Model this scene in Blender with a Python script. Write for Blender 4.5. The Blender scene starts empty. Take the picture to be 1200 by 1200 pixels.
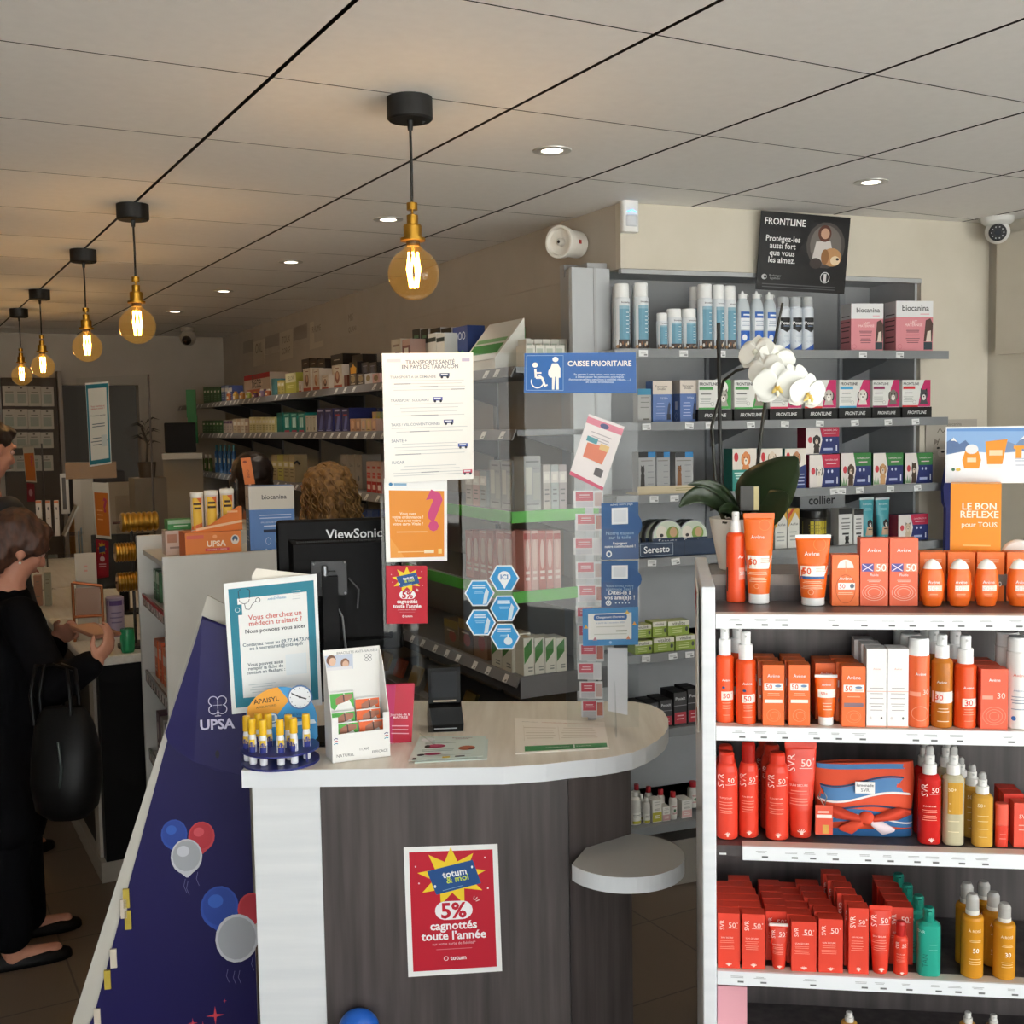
import bpy, math, random
from mathutils import Matrix, Vector
random.seed(7)
C = bpy.context.scene.collection
SC = bpy.context.scene
R = math.radians
# ------------------------------------------------------------------ camera
H, FPX = 1.72, 1340.0
YAW, PITCH, ROLL = R(28.85), R(4.312), .0176
_f = Vector((math.sin(YAW)*math.cos(PITCH), math.cos(YAW)*math.cos(PITCH), -math.sin(PITCH)))
_r = Vector((math.cos(YAW), -math.sin(YAW), 0))
_u = _r.cross(_f)
_x = _r*math.cos(ROLL) - _u*math.sin(ROLL)
_y = _u*math.cos(ROLL) + _r*math.sin(ROLL)
EYE = Vector((0, 0, H))
cd = bpy.data.cameras.new('camera'); cam = bpy.data.objects.new('camera', cd); C.objects.link(cam)
cd.sensor_width = 36; cd.lens = FPX/1200*36; cd.clip_start = .02
mw = Matrix((_x, _y, -_f)).transposed().to_4x4(); mw.translation = EYE; cam.matrix_world = mw
SC.camera = cam
def ray(px, py): return _f + _x*((px-600)/FPX) + _y*((600-py)/FPX)
def at(px, py, D): return EYE + ray(px, py)*D
def atz(px, py, z):
    d = ray(px, py); return EYE + d*((z-H)/d.z)
# ------------------------------------------------------------------ world, daylight, exposure
SC.view_settings.view_transform = 'Standard'; SC.view_settings.look = 'None'
SC.view_settings.exposure = -.12; SC.view_settings.gamma = 1; SC.view_settings.use_curve_mapping = False
wd = bpy.data.worlds.new('sky'); SC.world = wd; wd.use_nodes = True
bg = wd.node_tree.nodes['Background']; bg.inputs[0].default_value = (.74, .86, 1, 1); bg.inputs[1].default_value = 1.6
def light(name, kind, loc, energy, color=(1, 1, 1), aim=None, **kw):
    l = bpy.data.lights.new(name, kind); l.energy = energy; l.color = color
    for k, v in kw.items(): setattr(l, k, v)
    o = bpy.data.objects.new(name, l); C.objects.link(o); o.location = loc
    if aim is not None: o.rotation_euler = (Vector(aim)-Vector(loc)).to_track_quat('-Z', 'Y').to_euler()
    return o
light('sun', 'SUN', (4, 6, 9), 46, (1, .985, .96), aim=(-.5, 0, 2.4), angle=R(.6))
light('shop_front_fill', 'AREA', (1.6, -2.6, 3.0), 80, (.88, .94, 1), aim=(1.9, 2.6, .7), shape='RECTANGLE', size=6.0, size_y=1.5)  # area lamp added outside the glazing to reinforce the sky's daylight
SC.cycles.transparent_max_bounces = 24
SC.cycles.max_bounces = 8
SC.cycles.sample_clamp_indirect = 6
# ------------------------------------------------------------------ materials
def lin(h):
    h = h.lstrip('#'); o = []
    for i in (0, 2, 4):
        c = int(h[i:i+2], 16)/255; o.append(c/12.92 if c <= .04045 else ((c+.055)/1.055)**2.4)
    return (*o, 1)
_mats = {}
def M(col, rough=.5, metal=0, emit=0, trans=0, ior=1.45, spec=.5):
    if not isinstance(col, str): return col
    k = (col, rough, metal, emit, trans, ior, spec)
    if k in _mats: return _mats[k]
    m = bpy.data.materials.new('m_'+col.lstrip('#')); m.use_nodes = True
    b = m.node_tree.nodes['Principled BSDF']; b.inputs['Base Color'].default_value = lin(col)
    b.inputs['Roughness'].default_value = rough; b.inputs['Metallic'].default_value = metal
    b.inputs['Specular IOR Level'].default_value = spec
    b.inputs['IOR'].default_value = ior; b.inputs['Transmission Weight'].default_value = trans
    if emit: b.inputs['Emission Color'].default_value = lin(col); b.inputs['Emission Strength'].default_value = emit
    m.diffuse_color = lin(col); _mats[k] = m; return m
def noisy(name, c1, c2, scale, rough=.5, stretch=(1, 1, 1), bump=0, detail=4, spec=.5):
    """two-colour noise; stretch draws it out into a grain"""
    m = bpy.data.materials.new(name); m.use_nodes = True; n = m.node_tree.nodes; l = m.node_tree.links
    b = n['Principled BSDF']; b.inputs['Roughness'].default_value = rough; b.inputs['Specular IOR Level'].default_value = spec
    tc = n.new('ShaderNodeTexCoord'); mp = n.new('ShaderNodeMapping'); mp.inputs['Scale'].default_value = stretch
    no = n.new('ShaderNodeTexNoise'); no.inputs['Scale'].default_value = scale; no.inputs['Detail'].default_value = detail
    rp = n.new('ShaderNodeValToRGB'); rp.color_ramp.elements[0].color = lin(c1); rp.color_ramp.elements[1].color = lin(c2)
    rp.color_ramp.elements[0].position = .3; rp.color_ramp.elements[1].position = .7
    l.new(tc.outputs['Object'], mp.inputs[0]); l.new(mp.outputs[0], no.inputs[0]); l.new(no.outputs[0], rp.inputs[0])
    l.new(rp.outputs[0], b.inputs['Base Color'])
    if bump:
        bp = n.new('ShaderNodeBump'); bp.inputs['Strength'].default_value = bump; bp.inputs['Distance'].default_value = .004
        l.new(no.outputs[0], bp.inputs['Height']); l.new(bp.outputs[0], b.inputs['Normal'])
    return m
def clear(name, tint=(.97, .98, .98, 1), ior=1.45, rough=.015, glow=None):
    m = bpy.data.materials.new(name); m.use_nodes = True; n = m.node_tree.nodes; l = m.node_tree.links; n.clear()
    o = n.new('ShaderNodeOutputMaterial'); t = n.new('ShaderNodeBsdfTransparent'); g = n.new('ShaderNodeBsdfGlossy')
    fr = n.new('ShaderNodeFresnel'); mx = n.new('ShaderNodeMixShader')
    t.inputs[0].default_value = tint; g.inputs['Roughness'].default_value = rough; fr.inputs[0].default_value = ior
    ge = n.new('ShaderNodeNewGeometry'); mt = n.new('ShaderNodeMath'); mt.operation = 'SUBTRACT'; mt.use_clamp = True; l.new(fr.outputs[0], mt.inputs[0]); l.new(ge.outputs['Backfacing'], mt.inputs[1]); l.new(mt.outputs[0], mx.inputs[0]); l.new(t.outputs[0], mx.inputs[1]); l.new(g.outputs[0], mx.inputs[2])
    if glow:
        em = n.new('ShaderNodeEmission'); em.inputs[0].default_value = glow[:3]+(1,); em.inputs[1].default_value = glow[3]; ad = n.new('ShaderNodeAddShader'); l.new(mx.outputs[0], ad.inputs[0]); l.new(em.outputs[0], ad.inputs[1]); l.new(ad.outputs[0], o.inputs[0])
    else: l.new(mx.outputs[0], o.inputs[0])
    return m
WOOD = noisy('dark_wood', '#3a3434', '#58504f', 3.0, .45, (14, 14, .7), .15)
WHITEWOOD = noisy('white_ash', '#dcdfe2', '#e6e8ea', 3.0, .4, (.8, 14, 14), .06)
TOPWOOD = noisy('pale_ash', '#d9d2c4', '#e9e4d9', 3.0, .35, (14, 1, 14), .03)
PLEXI = clear('plexi')
FOIL = clear('thin_film', (.93, .94, .96, 1), 1.35, .12)
BLACK, WHITE = M('#0c0c0d', .5), M('#f2f2ef', .45)
# ------------------------------------------------------------------ mesh builder
_tx = {}
def glyphs(s, bold):
    k = (s, bold)
    if k not in _tx:
        cu = bpy.data.curves.new('t', 'FONT'); cu.body = s; cu.resolution_u = 2; cu.offset = bold; cu.space_line = .85; cu.align_x = 'CENTER'
        ob = bpy.data.objects.new('t', cu); C.objects.link(ob); me = bpy.data.meshes.new_from_object(ob)
        v = [(p.co.x, p.co.y) for p in me.vertices]; f = [tuple(p.vertices) for p in me.polygons]
        bpy.data.objects.remove(ob); bpy.data.curves.remove(cu); bpy.data.meshes.remove(me)
        xs = [p[0] for p in v] or [0]; ys = [p[1] for p in v] or [0]
        cx, cy = (min(xs)+max(xs))/2, (min(ys)+max(ys))/2
        _tx[k] = ([(a-cx, b-cy) for a, b in v], f, max(max(xs)-min(xs), 1e-6), max(max(ys)-min(ys), 1e-6))
    return _tx[k]
class MB:
    def __init__(s): s.v = []; s.f = []; s.m = []; s.ms = []; s.sm = []; s.T = Matrix.Identity(4)
    def add(s, vs, fs, m, smooth=False):
        m = M(m)
        if m not in s.ms: s.ms.append(m)
        i = s.ms.index(m); b = len(s.v)
        s.v += [tuple(s.T @ Vector(p)) for p in vs]
        for f in fs: s.f.append([b+j for j in f]); s.m.append(i); s.sm.append(smooth)
        return s
    def box(s, x0, y0, z0, x1, y1, z1, m):
        v = [(x, y, z) for z in (z0, z1) for y in (y0, y1) for x in (x0, x1)]
        return s.add(v, [(0, 2, 3, 1), (4, 5, 7, 6), (0, 1, 5, 4), (2, 6, 7, 3), (0, 4, 6, 2), (1, 3, 7, 5)], m)
    def bbox(s, x0, y0, z0, x1, y1, z1, m, b=.003):
        """box with chamfered vertical and horizontal edges"""
        P = lambda e, z: [(x0+e, y0+b, z), (x0+b, y0+e, z), (x0+b, y1-e, z), (x0+e, y1-b, z)]
        def ring(i, z):
            i0, i1 = i, b+i
            return [(x0+i1, y0+i0, z), (x1-i1, y0+i0, z), (x1-i0, y0+i1, z), (x1-i0, y1-i1, z), (x1-i1, y1-i0, z), (x0+i1, y1-i0, z), (x0+i0, y1-i1, z), (x0+i0, y0+i1, z)]
        return s.loft([ring(b, z0), ring(0, z0+b), ring(0, z1-b), ring(b, z1)], m, smooth=False)
    def loft(s, rings, m, smooth=True, caps=True, closed=True):
        n = len(rings[0]); vs = [p for r in rings for p in r]; fs = []
        for i in range(len(rings)-1):
            for j in range(n if closed else n-1):
                k = (j+1) % n; fs.append((i*n+j, i*n+k, (i+1)*n+k, (i+1)*n+j))
        s.add(vs, fs, m, smooth)
        if caps: s.add(rings[0], [tuple(range(n))[::-1]], m); s.add(rings[-1], [tuple(range(n))], m)
        return s
    def poly(s, pts, m): return s.add(pts, [tuple(range(len(pts)))], m)
    def prism(s, pts, z0, z1, m, mside=None):
        n = len(pts); lo = [(x, y, z0) for x, y in pts]; hi = [(x, y, z1) for x, y in pts]
        s.add(lo, [tuple(range(n))[::-1]], m); s.add(hi, [tuple(range(n))], m)
        return s.loft([lo, hi], mside or m, smooth=False, caps=False)
    def solid(s, secs, m, seg=20):
        """superellipse sections (z, half width, half depth, exponent[, material])"""
        def ring(q):
            z, a, b, n = q[:4]; o = []
            for j in range(seg):
                t = 2*math.pi*j/seg; c, d = math.cos(t), math.sin(t)
                o.append((a*math.copysign(abs(c)**(2/n), c), b*math.copysign(abs(d)**(2/n), d), z))
            return o
        rs = [ring(q) for q in secs]
        for i in range(len(secs)-1): s.loft(rs[i:i+2], secs[i][4] if len(secs[i]) > 4 else m, caps=False)
        s.add(rs[0], [tuple(range(seg))[::-1]], secs[0][4] if len(secs[0]) > 4 else m)
        s.add(rs[-1], [tuple(range(seg))], secs[-1][4] if len(secs[-1]) > 4 else m)
        return s
    def lathe(s, prof, m, seg=20, c=(0, 0, 0)):
        T = s.T.copy(); s.T = s.T @ Matrix.Translation(c); s.solid([(z, max(r, 1e-5), max(r, 1e-5), 2) for r, z in prof], m, seg); s.T = T; return s
    def tube(s, pts, r, m, seg=8, caps=True):
        pts = [Vector(p) for p in pts]; rs = r if isinstance(r, (list, tuple)) else [r]*len(pts); rings = []
        up = None
        for i, p in enumerate(pts):
            d = (pts[min(i+1, len(pts)-1)]-pts[max(i-1, 0)]).normalized()
            if up is None:
                up = Vector((0, 0, 1)) if abs(d.z) < .9 else Vector((1, 0, 0))
            a = d.cross(up).normalized(); b = a.cross(d).normalized(); up = b
            rings.append([tuple(p+(a*math.cos(2*math.pi*j/seg)+b*math.sin(2*math.pi*j/seg))*rs[i]) for j in range(seg)])
        return s.loft(rings, m, caps=caps)
    def sphere(s, c, r, m, seg=20, n=12):
        r = r if isinstance(r, (tuple, list)) else (r, r, r); rings = []
        for i in range(n+1):
            t = math.pi*i/n; q = max(math.sin(t), 1e-3)
            rings.append([(c[0]+r[0]*q*math.cos(2*math.pi*j/seg), c[1]+r[1]*q*math.sin(2*math.pi*j/seg), c[2]-r[2]*math.cos(t)) for j in range(seg)])
        return s.loft(rings, m)
    def ob(s, name, parent=None, loc=(0, 0, 0), rz=0):
        me = bpy.data.meshes.new(name); me.from_pydata(s.v, [], s.f)
        for m in s.ms: me.materials.append(m)
        me.polygons.foreach_set('material_index', s.m); me.polygons.foreach_set('use_smooth', s.sm); me.update()
        o = bpy.data.objects.new(name, me); C.objects.link(o); o.location = loc; o.rotation_euler = (0, 0, rz)
        if parent is not None: o.parent = parent
        return o
class Pad:
    """printing on a front surface: S(x, z, off) gives the point; fx, fz map the drawing's own units to metres"""
    def __init__(s, mb, S, fx=lambda x: x, fz=lambda z: z, curved=False): s.mb, s.S, s.fx, s.fz, s.cv = mb, S, fx, fz, curved; s.o = .0004
    def _up(s): s.o += .00004; return s.o
    def r(s, x0, z0, x1, z1, m):
        n = 6 if s.cv else 1; o = s._up(); vs = []; fs = []
        for i in range(n+1):
            x = s.fx(x0)+(s.fx(x1)-s.fx(x0))*i/n
            vs += [s.S(x, s.fz(z0), o), s.S(x, s.fz(z1), o)]
        a, b = (0, 1) if (s.fx(x1)-s.fx(x0))*(s.fz(z1)-s.fz(z0)) > 0 else (1, 0)
        for i in range(n): fs.append((2*i+a, 2*i+2+a, 2*i+2+b, 2*i+b))
        s.mb.add(vs, fs, m); return s
    def p(s, pts, m):
        o = s._up(); q = [(s.fx(x), s.fz(z)) for x, z in pts]
        if not s.cv: s.mb.poly([s.S(x, z, o) for x, z in q], m); return s
        a, b = min(x for x, z in q), max(x for x, z in q); n = max(2, min(8, int((b-a)/.004)))   # cut into upright strips that follow the curve
        def half(P, c, sg):
            out = []
            for i in range(len(P)):
                A, B = P[i-1], P[i]; da, db = sg*(A[0]-c), sg*(B[0]-c)
                if da*db < 0: t = da/(da-db); out.append((c, A[1]+(B[1]-A[1])*t))
                if db >= 0: out.append(B)
            return out
        for i in range(n):
            P = half(half(q, a+(b-a)*i/n, 1), a+(b-a)*(i+1)/n, -1)
            if len(P) > 2: s.mb.poly([s.S(x, z, o) for x, z in P], m)
        return s
    def e(s, x, z, rx, rz, m, seg=18):
        if s.cv: return s.p([(x+rx*math.cos(2*math.pi*j/seg), z+rz*math.sin(2*math.pi*j/seg)) for j in range(seg)], m)
        o = s._up(); cx, cz = s.fx(x), s.fz(z); ax, az = abs(s.fx(x+rx)-cx), abs(s.fz(z+rz)-cz)
        s.mb.poly([s.S(cx+ax*math.cos(2*math.pi*j/seg), cz+az*math.sin(2*math.pi*j/seg), o) for j in range(seg)], m); return s
    def line(s, pts, w, m):
        """strokes of width w metres through points"""
        o = s._up(); q = [Vector((s.fx(x), s.fz(z))) for x, z in pts]
        for a, b in zip(q, q[1:]):
            d = (b-a); n = Vector((-d.y, d.x)).normalized()*w/2
            s.mb.poly([s.S(*(a-n), o), s.S(*(b-n), o), s.S(*(b+n), o), s.S(*(a+n), o)], m)
        return s
    def ring(s, x, z, rx, w, m, seg=20, a0=0, a1=360, rz=None):
        cx, cz = s.fx(x), s.fz(z); ax = abs(s.fx(x+rx)-cx); az = ax if rz is None else abs(s.fz(z+rz)-cz); o = s._up()
        for j in range(seg):
            t0, t1 = R(a0+(a1-a0)*j/seg), R(a0+(a1-a0)*(j+1)/seg)
            s.mb.poly([s.S(cx+k*math.cos(t)*ax+math.cos(t)*e, cz+k*math.sin(t)*az+math.sin(t)*e, o) for t, k, e in ((t0, 1, -w/2), (t0, 1, w/2), (t1, 1, w/2), (t1, 1, -w/2))], m)
        return s
    def t(s, txt, x, z, size, m, bold=0, w=None, rot=0, al='C', sl=0):
        v, f, tw, th = glyphs(txt, bold); o = s._up()+.0002
        k = abs(s.fz(z+size)-s.fz(z)); kx = k
        if w is not None: k = kx = abs(s.fx(x+w)-s.fx(x))/tw
        dx = {'C': 0, 'L': tw/2*kx, 'R': -tw/2*kx}[al]; c, d = math.cos(rot), math.sin(rot); cx, cz = s.fx(x), s.fz(z); vs = []
        for a, b in v:
            X, Z = a*kx+dx+sl*b*k, b*k
            vs.append(s.S(cx+X*c-Z*d, cz+X*d+Z*c, o))
        s.mb.add(vs, f, m); return s
    def lines(s, x0, x1, zs, h, m, jag=.25):
        """rows of print too small to read"""
        for z in zs:
            e = (x1-x0)*jag*random.random(); s.r(x0+e*.5, z-h/2, x1-e*.5, z+h/2, m)
        return s
def flat(y=0): return lambda x, z, o: Vector((x, y-o, z))
def surf(secs):
    def S(x, z, o):
        i = 0
        while i < len(secs)-2 and z > secs[i+1][0]: i += 1
        a, b = secs[i], secs[i+1]; t = 0 if b[0] == a[0] else max(0, min(1, (z-a[0])/(b[0]-a[0])))
        A, B, n = [a[j]+(b[j]-a[j])*t for j in (1, 2, 3)]
        q = min(abs(x)/A, .995); return Vector((x*min(1, .995*A/max(abs(x), 1e-9)), -B*(1-q**n)**(1/n)-o*1.5, z))
    return S
def tag(o, label, cat, group=None):
    o['label'] = label; o['category'] = cat
    if group: o['group'] = group
    return o
def structure(o): o['kind'] = 'structure'; return o
def empty(name, loc, rz=0):
    o = bpy.data.objects.new(name, None); C.objects.link(o); o.location = loc; o.rotation_euler = (0, 0, rz); o.empty_display_size = .05; return o
def clone(root, loc, label=None, rz=None, sc=None):
    def cp(o, par):
        c = o.copy(); C.objects.link(c)
        if par is not None: c.parent = par
        for ch in [x for x in kids.get(o.name, [])]: cp(ch, c)
        return c
    kids = {}
    for x in root.children: kids.setdefault(root.name, []).append(x)
    for x in root.children:
        for y in x.children: kids.setdefault(x.name, []).append(y)
    r = cp(root, None); r.location = loc
    if label: r['label'] = label
    if rz is not None: r.rotation_euler = (0, 0, rz)
    if sc: r.scale = sc
    return r
class Fr:
    """a piece of furniture's own frame: u along its front (compass bearing az), v to its back"""
    def __init__(s, x, y, az):
        s.o = Vector((x, y, 0)); a = R(az); s.u = Vector((math.sin(a), math.cos(a), 0)); s.v = Vector((-math.cos(a), math.sin(a), 0)); s.rz = math.pi/2-a
    def w(s, u, v, z=0): return s.o+s.u*u+s.v*v+Vector((0, 0, z))
    def hit(s, px, py, v):
        d = ray(px, py); t = (s.o+s.v*v-EYE).dot(s.v)/d.dot(s.v); p = EYE+d*t; return (p-s.o).dot(s.u), p.z
    def flat(s, px, py, z):
        p = atz(px, py, z)-s.o; return p.dot(s.u), p.dot(s.v)
ORD = ['first', 'second', 'third', 'fourth', 'fifth', 'sixth', 'seventh', 'eighth', 'ninth', 'tenth', 'eleventh', 'twelfth', 'thirteenth', 'fourteenth']
# ================================================================== SETTING
def S_ob(mb, name, parent=None, **k): return structure(mb.ob(name, parent, **k))
CEIL = 2.5
W0, W1 = Vector((2.33, 3.40, 0)), Vector((3.96, 3.16, 0))
FLOORM = bpy.data.materials.new('floor_tile'); FLOORM.use_nodes = True
_n, _l = FLOORM.node_tree.nodes, FLOORM.node_tree.links
_tc = _n.new('ShaderNodeTexCoord'); _br = _n.new('ShaderNodeTexBrick'); _b = _n['Principled BSDF']
_br.offset = 0; _br.inputs['Color1'].default_value = lin('#6b5c4e'); _br.inputs['Color2'].default_value = lin('#635548'); _br.inputs['Mortar'].default_value = lin('#3d342c')
_br.inputs['Scale'].default_value = 1; _br.inputs['Mortar Size'].default_value = .003; _br.inputs['Brick Width'].default_value = .45; _br.inputs['Row Height'].default_value = .45
_l.new(_tc.outputs['Object'], _br.inputs[0]); _l.new(_br.outputs[0], _b.inputs['Base Color']); _b.inputs['Roughness'].default_value = .38
S_ob(MB().box(-3, -1.3, -.05, 4.6, 13, 0, FLOORM), 'floor')
# suspended ceiling: square tiles with black shadow gaps along the room and hairline joints across it
TILE = noisy('ceiling_tile', '#efedea', '#f3f1ee', 30, .75, (1, 1, 1), .03)
mb = MB(); mb.box(-3, -1.3, CEIL+.018, 4.6, 13, CEIL+.06, '#0d0d0d')
xs = [.803+.605*k for k in range(-7, 8)]; ys = [1.927+.6*k for k in range(-6, 20)]
for i in range(len(xs)-1):
    for j in range(len(ys)-1):
        a, b, c, d = max(xs[i]+.0055, -3), ys[j]+.0025, min(xs[i+1]-.0055, 4.6), ys[j+1]-.0025
        if c > a: mb.prism([(a, b), (c, b), (c, d), (a, d)], CEIL, CEIL+.02, TILE, '#141414')
S_ob(mb, 'ceiling')
CREAM = noisy('cream_paint', '#cbc4b4', '#d1cabb', 6, .8); GREIGE = noisy('greige_paint', '#b2a99b', '#b8afa2', 6, .8)
GREY = noisy('grey_shelf_paint', '#a9abad', '#b0b2b4', 8, .6)
def wallseg(a, b, z0, z1, m, th=.1):
    a, b = Vector(a), Vector(b); d = (b-a).normalized(); n = Vector((-d.y, d.x, 0))*th
    mb = MB(); mb.prism([(a.x, a.y), (b.x, b.y), (b.x+n.x, b.y+n.y), (a.x+n.x, a.y+n.y)], z0, z1, m); return mb
# back wall behind the long shelves, running off to the far end
NZ = 2.27
BF0 = Vector((2.33, 3.40, 0)); BFAR = Vector((2.54, 9.6, 0))
mb = wallseg((2.56, 9.65, 0), (2.335, 3.42, 0), NZ+.001, 2.499, GREIGE)
q = wallseg((2.56, 9.65, 0), (2.347, 3.74, 0), 0, NZ, GREIGE); mb.add(q.v, q.f, GREIGE); S_ob(mb, 'wall_back')
# far wall with a wide doorway
mb = MB()
mb.box(-3, 9.6, 0, 1.25, 9.72, 2.499, GREIGE); mb.box(1.25, 9.6, 2.1, 2.8, 9.72, 2.499, GREIGE); mb.box(1.86, 9.6, 0, 2.8, 9.72, 2.1, GREIGE)
S_ob(mb, 'wall_far')
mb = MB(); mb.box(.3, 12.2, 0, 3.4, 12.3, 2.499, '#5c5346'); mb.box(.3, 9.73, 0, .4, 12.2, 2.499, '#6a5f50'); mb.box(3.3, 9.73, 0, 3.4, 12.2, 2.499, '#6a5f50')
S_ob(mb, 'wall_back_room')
S_ob(MB().box(-3.1, -1.3, 0, -3, 9.6, 2.499, GREIGE), 'wall_left')
# pet-care wall: a beam over a shallow recess
PF = Fr(2.33, 3.40, 98.4); PW = 1.648
def pbox(mb, u0, v0, z0, u1, v1, z1, m):
    pts = [PF.w(u, v) for u, v in ((u0, v0), (u1, v0), (u1, v1), (u0, v1))]
    return mb.prism([(p.x, p.y) for p in pts], z0, z1, m)
NU0, NU1, NZ = -.085, 1.31, 2.27
mb = MB()
pbox(mb, .0, 0, NZ, PW, .1, 2.499, CREAM)
pbox(mb, NU1, 0, 0, PW, .1, NZ, CREAM)
S_ob(mb, 'wall_right_end')
mb = MB()
pbox(mb, NU0-.005, .30, 0, NU1+.02, .34, NZ+.05, GREY); pbox(mb, NU0-.012, .02, 0, NU0-.002, .30, NZ, GREY); pbox(mb, NU1-.012, .02, 0, NU1-.001, .30, NZ, GREY); pbox(mb, NU0, .1, NZ, NU1, .30, NZ+.03, GREY)
pbox(mb, .0, -.004, NZ-.018, NU1, .02, NZ-.002, GREY)
S_ob(mb, 'trim_2')
# right wall and the boxed-in duct on it
e = Vector((4.25, -1.2, 0))
S_ob(wallseg((3.975, 3.2, 0), e, 0, 2.499, CREAM), 'wall_right')
mb = MB(); mb.prism([(3.93, 3.10), (4.1, 3.10), (4.22, -.2), (3.93, -.2)], 1.97, 2.44, CREAM); S_ob(mb, 'trim_3')
# shop front behind the camera: glazing in a dark frame, then the street
mb = MB()
mb.box(-3, -1.2, 0, 4.5, -1.12, .12, '#4a4a4a'); mb.box(-3, -1.2, 2.42, 4.5, -1.12, 2.499, '#4a4a4a')
for x in (-3, -1.2, .35, 1.9, 3.2, 4.4): mb.box(x, -1.2, .12, x+.07, -1.12, 2.42, '#4a4a4a')
fr = S_ob(mb, 'window_1')
g = MB().box(-2.95, -1.165, .12, 4.45, -1.157, 2.42, PLEXI).ob('pane', fr)
S_ob(MB().box(-14, -16, -.12, 18, -1.3, -.02, noisy('pavement', '#dad7d0', '#e4e1da', 4, .8)), 'ground')
mb = MB(); mb.box(-14, -16.3, -.1, 18, -16, 7, '#b4b4b3')
for k in range(9):
    if k > 3: mb.box(-12.5+3.2*k, -16.01, .4, -10.9+3.2*k, -15.97, 2.6, '#39424c')
    mb.box(-12.3+3.2*k, -16.01, 3.6, -11.1+3.2*k, -15.97, 5.4, '#4a5663')
S_ob(mb, 'facade')
# ------------------------------------------------------------------ lamps
BRASS = M('#b98a36', .32, 1); AMBER = clear('amber_glass', (1, .86, .58, 1), 1.45, .02, (1, .52, .12, .09))  # faint emission in the bulb glass imitates the filament's halo
FILA = M('#ffbe5c', .5, 0, 40)
PZ = {}
def pendant(x, y, label):
    r = empty('pendant_lamp', (x, y, CEIL)); tag(r, label, 'lamp', 'filament pendants over the counters')
    m = MB(); m.lathe([(.0, -.053), (.05, -.053), (.054, -.049), (.054, 0), (0, 0)], M('#141414', .6), 32); m.lathe([(.006, -.075), (.008, -.053)], '#141414', 12); m.box(.028, -.012, -.058, .034, -.006, -.053, '#141414'); m.ob('ceiling_rose', r)
    m = MB(); m.tube([(0, 0, -.07), (.001, 0, -.16), (0, 0, -.255)], .0035, '#171513', 8); m.ob('cord', r)
    m = MB(); m.lathe([(.004, -.262), (.013, -.262), (.013, -.245), (.004, -.245)], BRASS, 20)
    m.lathe([(.03, -.335), (.03, -.328), (.022, -.327), (.022, -.30), (.0205, -.297), (.0135, -.296), (.0135, -.274), (.003, -.27), (.003, -.262)], BRASS, 24); m.lathe([(.016, -.347), (.016, -.335)], '#4a3a1c', 20); m.ob('lamp_socket', r)
    m = MB(); m.lathe([(.062*math.cos(R(a)), -.413+.062*math.sin(R(a))) for a in range(-88, 62, 7)]+[(.024, -.353), (.018, -.347), (.0145, -.34)], AMBER, 40); m.ob('glass_bulb', r)
    f = MB()
    for k in range(6):
        a = k*math.pi/3; f.tube([(.012*math.cos(a), .012*math.sin(a), -.362), (.015*math.cos(a+.5), .015*math.sin(a+.5), -.40), (.009*math.cos(a+1), .009*math.sin(a+1), -.445)], .0027, FILA, 6)
    f.tube([(0, 0, -.347), (0, 0, -.365)], .004, '#8b7a58', 8); f.ob('filament', r)
    light('pendant_glow', 'POINT', (0, 0, -.405), 3.2, (1, .70, .40), shadow_soft_size=.03).parent = r
for x, y, l in ((1.144, 2.545, 'black and brass globe pendant hanging alone, largest and nearest in the picture'),
                (.803, 4.12, 'globe filament pendant second nearest, first of the row receding to the left'),
                (.803, 5.21, 'globe filament pendant third nearest, in the middle of the receding row'),
                (.803, 6.73, 'globe filament pendant fourth nearest, just before the farthest one'),
                (.803, 7.78, 'globe filament pendant farthest away, at the left edge of the picture')): pendant(x, y, l)
def spot(x, y, label):
    r = empty('recessed_spotlight', (x, y, CEIL)); tag(r, label, 'ceiling spot', 'recessed ceiling spots')
    m = MB(); m.lathe([(.030, -.001), (.034, -.004), (.055, -.003), (.056, 0), (.03, 0)], M('#c9c8c4', .3, .4), 28); m.ob('trim_ring', r)
    m = MB(); m.lathe([(.0, -.002), (.03, -.0022), (.03, -.0005)], M('#fff2dc', .5, 0, 9), 24); m.ob('lens', r)
    light('spot_beam', 'SPOT', (0, 0, -.02), 10, (1, .9, .74), spot_size=R(95), spot_blend=.8, shadow_soft_size=.03).parent = r
for (px, py), l in (((647, 176), 'round ceiling spot nearest to the large pendant, right of it'), ((1021, 213), 'round ceiling spot above the black dog poster'), ((455, 257), 'round ceiling spot just left of the large brass socket'),
                    ((341, 307), 'round ceiling spot left of the large glass globe, third nearest in its row'), ((262, 341), 'small ceiling spot fourth in the row over the long shelves'), ((205, 365), 'small ceiling spot farthest away in the row over the long shelves')):
    p = atz(px, py, CEIL); spot(p.x, p.y, l)
# ================================================================== PRODUCTS
def tube_secs(w, h, d, capf=.12):
    a = w/2; z0 = h*capf
    return [(z0, a*.68, a*.68, 2), (h*.3, a*.76, a*.66, 2), (h*.6, a*.88, a*.46, 2), (h*.93, a*.985, .004, 2.6), (h*.945, a, .0018, 5), (h, a, .0014, 5)]
def carton(name, label, cat, w, h, d, col, draw=None, group=None, top=None, side=None):
    m = MB(); m.box(-w/2, -d/2, 0, w/2, d/2, h, M(col, .42))
    if top: m.box(-w/2+.001, -d/2+.001, h-.0005, w/2-.001, d/2-.001, h+.0004, M(top, .42))
    p = Pad(m, flat(-d/2), lambda x: x*w/2, lambda z: z*h)
    if draw: draw(p, w, h)
    if side:
        q = Pad(m, lambda x, z, o: Vector((-w/2-o, -x, z)), lambda x: x*d/2, lambda z: z*h); side(q, d, h)
    return tag(m.ob(name), label, cat, group)
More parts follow.
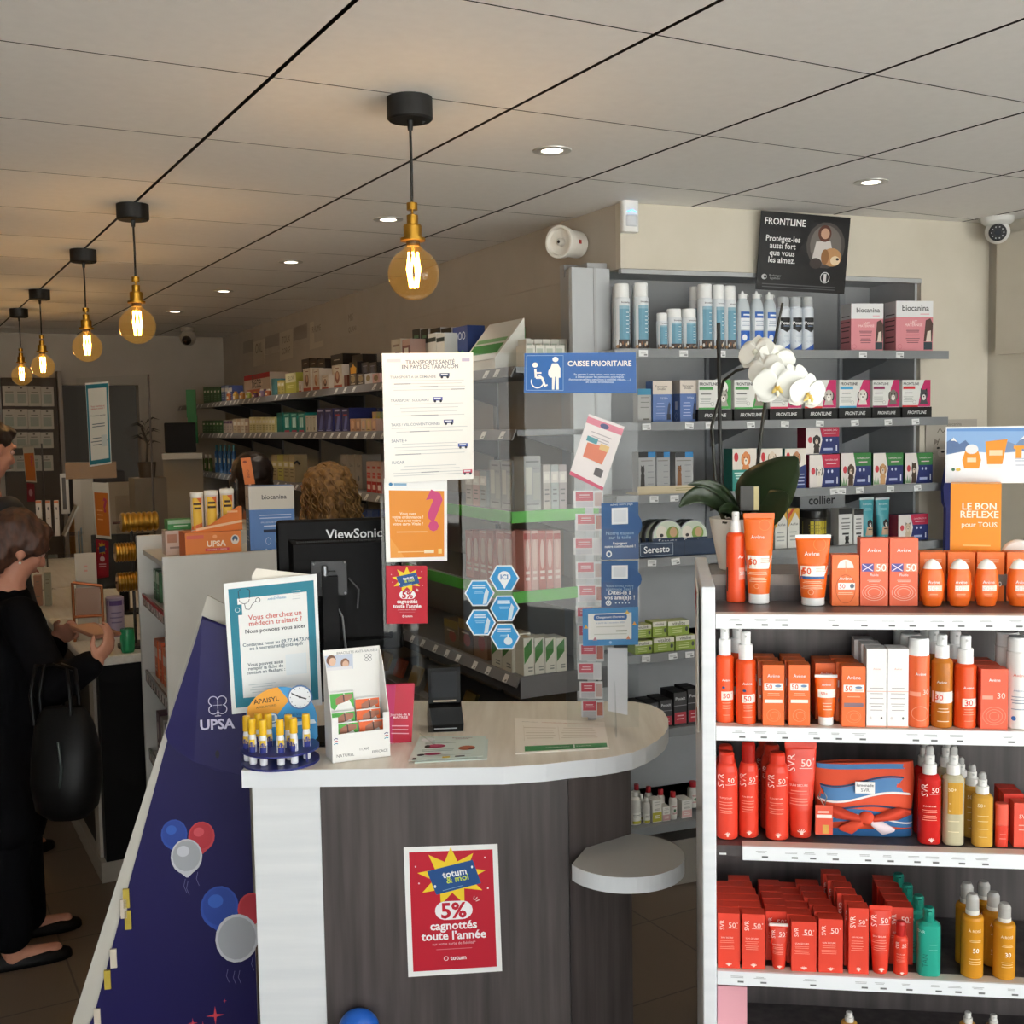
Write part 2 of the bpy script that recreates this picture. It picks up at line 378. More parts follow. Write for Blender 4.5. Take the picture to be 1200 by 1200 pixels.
def vessel(name, label, cat, secs, col, draw=None, cap=None, group=None, rough=.32, seg=22, mat=None, capname='cap'):
    m = MB(); m.solid(secs, mat or M(col, rough), seg); h = secs[-1][0]; w = max(q[1] for q in secs)
    if draw: draw(Pad(m, surf(secs), lambda x: x*w, lambda z: z*h, True), 2*w, h)
    o = tag(m.ob(name), label, cat, group)
    for nm, c in (cap or []): c.ob(nm, o)
    return o
def cyl(w, h, sh=.92, neck=.5): a = w/2; return [(0, a*.94, a*.94, 2), (h*.012, a, a, 2), (h*sh, a, a, 2), (h*(sh+(1-sh)*.6), a*.9, a*.9, 2), (h, a*neck, a*neck, 2)]
def capmb(r, z0, z1, col, rough=.35, mat=None): m = MB(); m.lathe([(r*.97, z0), (r, z0+.001), (r, z1-.003), (r*.92, z1), (0, z1)], mat or M(col, rough), 20); return m
def pump(r, z0, h, col='#f3f3f1', clearcap=False):
    """collar, nozzle head and spout of a spray pump"""
    mt = M('#f1f1ef', .3); out = []
    c = MB(); c.lathe([(r, z0), (r, z0+h*.52), (r*.93, z0+h*.55), (0, z0+h*.55)], M(col, .35), 20); out.append(('collar', c))
    n = MB(); n.lathe([(r*.7, z0+h*.55), (r*.72, z0+h*.95), (r*.6, z0+h), (0, z0+h)], M(col, .35), 18); n.box(-.002, -r*.86, z0+h*.8, .002, -r*.6, z0+h*.88, '#c9c9c6'); out.append(('nozzle', n))
    return out
def avene_carton(num='50', band=None):
    def f(p, w, h):
        p.t('Avène', 0, .82, .1*h/h*.12, WHITE, w=1.15)
        p.r(-.86, .58, .86, .70, '#f5efe6'); p.t(num, -.42, .64, .1, '#e8551c', .01, w=.62); p.e(.42, .655, .3, .022, '#6d86a8'); p.lines(.1, .8, [.60, .615], .006, '#c98a5a')
        if band: p.r(-.82, .33, .82, .40, band)
        else: p.r(-.82, .375, .82, .43, '#f7e9da')
        p.ring(0, .17, .62, .0006, '#f6a274', 20, rz=.1); p.ring(.1, .17, .4, .0006, '#f6a274', 16, rz=.06); p.lines(-.6, .6, [.5, .53], .008, '#f9c9a4')
    return f
def avene_bottle(num='50'):
    def f(p, w, h):
        p.t('Avène', .1, .64, .05, WHITE, w=.95)
        p.r(-.45, .34, .88, .47, '#f7e6da'); p.t(num, .12, .405, .08, '#e5342a', .01, w=.75); p.lines(-.4, .7, [.3, .26, .22, .12], .007, '#f8b596')
        p.e(-.2, .53, .18, .02, '#35507e') if num == '50' else None
        p.t('+', .72, .44, .03, '#e5342a')
    return f
def svr_text(p, w, h, x0=-.6, dim='#ffe1d8'):
    p.t('SVR', x0, .79, .11, dim, rot=math.pi/2, w=None); p.t('50', .32, .79, .14, dim, w=.62); p.t('+', .78, .83, .06, dim)
    p.lines(-.2, .8, [.735], .006, dim); p.t('SUN SECURE', -.15, .56, .05, dim, w=1.1); p.lines(-.8, .5, [.5, .47, .42, .39, .36], .008, '#f9a08c')
    for k in range(5): a = R(30+k*30); p.line([(0, .06), (.3*math.cos(a), .06+.045*math.sin(a))], .0016, '#ffd7cc')
    p.e(0, .055, .1, .012, '#ffd7cc')
def svr_bottle(p, w, h): svr_text(p, w, h*1)
# ================================================================== SUN-CARE DISPLAY
GF = None
_p = at(838, 712, 2.25); GF = Fr(_p.x, _p.y, 126.6); GZ = [1.342, 1.118, .876, .617, .40]
GW = 1.05
def gl(mb, *a): return mb
gon = empty('sun_care_display', GF.w(0, 0, 0), GF.rz); tag(gon, 'dark wood display of white edged shelves holding orange and red bottles', 'display shelf')
m = MB(); m.bbox(-.027, -.004, 0, 0, .5, 1.398, WHITEWOOD, .002); m.ob('side_panel', gon)
m = MB(); m.bbox(GW, -.004, 0, GW+.027, .5, 1.398, WHITEWOOD, .002); m.ob('side_panel', gon)
m = MB(); m.box(0, .30, 0, GW, .32, 1.12, WOOD); m.box(0, .185, 1.10, GW, .2, 1.375, WOOD); m.box(0, .2, 1.1, GW, .32, 1.12, WOOD); m.ob('back_panel', gon)
m = MB(); m.box(0, .18, 1.375, GW, .36, 1.398, noisy('brown_top', '#6c625a', '#7b7168', 4, .4, (1, 14, 14))); m.ob('top_ledge', gon)
m = MB(); m.box(0, .02, 0, GW, .3, .12, WOOD); m.ob('plinth', gon)
STRIP = M('#eceef0', .3)
for i, z in enumerate(GZ):
    u0 = .052 if i == 2 else .001; dep = .185 if i == 0 else .30
    m = MB(); m.box(.001, .004, z-.022, GW-.001, dep, z, WOOD if i != 0 else M('#5a5350', .35)); s = m.ob('shelf', gon)
    m = MB(); m.box(u0, -.002, z-.027, GW-.001, .004, z+.001, STRIP); m.box(u0, .004, z-.0005, GW-.001, .03, z+.0008, M('#d8cdbf', .4))
    p = Pad(m, flat(-.002))
    for k in range(13):
        x = u0+.04+.047*k+random.uniform(-.008, .008)
        if random.random() < .82: p.lines(x-.013, x+.013, [z-.008, z-.0105], .0009, '#9a9a98', .5); p.r(x+.001, z-.021, x+.013, z-.0175, '#6d6d6c')
    m.ob('price_strip', s)
m = MB(); m.box(.006, .0, .858, .02, .003, .861, '#e8e8e8'); m.ob('bracket', gon)
# leaflets taped to the display's left side
m = MB(); lo = [(-.031, .06, 1.09), (-.031, .19, 1.11), (-.031, .19, 1.39), (-.031, .06, 1.375)]
m.loft([[(x, y, z) for x, y, z in lo], [(x-.003, y, z) for x, y, z in lo]], '#e9e3da', smooth=False)
m.poly([(-.0346, .19, 1.34), (-.0346, .06, 1.325), (-.0346, .06, 1.375), (-.0346, .19, 1.39)], '#b3262c'); m.poly([(-.0346, .12, 1.09+.012), (-.0346, .06, 1.09), (-.0346, .06, 1.14), (-.0346, .12, 1.13)], '#b8452c')
tag(m.ob('leaflet', None, GF.w(0, 0, 0), GF.rz), 'cream and red leaflet fixed to the outer side of the sun-care display', 'leaflet')
def gput(x0, x1, yt, yb, zs, make, n=1, d=None, gap=.004, drift=0, back='', rz=0, ws=.97, vmin=.012):
    """stand a product where the photograph shows it on the shelf at height zs; n-1 more in a file behind"""
    xm = (x0+x1)/2; u, v = GF.flat(xm, yb, zs); v = max(v, vmin); u, _ = GF.hit(xm, yb, v)
    w = abs(GF.hit(x1, yb, v)[0]-GF.hit(x0, yb, v)[0])*ws; h = GF.hit(xm, yt, v)[1]-zs
    d = d or w; u = max(u, w/2+.003)
    o = make(w, h, d); o.location = GF.w(u, v+d/2, zs+.0012); o.rotation_euler = (0, 0, GF.rz+rz)
    lim = .172 if zs > 1.3 else .29
    for k in range(1, n):
        vv = v+d/2+k*(d+gap)
        if vv+d/2 > lim: break
        clone(o, GF.w(u+drift*k+random.uniform(-.0015, .0015), vv, zs+.0012), back.format(ORD[k]) if back else None, GF.rz+rz+random.uniform(-.03, .03))
    return o
OR, RD = '#ee6a1c', '#e8452e'
z = GZ[0]
# --- top shelf
def mk_spray(label, col, draw, hc=.2, cat='spray bottle', r=.62, group=None, capcol='#f3f3f1'):
    def f(w, h, d):
        hb = h*(1-hc); return vessel('spray_bottle', label, cat, cyl(w, hb, .95, .7), col, draw, pump(w/2*r, hb-.002, h*hc, capcol), group)
    return f
gput(851, 875, 600, 707, z, mk_spray('slim orange spray with white head, leftmost on the top shelf of the sun-care display', '#ee4f1c', lambda p, w, h: (p.t('Av', .5, .66, .07, WHITE), p.r(.25, .33, .95, .5, '#f59a86'), p.t('50', .62, .42, .08, WHITE, w=.5), p.r(-.98, .16, -.85, .5, '#26201e')), .235, r=.55), ws=.93)
def mk_tube(label, draw, name='lotion_tube', col=OR, capf=.11, capcol='#f2f1ee', group=None, crimp=None):
    def f(w, h, d):
        s = tube_secs(w, h, d, capf); c = MB(); r = w/2*.66; c.lathe([(r*.95, 0), (r, .002), (r, h*capf), (0, h*capf)], M(capcol, .35), 22)
        o = vessel(name, label, 'tube', s, col, draw, [('cap', c)], group)
        if crimp: q = MB(); q.box(-w/2, -.0025, h*.955, w/2, .0025, h+.0006, crimp); q.ob('crimped_end', o)
        return o
    return f
def tubeprint(num, z0=.47, band=None):
    def f(p, w, h):
        p.t('Avène', -.1, .74, .08, WHITE, w=.85); p.r(-.74, z0-.06, .82, z0+.085, '#f8f1e6'); p.t(num, -.42, z0+.015, .1, '#e8551c', .015, w=.5); p.lines(.05, .7, [z0+.05, z0+.03, z0+.01], .008, '#c7a58c')
        if band: p.r(-.74, z0-.1, .82, z0-.06, band)
        p.lines(-.7, .5, [.35, .33, .29, .27, .25], .007, '#fbcfae'); p.ring(-.2, .2, .15, .0012, '#f7b187', 14); p.ring(.35, .87, .35, .001, '#f38b45', 16)
    return f
gput(871, 910, 603, 709, z, mk_tube('tall orange fifty tube standing on its white cap on the top shelf', tubeprint('50', .45)), d=.05, ws=.95)
gput(933, 976, 629, 711, z, mk_tube('wide orange tube with white end standing alone on the top shelf', tubeprint('50', .48, '#2f5a94'), crimp=WHITE), d=.05)
def umb(p, w, h):
    p.p([(.42*1.6*math.cos(R(a))*.9, .74+.17*math.sin(R(a))) for a in range(0, 181, 15)], '#f7e9dd'); p.line([(0, .88), (.02, .66)], .0012, '#e58a52')
    p.ring(0, .33, .72, .0012, '#c94f1c', 22, rz=.28); p.t('Avène', 0, .54, .09, WHITE, w=.95); p.r(-.55, .32, .7, .45, WHITE); p.t('50', -.25, .385, .08, '#e8551c', .01, w=.45); p.e(.48, .39, .16, .045, '#5b6672'); p.lines(-.6, .6, [.26, .23], .01, '#fbcfae')
gput(974.5, 1007, 651, 710.5, z, lambda w, h, d: carton('sunscreen_carton', 'small orange box with white parasol drawing on the top shelf', 'box', w, h, d, '#ef7434', umb), d=.035)
def kids(p, w, h):
    p.t('Avène', 0, .83, .08, WHITE, w=1.0); p.r(-.9, .51, -.05, .63, '#56539c'); p.line([(-.85, .52), (-.1, .62)], .0018, '#e9d9e6'); p.line([(-.85, .62), (-.1, .52)], .0018, '#e9d9e6'); p.r(0, .51, .95, .63, '#f39a7a'); p.t('50', .5, .57, .1, WHITE, w=.7)
    p.t('Fluide', 0, .46, .04, WHITE, w=.6); p.lines(-.5, .5, [.38, .36], .007, '#fbd3c3')
    for k in range(3): p.ring(0, .2, .85-.2*k, .0009, '#f9c4b0', 24, rz=.12-.03*k)
gput(1007.5, 1041, 632, 710.5, z, lambda w, h, d: carton('sunscreen_carton', 'tall coral box with purple flag patch, left one of the front pair', 'box', w, h, d, '#ee6a45', kids), 2, d=.042, back='tall coral box {} back in the left file of flag boxes', drift=-.001)
gput(1042, 1076, 632, 710.5, z, lambda w, h, d: carton('sunscreen_carton', 'tall coral box with purple flag patch, right one of the front pair', 'box', w, h, d, '#ee6a45', kids), 2, d=.042, back='tall coral box {} back in the right file of flag boxes', drift=-.001)
def oval(label):
    def f(w, h, d):
        a = w/2; s = [(0, a*.55, .010, 2.4), (h*.02, a*.72, .0125, 2.4), (h*.2, a*.93, .015, 2.4), (h*.45, a, .016, 2.4), (h*.68, a*.93, .015, 2.4), (h*.78, a*.82, .0135, 2.4), (h*.8, a*.78, .0125, 2.4)]
        c = MB(); c.solid([(h*.801, a*.79, .013, 2.4), (h*.88, a*.66, .0115, 2.4), (h*.95, a*.45, .009, 2.3), (h, a*.12, .004, 2)], M('#f6f2ec', .35), 22)
        def dr(p, w_, h_): p.t('Avène', 0, .66, .08, WHITE, w=.95); p.r(-.5, .42, .68, .57, '#fbd8c4'); p.t('50+', -.05, .495, .08, WHITE, .01, w=.8); p.lines(-.4, .4, [.34, .3], .012, '#f9c39d')
        return vessel('sunscreen_bottle', label, 'bottle', s, '#f0691e', dr, [('cap', c)], 'flat oval bottles on the top shelf')
    return f
for k, (a, b) in enumerate(((1079.5, 1109), (1111.5, 1141), (1143.5, 1173), (1182, 1212))):
    gput(a, b, 657, 712, z, oval(f'flat oval orange bottle with white cap, {ORD[k]} from the left of the row of four'), d=.032, vmin=.003)
for k, (a, b) in enumerate(((1077, 1108.5), (1110, 1142.5), (1144, 1177), (1179, 1212))):
    def side(p, w, h): p.t('50', .55, .35, .1, WHITE, w=.5); p.lines(-.7, .7, [.85, .8], .01, '#fbd0ae')
    gput(a, b, 648, 705, z, lambda w, h, d: carton('sunscreen_carton', f'orange box standing directly behind the {ORD[k]} oval bottle', 'box', w, h, d, '#ef7426', side), 2, d=.04, vmin=.042, back=f'orange box in the back row behind the {ORD[k]} oval bottle')
# header display box on the top ledge
def hdr(w, h, d):
    m = MB(); m.box(-w/2, -d/2, 0, w/2, d/2, h, M('#f0951c', .4)); m.poly([(-w/2-.0004, d/2, 0), (-w/2-.0004, -d/2, 0), (-w/2-.0004, -d/2, h), (-w/2-.0004, d/2, h)][::-1], '#d96a1a')
    p = Pad(m, flat(-d/2), lambda x: x*w/2, lambda q: q*h)
    p.t('LE BON\nRÉFLEXE', .15, .70, .105, '#fff3dc', .02, w=1.5); p.t('pour TOUS', .15, .53, .075, '#fff3dc', .01, w=1.4); p.lines(-.6, .7, [.3], .015, '#f8c474')
    p.p([(-.9, .03), (.95, .03), (.95, .2), (-.7, .2), (-.9, .12)], '#e2641a'); p.r(-.75, .07, .1, .15, '#f8e8d8'); p.t('Avène', .5, .11, .08, '#fbe3d0', w=.6)
    return m
u0, v0 = GF.hit(1152, 646, .20)[0], .20; w = .098; hb = GF.hit(1152, 568, .2)[1]-1.398
disp = empty('counter_display_box', GF.w(u0, .262, 1.399), GF.rz+R(-14)); tag(disp, 'orange cardboard display box with alpine picture header on the top ledge', 'display box')
hdr(w, hb, .09).ob('box', disp)
m = MB(); hx0, hx1, hz0, hz1 = -w/2-.012, -w/2+.185, hb+.004, hb+.118
m.box(hx0, .025, hz0-.006, hx1, .029, hz1, M('#f4f6f8', .35))
p = Pad(m, flat(.025), lambda x: hx0+(hx1-hx0)*x, lambda q: hz0+(hz1-hz0)*q)
p.r(.01, .48, .99, .97, '#8db3e0'); p.p([(.01, .97), (.99, .97), (.99, .9), (.01, .92)], '#6b98d4')
p.p([(.01, .5), (.01, .72), (.08, .8), (.14, .68), (.2, .75), (.3, .55), (.3, .48)], '#5f79a3'); p.p([(.5, .5), (.62, .72), (.7, .66), (.78, .82), (.86, .66), (.99, .75), (.99, .48)], '#7d95ba'); p.p([(.05, .74), (.08, .8), (.12, .71), (.09, .74)], WHITE); p.p([(.74, .74), (.78, .82), (.82, .74), (.78, .77)], WHITE)
p.p([(.01, .48), (.2, .55), (.5, .5), (.99, .56), (.99, .02), (.01, .02)], '#eef3f8')
p.p([(.19, .22), (.34, .22), (.36, .38), (.33, .55), (.2, .55), (.17, .38)], '#f09a2e'); p.e(.265, .58, .065, .09, '#e7e9ea'); p.p([(.42, .3), (.57, .3), (.62, .76), (.4, .72)], '#f09a2e'); p.p([(.43, .3), (.56, .3), (.56, .24), (.43, .24)], WHITE)
p.r(.44, .46, .57, .56, '#f6d9b0'); p.r(.22, .34, .31, .42, '#f6d9b0'); p.r(.7, .4, .76, .64, '#f3a437'); p.r(.68, .58, .84, .64, '#f3a437'); p.lines(.68, .95, [.36, .4, .28], .02, '#c9cfdb'); p.e(.08, .2, .018, .03, '#3c6a4a'); p.e(.13, .2, .025, .03, '#e3c34f')
m.ob('header_card', disp)
m = MB(); m.T = Matrix.Translation((w/2+.035, .02, .03)) @ Matrix.Rotation(R(90), 4, 'X'); m.lathe([(0, 0), (.032, 0), (.034, .004), (.034, .022), (.03, .026), (0, .026)], M('#efeee9', .4), 28)
m.T = Matrix.Identity(4); m.box(w/2+.012, -.016, .0, w/2+.06, .024, .006, '#efeee9'); m.ob('tester', disp)
# --- second shelf
z = GZ[1]
def avpump(label, num): return mk_spray(label, '#f0521d', avene_bottle(num), .31, 'pump bottle', .7)
gput(837.5, 859, 734, 848, z, avpump('orange fifty pump bottle, leftmost on the second shelf of the sun-care display', '50'), 1)
gput(862.5, 887, 741, 850, z, avpump('orange fifty pump bottle beside the leftmost one on the second shelf', '50'), 2, gap=.03, drift=-.012, back='orange fifty pump bottle half hidden behind the second pump bottle')
def crt(label, col, draw): return lambda w, h, d: carton('sunscreen_carton', label, 'box', w, h, d, col, draw)
gput(893.5, 919.5, 780, 851, z, crt('orange carton with white fifty band, left one of the pair on the second shelf', '#ec6d2a', avene_carton()), 3, d=.036, drift=-.005, back='orange carton {} back in the file behind the left carton of the pair')
gput(924, 949.5, 780, 851, z, crt('orange carton with white fifty band, right one of the pair on the second shelf', '#ec6d2a', avene_carton()), 3, d=.036, drift=-.004, back='orange carton {} back in the file behind the right carton of the pair')
gput(955.5, 983, 794, 852, z, mk_tube('small orange tube on white cap leaning before a carton on the second shelf', lambda p, w, h: (p.t('Avène', 0, .82, .09, WHITE, w=.8), p.r(-.75, .56, .8, .72, '#f8f1e6'), p.t('50+', -.2, .64, .1, '#e8551c', w=.6), p.lines(-.4, .5, [.45, .4, .33], .012, '#fbcfae')), capf=.17, crimp=WHITE), d=.036)
gput(955, 981, 778, 846, z, crt('orange carton directly behind the small white capped tube', '#ec6d2a', avene_carton()), 2, d=.036, vmin=.065, back='orange carton at the rear of the file behind the small tube')
gput(986, 1014.5, 782, 852.5, z, crt('orange carton with blue-grey lower band on the second shelf', '#ec6d2a', avene_carton(band='#8a6f78')), 3, d=.036, drift=-.004, back='orange carton {} back behind the blue banded carton')
def whitebox(p, w, h):
    p.t('Avène', 0, .745, .075, '#d9a08e', w=.72); p.lines(-.75, .75, [.5, .43, .37, .30, .27, .22], .007, '#9b8f8b'); p.r(-.98, .455, .98, .462, '#e7a188'); p.e(-.6, .12, .12, .02, '#d9d1cc'); p.e(.5, .12, .1, .018, '#6d6a68'); p.r(-1, 0, 1, .02, '#e59a7c')
gput(1015, 1039, 761, 853, z, crt('tall white carton, left one of the front white pair on the second shelf', '#ece9e6', whitebox), 3, d=.042, drift=-.004, back='tall white carton {} back behind the left white one')
gput(1039.5, 1064.5, 761, 854, z, crt('tall white carton, right one of the front white pair on the second shelf', '#ece9e6', whitebox), 1, d=.042)
def can(label, col, draw, cf=.18, capcol='#f4f4f2', name='spray_can'):
    def f(w, h, d):
        hb = h*(1-cf); s = [(0, w*.47, w*.47, 2), (h*.012, w/2, w/2, 2), (hb-h*.012, w/2, w/2, 2), (hb, w*.46, w*.46, 2)]
        return vessel(name, label, 'spray can', s, col, draw, [('cap', capmb(w*.47, hb-.001, h, capcol))])
    return f
gput(1065, 1092, 750, 856, z, can('orange spray can with plain white cap on the second shelf', '#ee6a3a', lambda p, w, h: (p.t('Avène', 0, .75, .08, WHITE, w=.95), p.t('30', .5, .5, .1, '#fbd8c8', w=.55), p.r(-.9, .44, 0, .5, '#f7a184'), p.ring(0, .2, .75, .0008, '#f8b598', 20, rz=.1)), .19), 3, gap=.003, drift=-.006, back='white capped orange can {} back in its file')
AMB = M('#c8782a', .12, 0, 0, .15, 1.3); OIL = M('#dba646', .1, 0, 0, .15, 1.3); OILC = M('#ded4b2', .1, 0, 0, .3, 1.3)
def amb(label, num, mat, draw=None, hc=.22):
    def f(w, h, d):
        hb = h*(1-hc)
        return vessel('oil_spray', label, 'spray bottle', [(0, w*.47, w*.47, 2), (h*.012, w/2, w/2, 2), (hb*.93, w/2, w/2, 2), (hb*.98, w*.4, w*.4, 2), (hb, w*.25, w*.25, 2)], '#c06a1c', draw, pump(w*.33, hb-.002, h*hc), None, mat=mat)
    return f
gput(1093, 1119, 745, 856, z, amb('amber thirty sun oil spray with white head on the second shelf', '30', AMB, lambda p, w, h: (p.t('Avène', -.2, .66, .07, WHITE, w=.9), p.r(-.95, .36, .9, .52, '#f3e3da'), p.t('30', -.45, .44, .1, '#e2442c', .01, w=.7), p.lines(-.6, .5, [.28, .24, .1], .01, '#f1d3b0')), .25), 3, gap=.006, drift=-.006, back='amber sun oil spray {} back in its file on the second shelf')
gput(1120, 1147, 746, 857, z, avpump('orange thirty pump bottle between amber spray and coral carton', '30'), 2, gap=.006, drift=-.006, back='orange thirty pump bottle at the back of its file')
gput(1148.5, 1181, 785, 857, z, crt('coral carton marked thirty near the right edge of the second shelf', '#ea5e3e', lambda p, w, h: (p.t('Avène', 0, .82, .08, WHITE, w=.85), p.t('30', .5, .56, .12, '#fbd6c8', w=.6), p.r(-.9, .5, -.1, .56, '#f6a08a'), [p.ring(0, .22, .85-.25*k, .001, '#f4947a', 22, rz=.15-.04*k) for k in range(3)])), 3, d=.036, drift=-.004, back='coral carton {} back behind the thirty carton')
gput(1182, 1212, 749, 857, z, can('white after-sun bottle cut by the right edge of the picture', '#eeeae6', lambda p, w, h: (p.t('Avène', -.2, .7, .09, '#e0603c', w=.95), p.t('APRÈS-SOLEIL', -.1, .5, .05, '#4a6a94', w=1.1), p.lines(-.8, .5, [.42, .38, .34, .26], .01, '#8b97a8'), p.e(-.6, .14, .16, .03, '#3f6fb4')), .15, name='lotion_bottle'), 2, gap=.006, drift=-.006, back='white after-sun bottle behind the one at the right edge')
# --- third shelf
z = GZ[2]
def redbot(label, capcol, mat=None, n=.13):
    def f(w, h, d):
        hb = h*(1-n); s = [(0, w*.46, w*.46, 2), (h*.01, w/2, w/2, 2), (hb*.9, w/2, w/2, 2), (hb*.97, w*.43, w*.43, 2), (hb, w*.36, w*.36, 2)]
        c = MB(); r = w*.35; c.lathe([(r, hb-.001), (r, h-.006), (r*.8, h-.001), (0, h)], mat or M(capcol, .3), 20)
        return vessel('sun_spray', label, 'spray bottle', s, '#e2402a', svr_text, [('cap', c)])
    return f
gput(837, 863, 884, 985, z, redbot('red-orange aerosol with matching cap, leftmost on the third shelf', '#dd3b26'), 2, gap=.004, drift=-.0, back='red-orange aerosol hidden behind the leftmost one on the third shelf')
gput(866, 890, 872, 983, z, redbot('slim bright red spray with clear red cap on the third shelf', '#c92a22', M('#d8362c', .15, 0, 0, .5, 1.3), .22), 1)
gput(898, 926, 885, 986, z, redbot('red-orange aerosol standing just left of the big red tube', '#dd3b26'), 3, gap=.012, drift=-.006, back='red-orange aerosol {} back behind the one left of the big tube')
gput(920, 959, 874, 985, z, mk_tube('big flat-topped red tube standing beside the striped pouch', svr_text, 'lotion_tube', '#e2402a', .06, '#d93a25'), d=.045, vmin=.05)
# striped pouch with knot and hang tag
ux0, _ = GF.hit(956, 979, .07); ux1, _ = GF.hit(1072, 979, .07); zt = GF.hit(1010, 897, .07)[1]-z; pw = ux1-ux0
po = empty('striped_pouch', GF.w((ux0+ux1)/2, .095, z+.001), GF.rz); tag(po, 'blue and red striped fabric pouch with a tied knot on the third shelf', 'pouch', None)
def pring(q):
    t = q; wv = pw/2*(1 if t < .1 else 1-.03*math.sin(t*6)); dd = .034*math.sin(math.pi*min(max(t*.8+.13, 0), 1))+.004
    return [(wv*math.copysign(abs(math.cos(a))**.5, math.cos(a)), dd*math.copysign(abs(math.sin(a))**.8, math.sin(a)), t*zt*(1+.03*math.cos(a))) for a in [2*math.pi*j/32 for j in range(32)]]
def ysurf(x, zz, o):
    t = zz/zt; dd = .034*math.sin(math.pi*min(max(t*.8+.13, 0), 1))+.004; a = min(abs(x)/(pw/2), .99)
    return Vector((x, -dd*(1-a**4)**.42-o*2, zz))
m = MB(); m.loft([pring(i/14) for i in range(15)], M('#e0512f', .7))
p = Pad(m, ysurf, lambda x: x*pw/2, lambda q: q*zt, True)
def wave(c0, wd, amp, ph, col, n=26, x0=-.97, x1=.97):
    for i in range(n):
        a, b = x0+(x1-x0)*i/n, x0+(x1-x0)*(i+1)/n; f = lambda x: c0+amp*math.sin(2.6*x+ph)
        o = p.o; p.o = .0005+len(m.f)*2e-7; p.p([(a, f(a)-wd), (b, f(b)-wd), (b, f(b)+wd), (a, f(a)+wd)], col); p.o = o
wave(.06, .06, .0, 0, '#33689c'); wave(.28, .09, .05, 2.2, '#3f74aa'); wave(.27, .012, .07, 2.0, '#e9e3e0'); wave(.42, .014, .05, 1.2, '#22375c'); wave(.66, .1, .07, .2, '#4a7db0'); wave(.575, .014, .07, .2, '#efe6e2'); wave(.775, .012, .07, .2, '#22375c'); wave(.96, .03, .01, 0, '#4a7db0')
m.ob('body', po)
m = MB(); m.box(-.022, -.041, zt*.64, .016, -.0385, zt*.8, '#f3f0ee'); p = Pad(m, flat(-.041)); p.t('lemonade', -.003, zt*.755, .0085, '#3a3a3a', .01); p.t('SVR', -.003, zt*.69, .010, '#6a6a6a'); m.ob('label_patch', po)
m = MB(); m.sphere((0, -.04, zt*.3), (.016, .012, .014), M('#dd4a2c', .7))
for s in (-1, 1):
    m.loft([[(s*.008, -.046, zt*.33), (s*.008, -.05, zt*.22), (s*.008, -.04, zt*.22), (s*.008, -.036, zt*.33)], [(s*.035, -.047, zt*.25), (s*.03, -.052, zt*.10), (s*.03, -.044, zt*.1), (s*.035, -.041, zt*.25)], [(s*.055, -.045, zt*.17), (s*.053, -.046, zt*.14), (s*.053, -.042, zt*.14), (s*.055, -.041, zt*.17)]], M('#dd4a2c' if s < 0 else '#d9c6cc', .7))
    m.loft([[(s*.012, -.044, zt*.34), (s*.012, -.05, zt*.27), (s*.012, -.036, zt*.28)], [(s*.06, -.043, zt*.47), (s*.06, -.047, zt*.3), (s*.06, -.036, zt*.36)], [(s*.088, -.036, zt*.42), (s*.088, -.036, zt*.36), (s*.088, -.03, zt*.4)]], M('#d8452b', .7))
m.ob('knot', po)
m = MB(); x0 = -pw/2-.004; m.box(x0, -.05, .012, x0+.034, -.048, .072, M('#e2553a', .45)); p = Pad(m, flat(-.05)); p.r(x0+.002, .046, x0+.032, .053, '#f2e6e0'); p.r(x0+.014, .014, x0+.026, .032, '#d8a24a'); p.lines(x0+.004, x0+.028, [.06, .057], .0012, '#f9cfc2')
m.ob('hang_tag', po)
m = MB(); m.tube([(x0+.018, -.049, .071), (x0+.022, -.052, .09), (x0+.012, -.05, .108), (x0+.006, -.046, .09), (x0+.016, -.049, .073)], .0012, M('#8a8378', .3, .8), 6); m.ob('hang_ring', po)
def oilb(label, mat, w0=None, draw=None, capcol='#e9e7e2', group=None, name='oil_spray'):
    def f(w, h, d):
        hb = h*.72
        o = vessel(name, label, 'spray bottle', [(0, w*.47, w*.47, 2.6), (h*.01, w/2, w/2, 2.6), (hb*.93, w/2, w/2, 2.6), (hb*.98, w*.4, w*.4, 2.2), (hb, w*.28, w*.28, 2)], '#c9963c', draw, pump(w*.32, hb-.002, h*.2, capcol), group, mat=mat)
        c = MB(); c.lathe([(w*.2, hb+h*.15), (w*.19, h*.97), (w*.12, h), (0, h)], M('#dcdad6', .15, 0, 0, .4, 1.3), 16); c.ob('clear_cap', o); return o
    return f
gput(1077.5, 1105, 878, 991, z, oilb('red oil spray with white pump right of the striped pouch', M('#c8231f', .15), draw=lambda p, w, h: svr_text(p, w, h)), 2, gap=.008, drift=.004, back='red oil spray behind the one right of the striped pouch')
def oildraw(p, w, h): p.t('50+', -.3, .8, .09, '#f4e9c8', w=.75); p.lines(-.7, .4, [.6, .5, .35, .2], .008, '#efe2b8')
gput(1106.5, 1132, 878, 992, z, oilb('two-tone amber and clear oil spray on the third shelf', OILC, draw=lambda p, w, h: (oildraw(p, w, h), p.r(-.98, .45, .98, .9, OIL))), 2, gap=.01, drift=-.001, back='amber oil spray {} back behind the two-tone one')
gput(1141, 1166, 909, 994, z, oilb('short amber oil spray with white pump in front on the third shelf', OIL, draw=oildraw), 4, gap=.012, drift=-.008, back='short amber oil spray {} back in its slanting file')
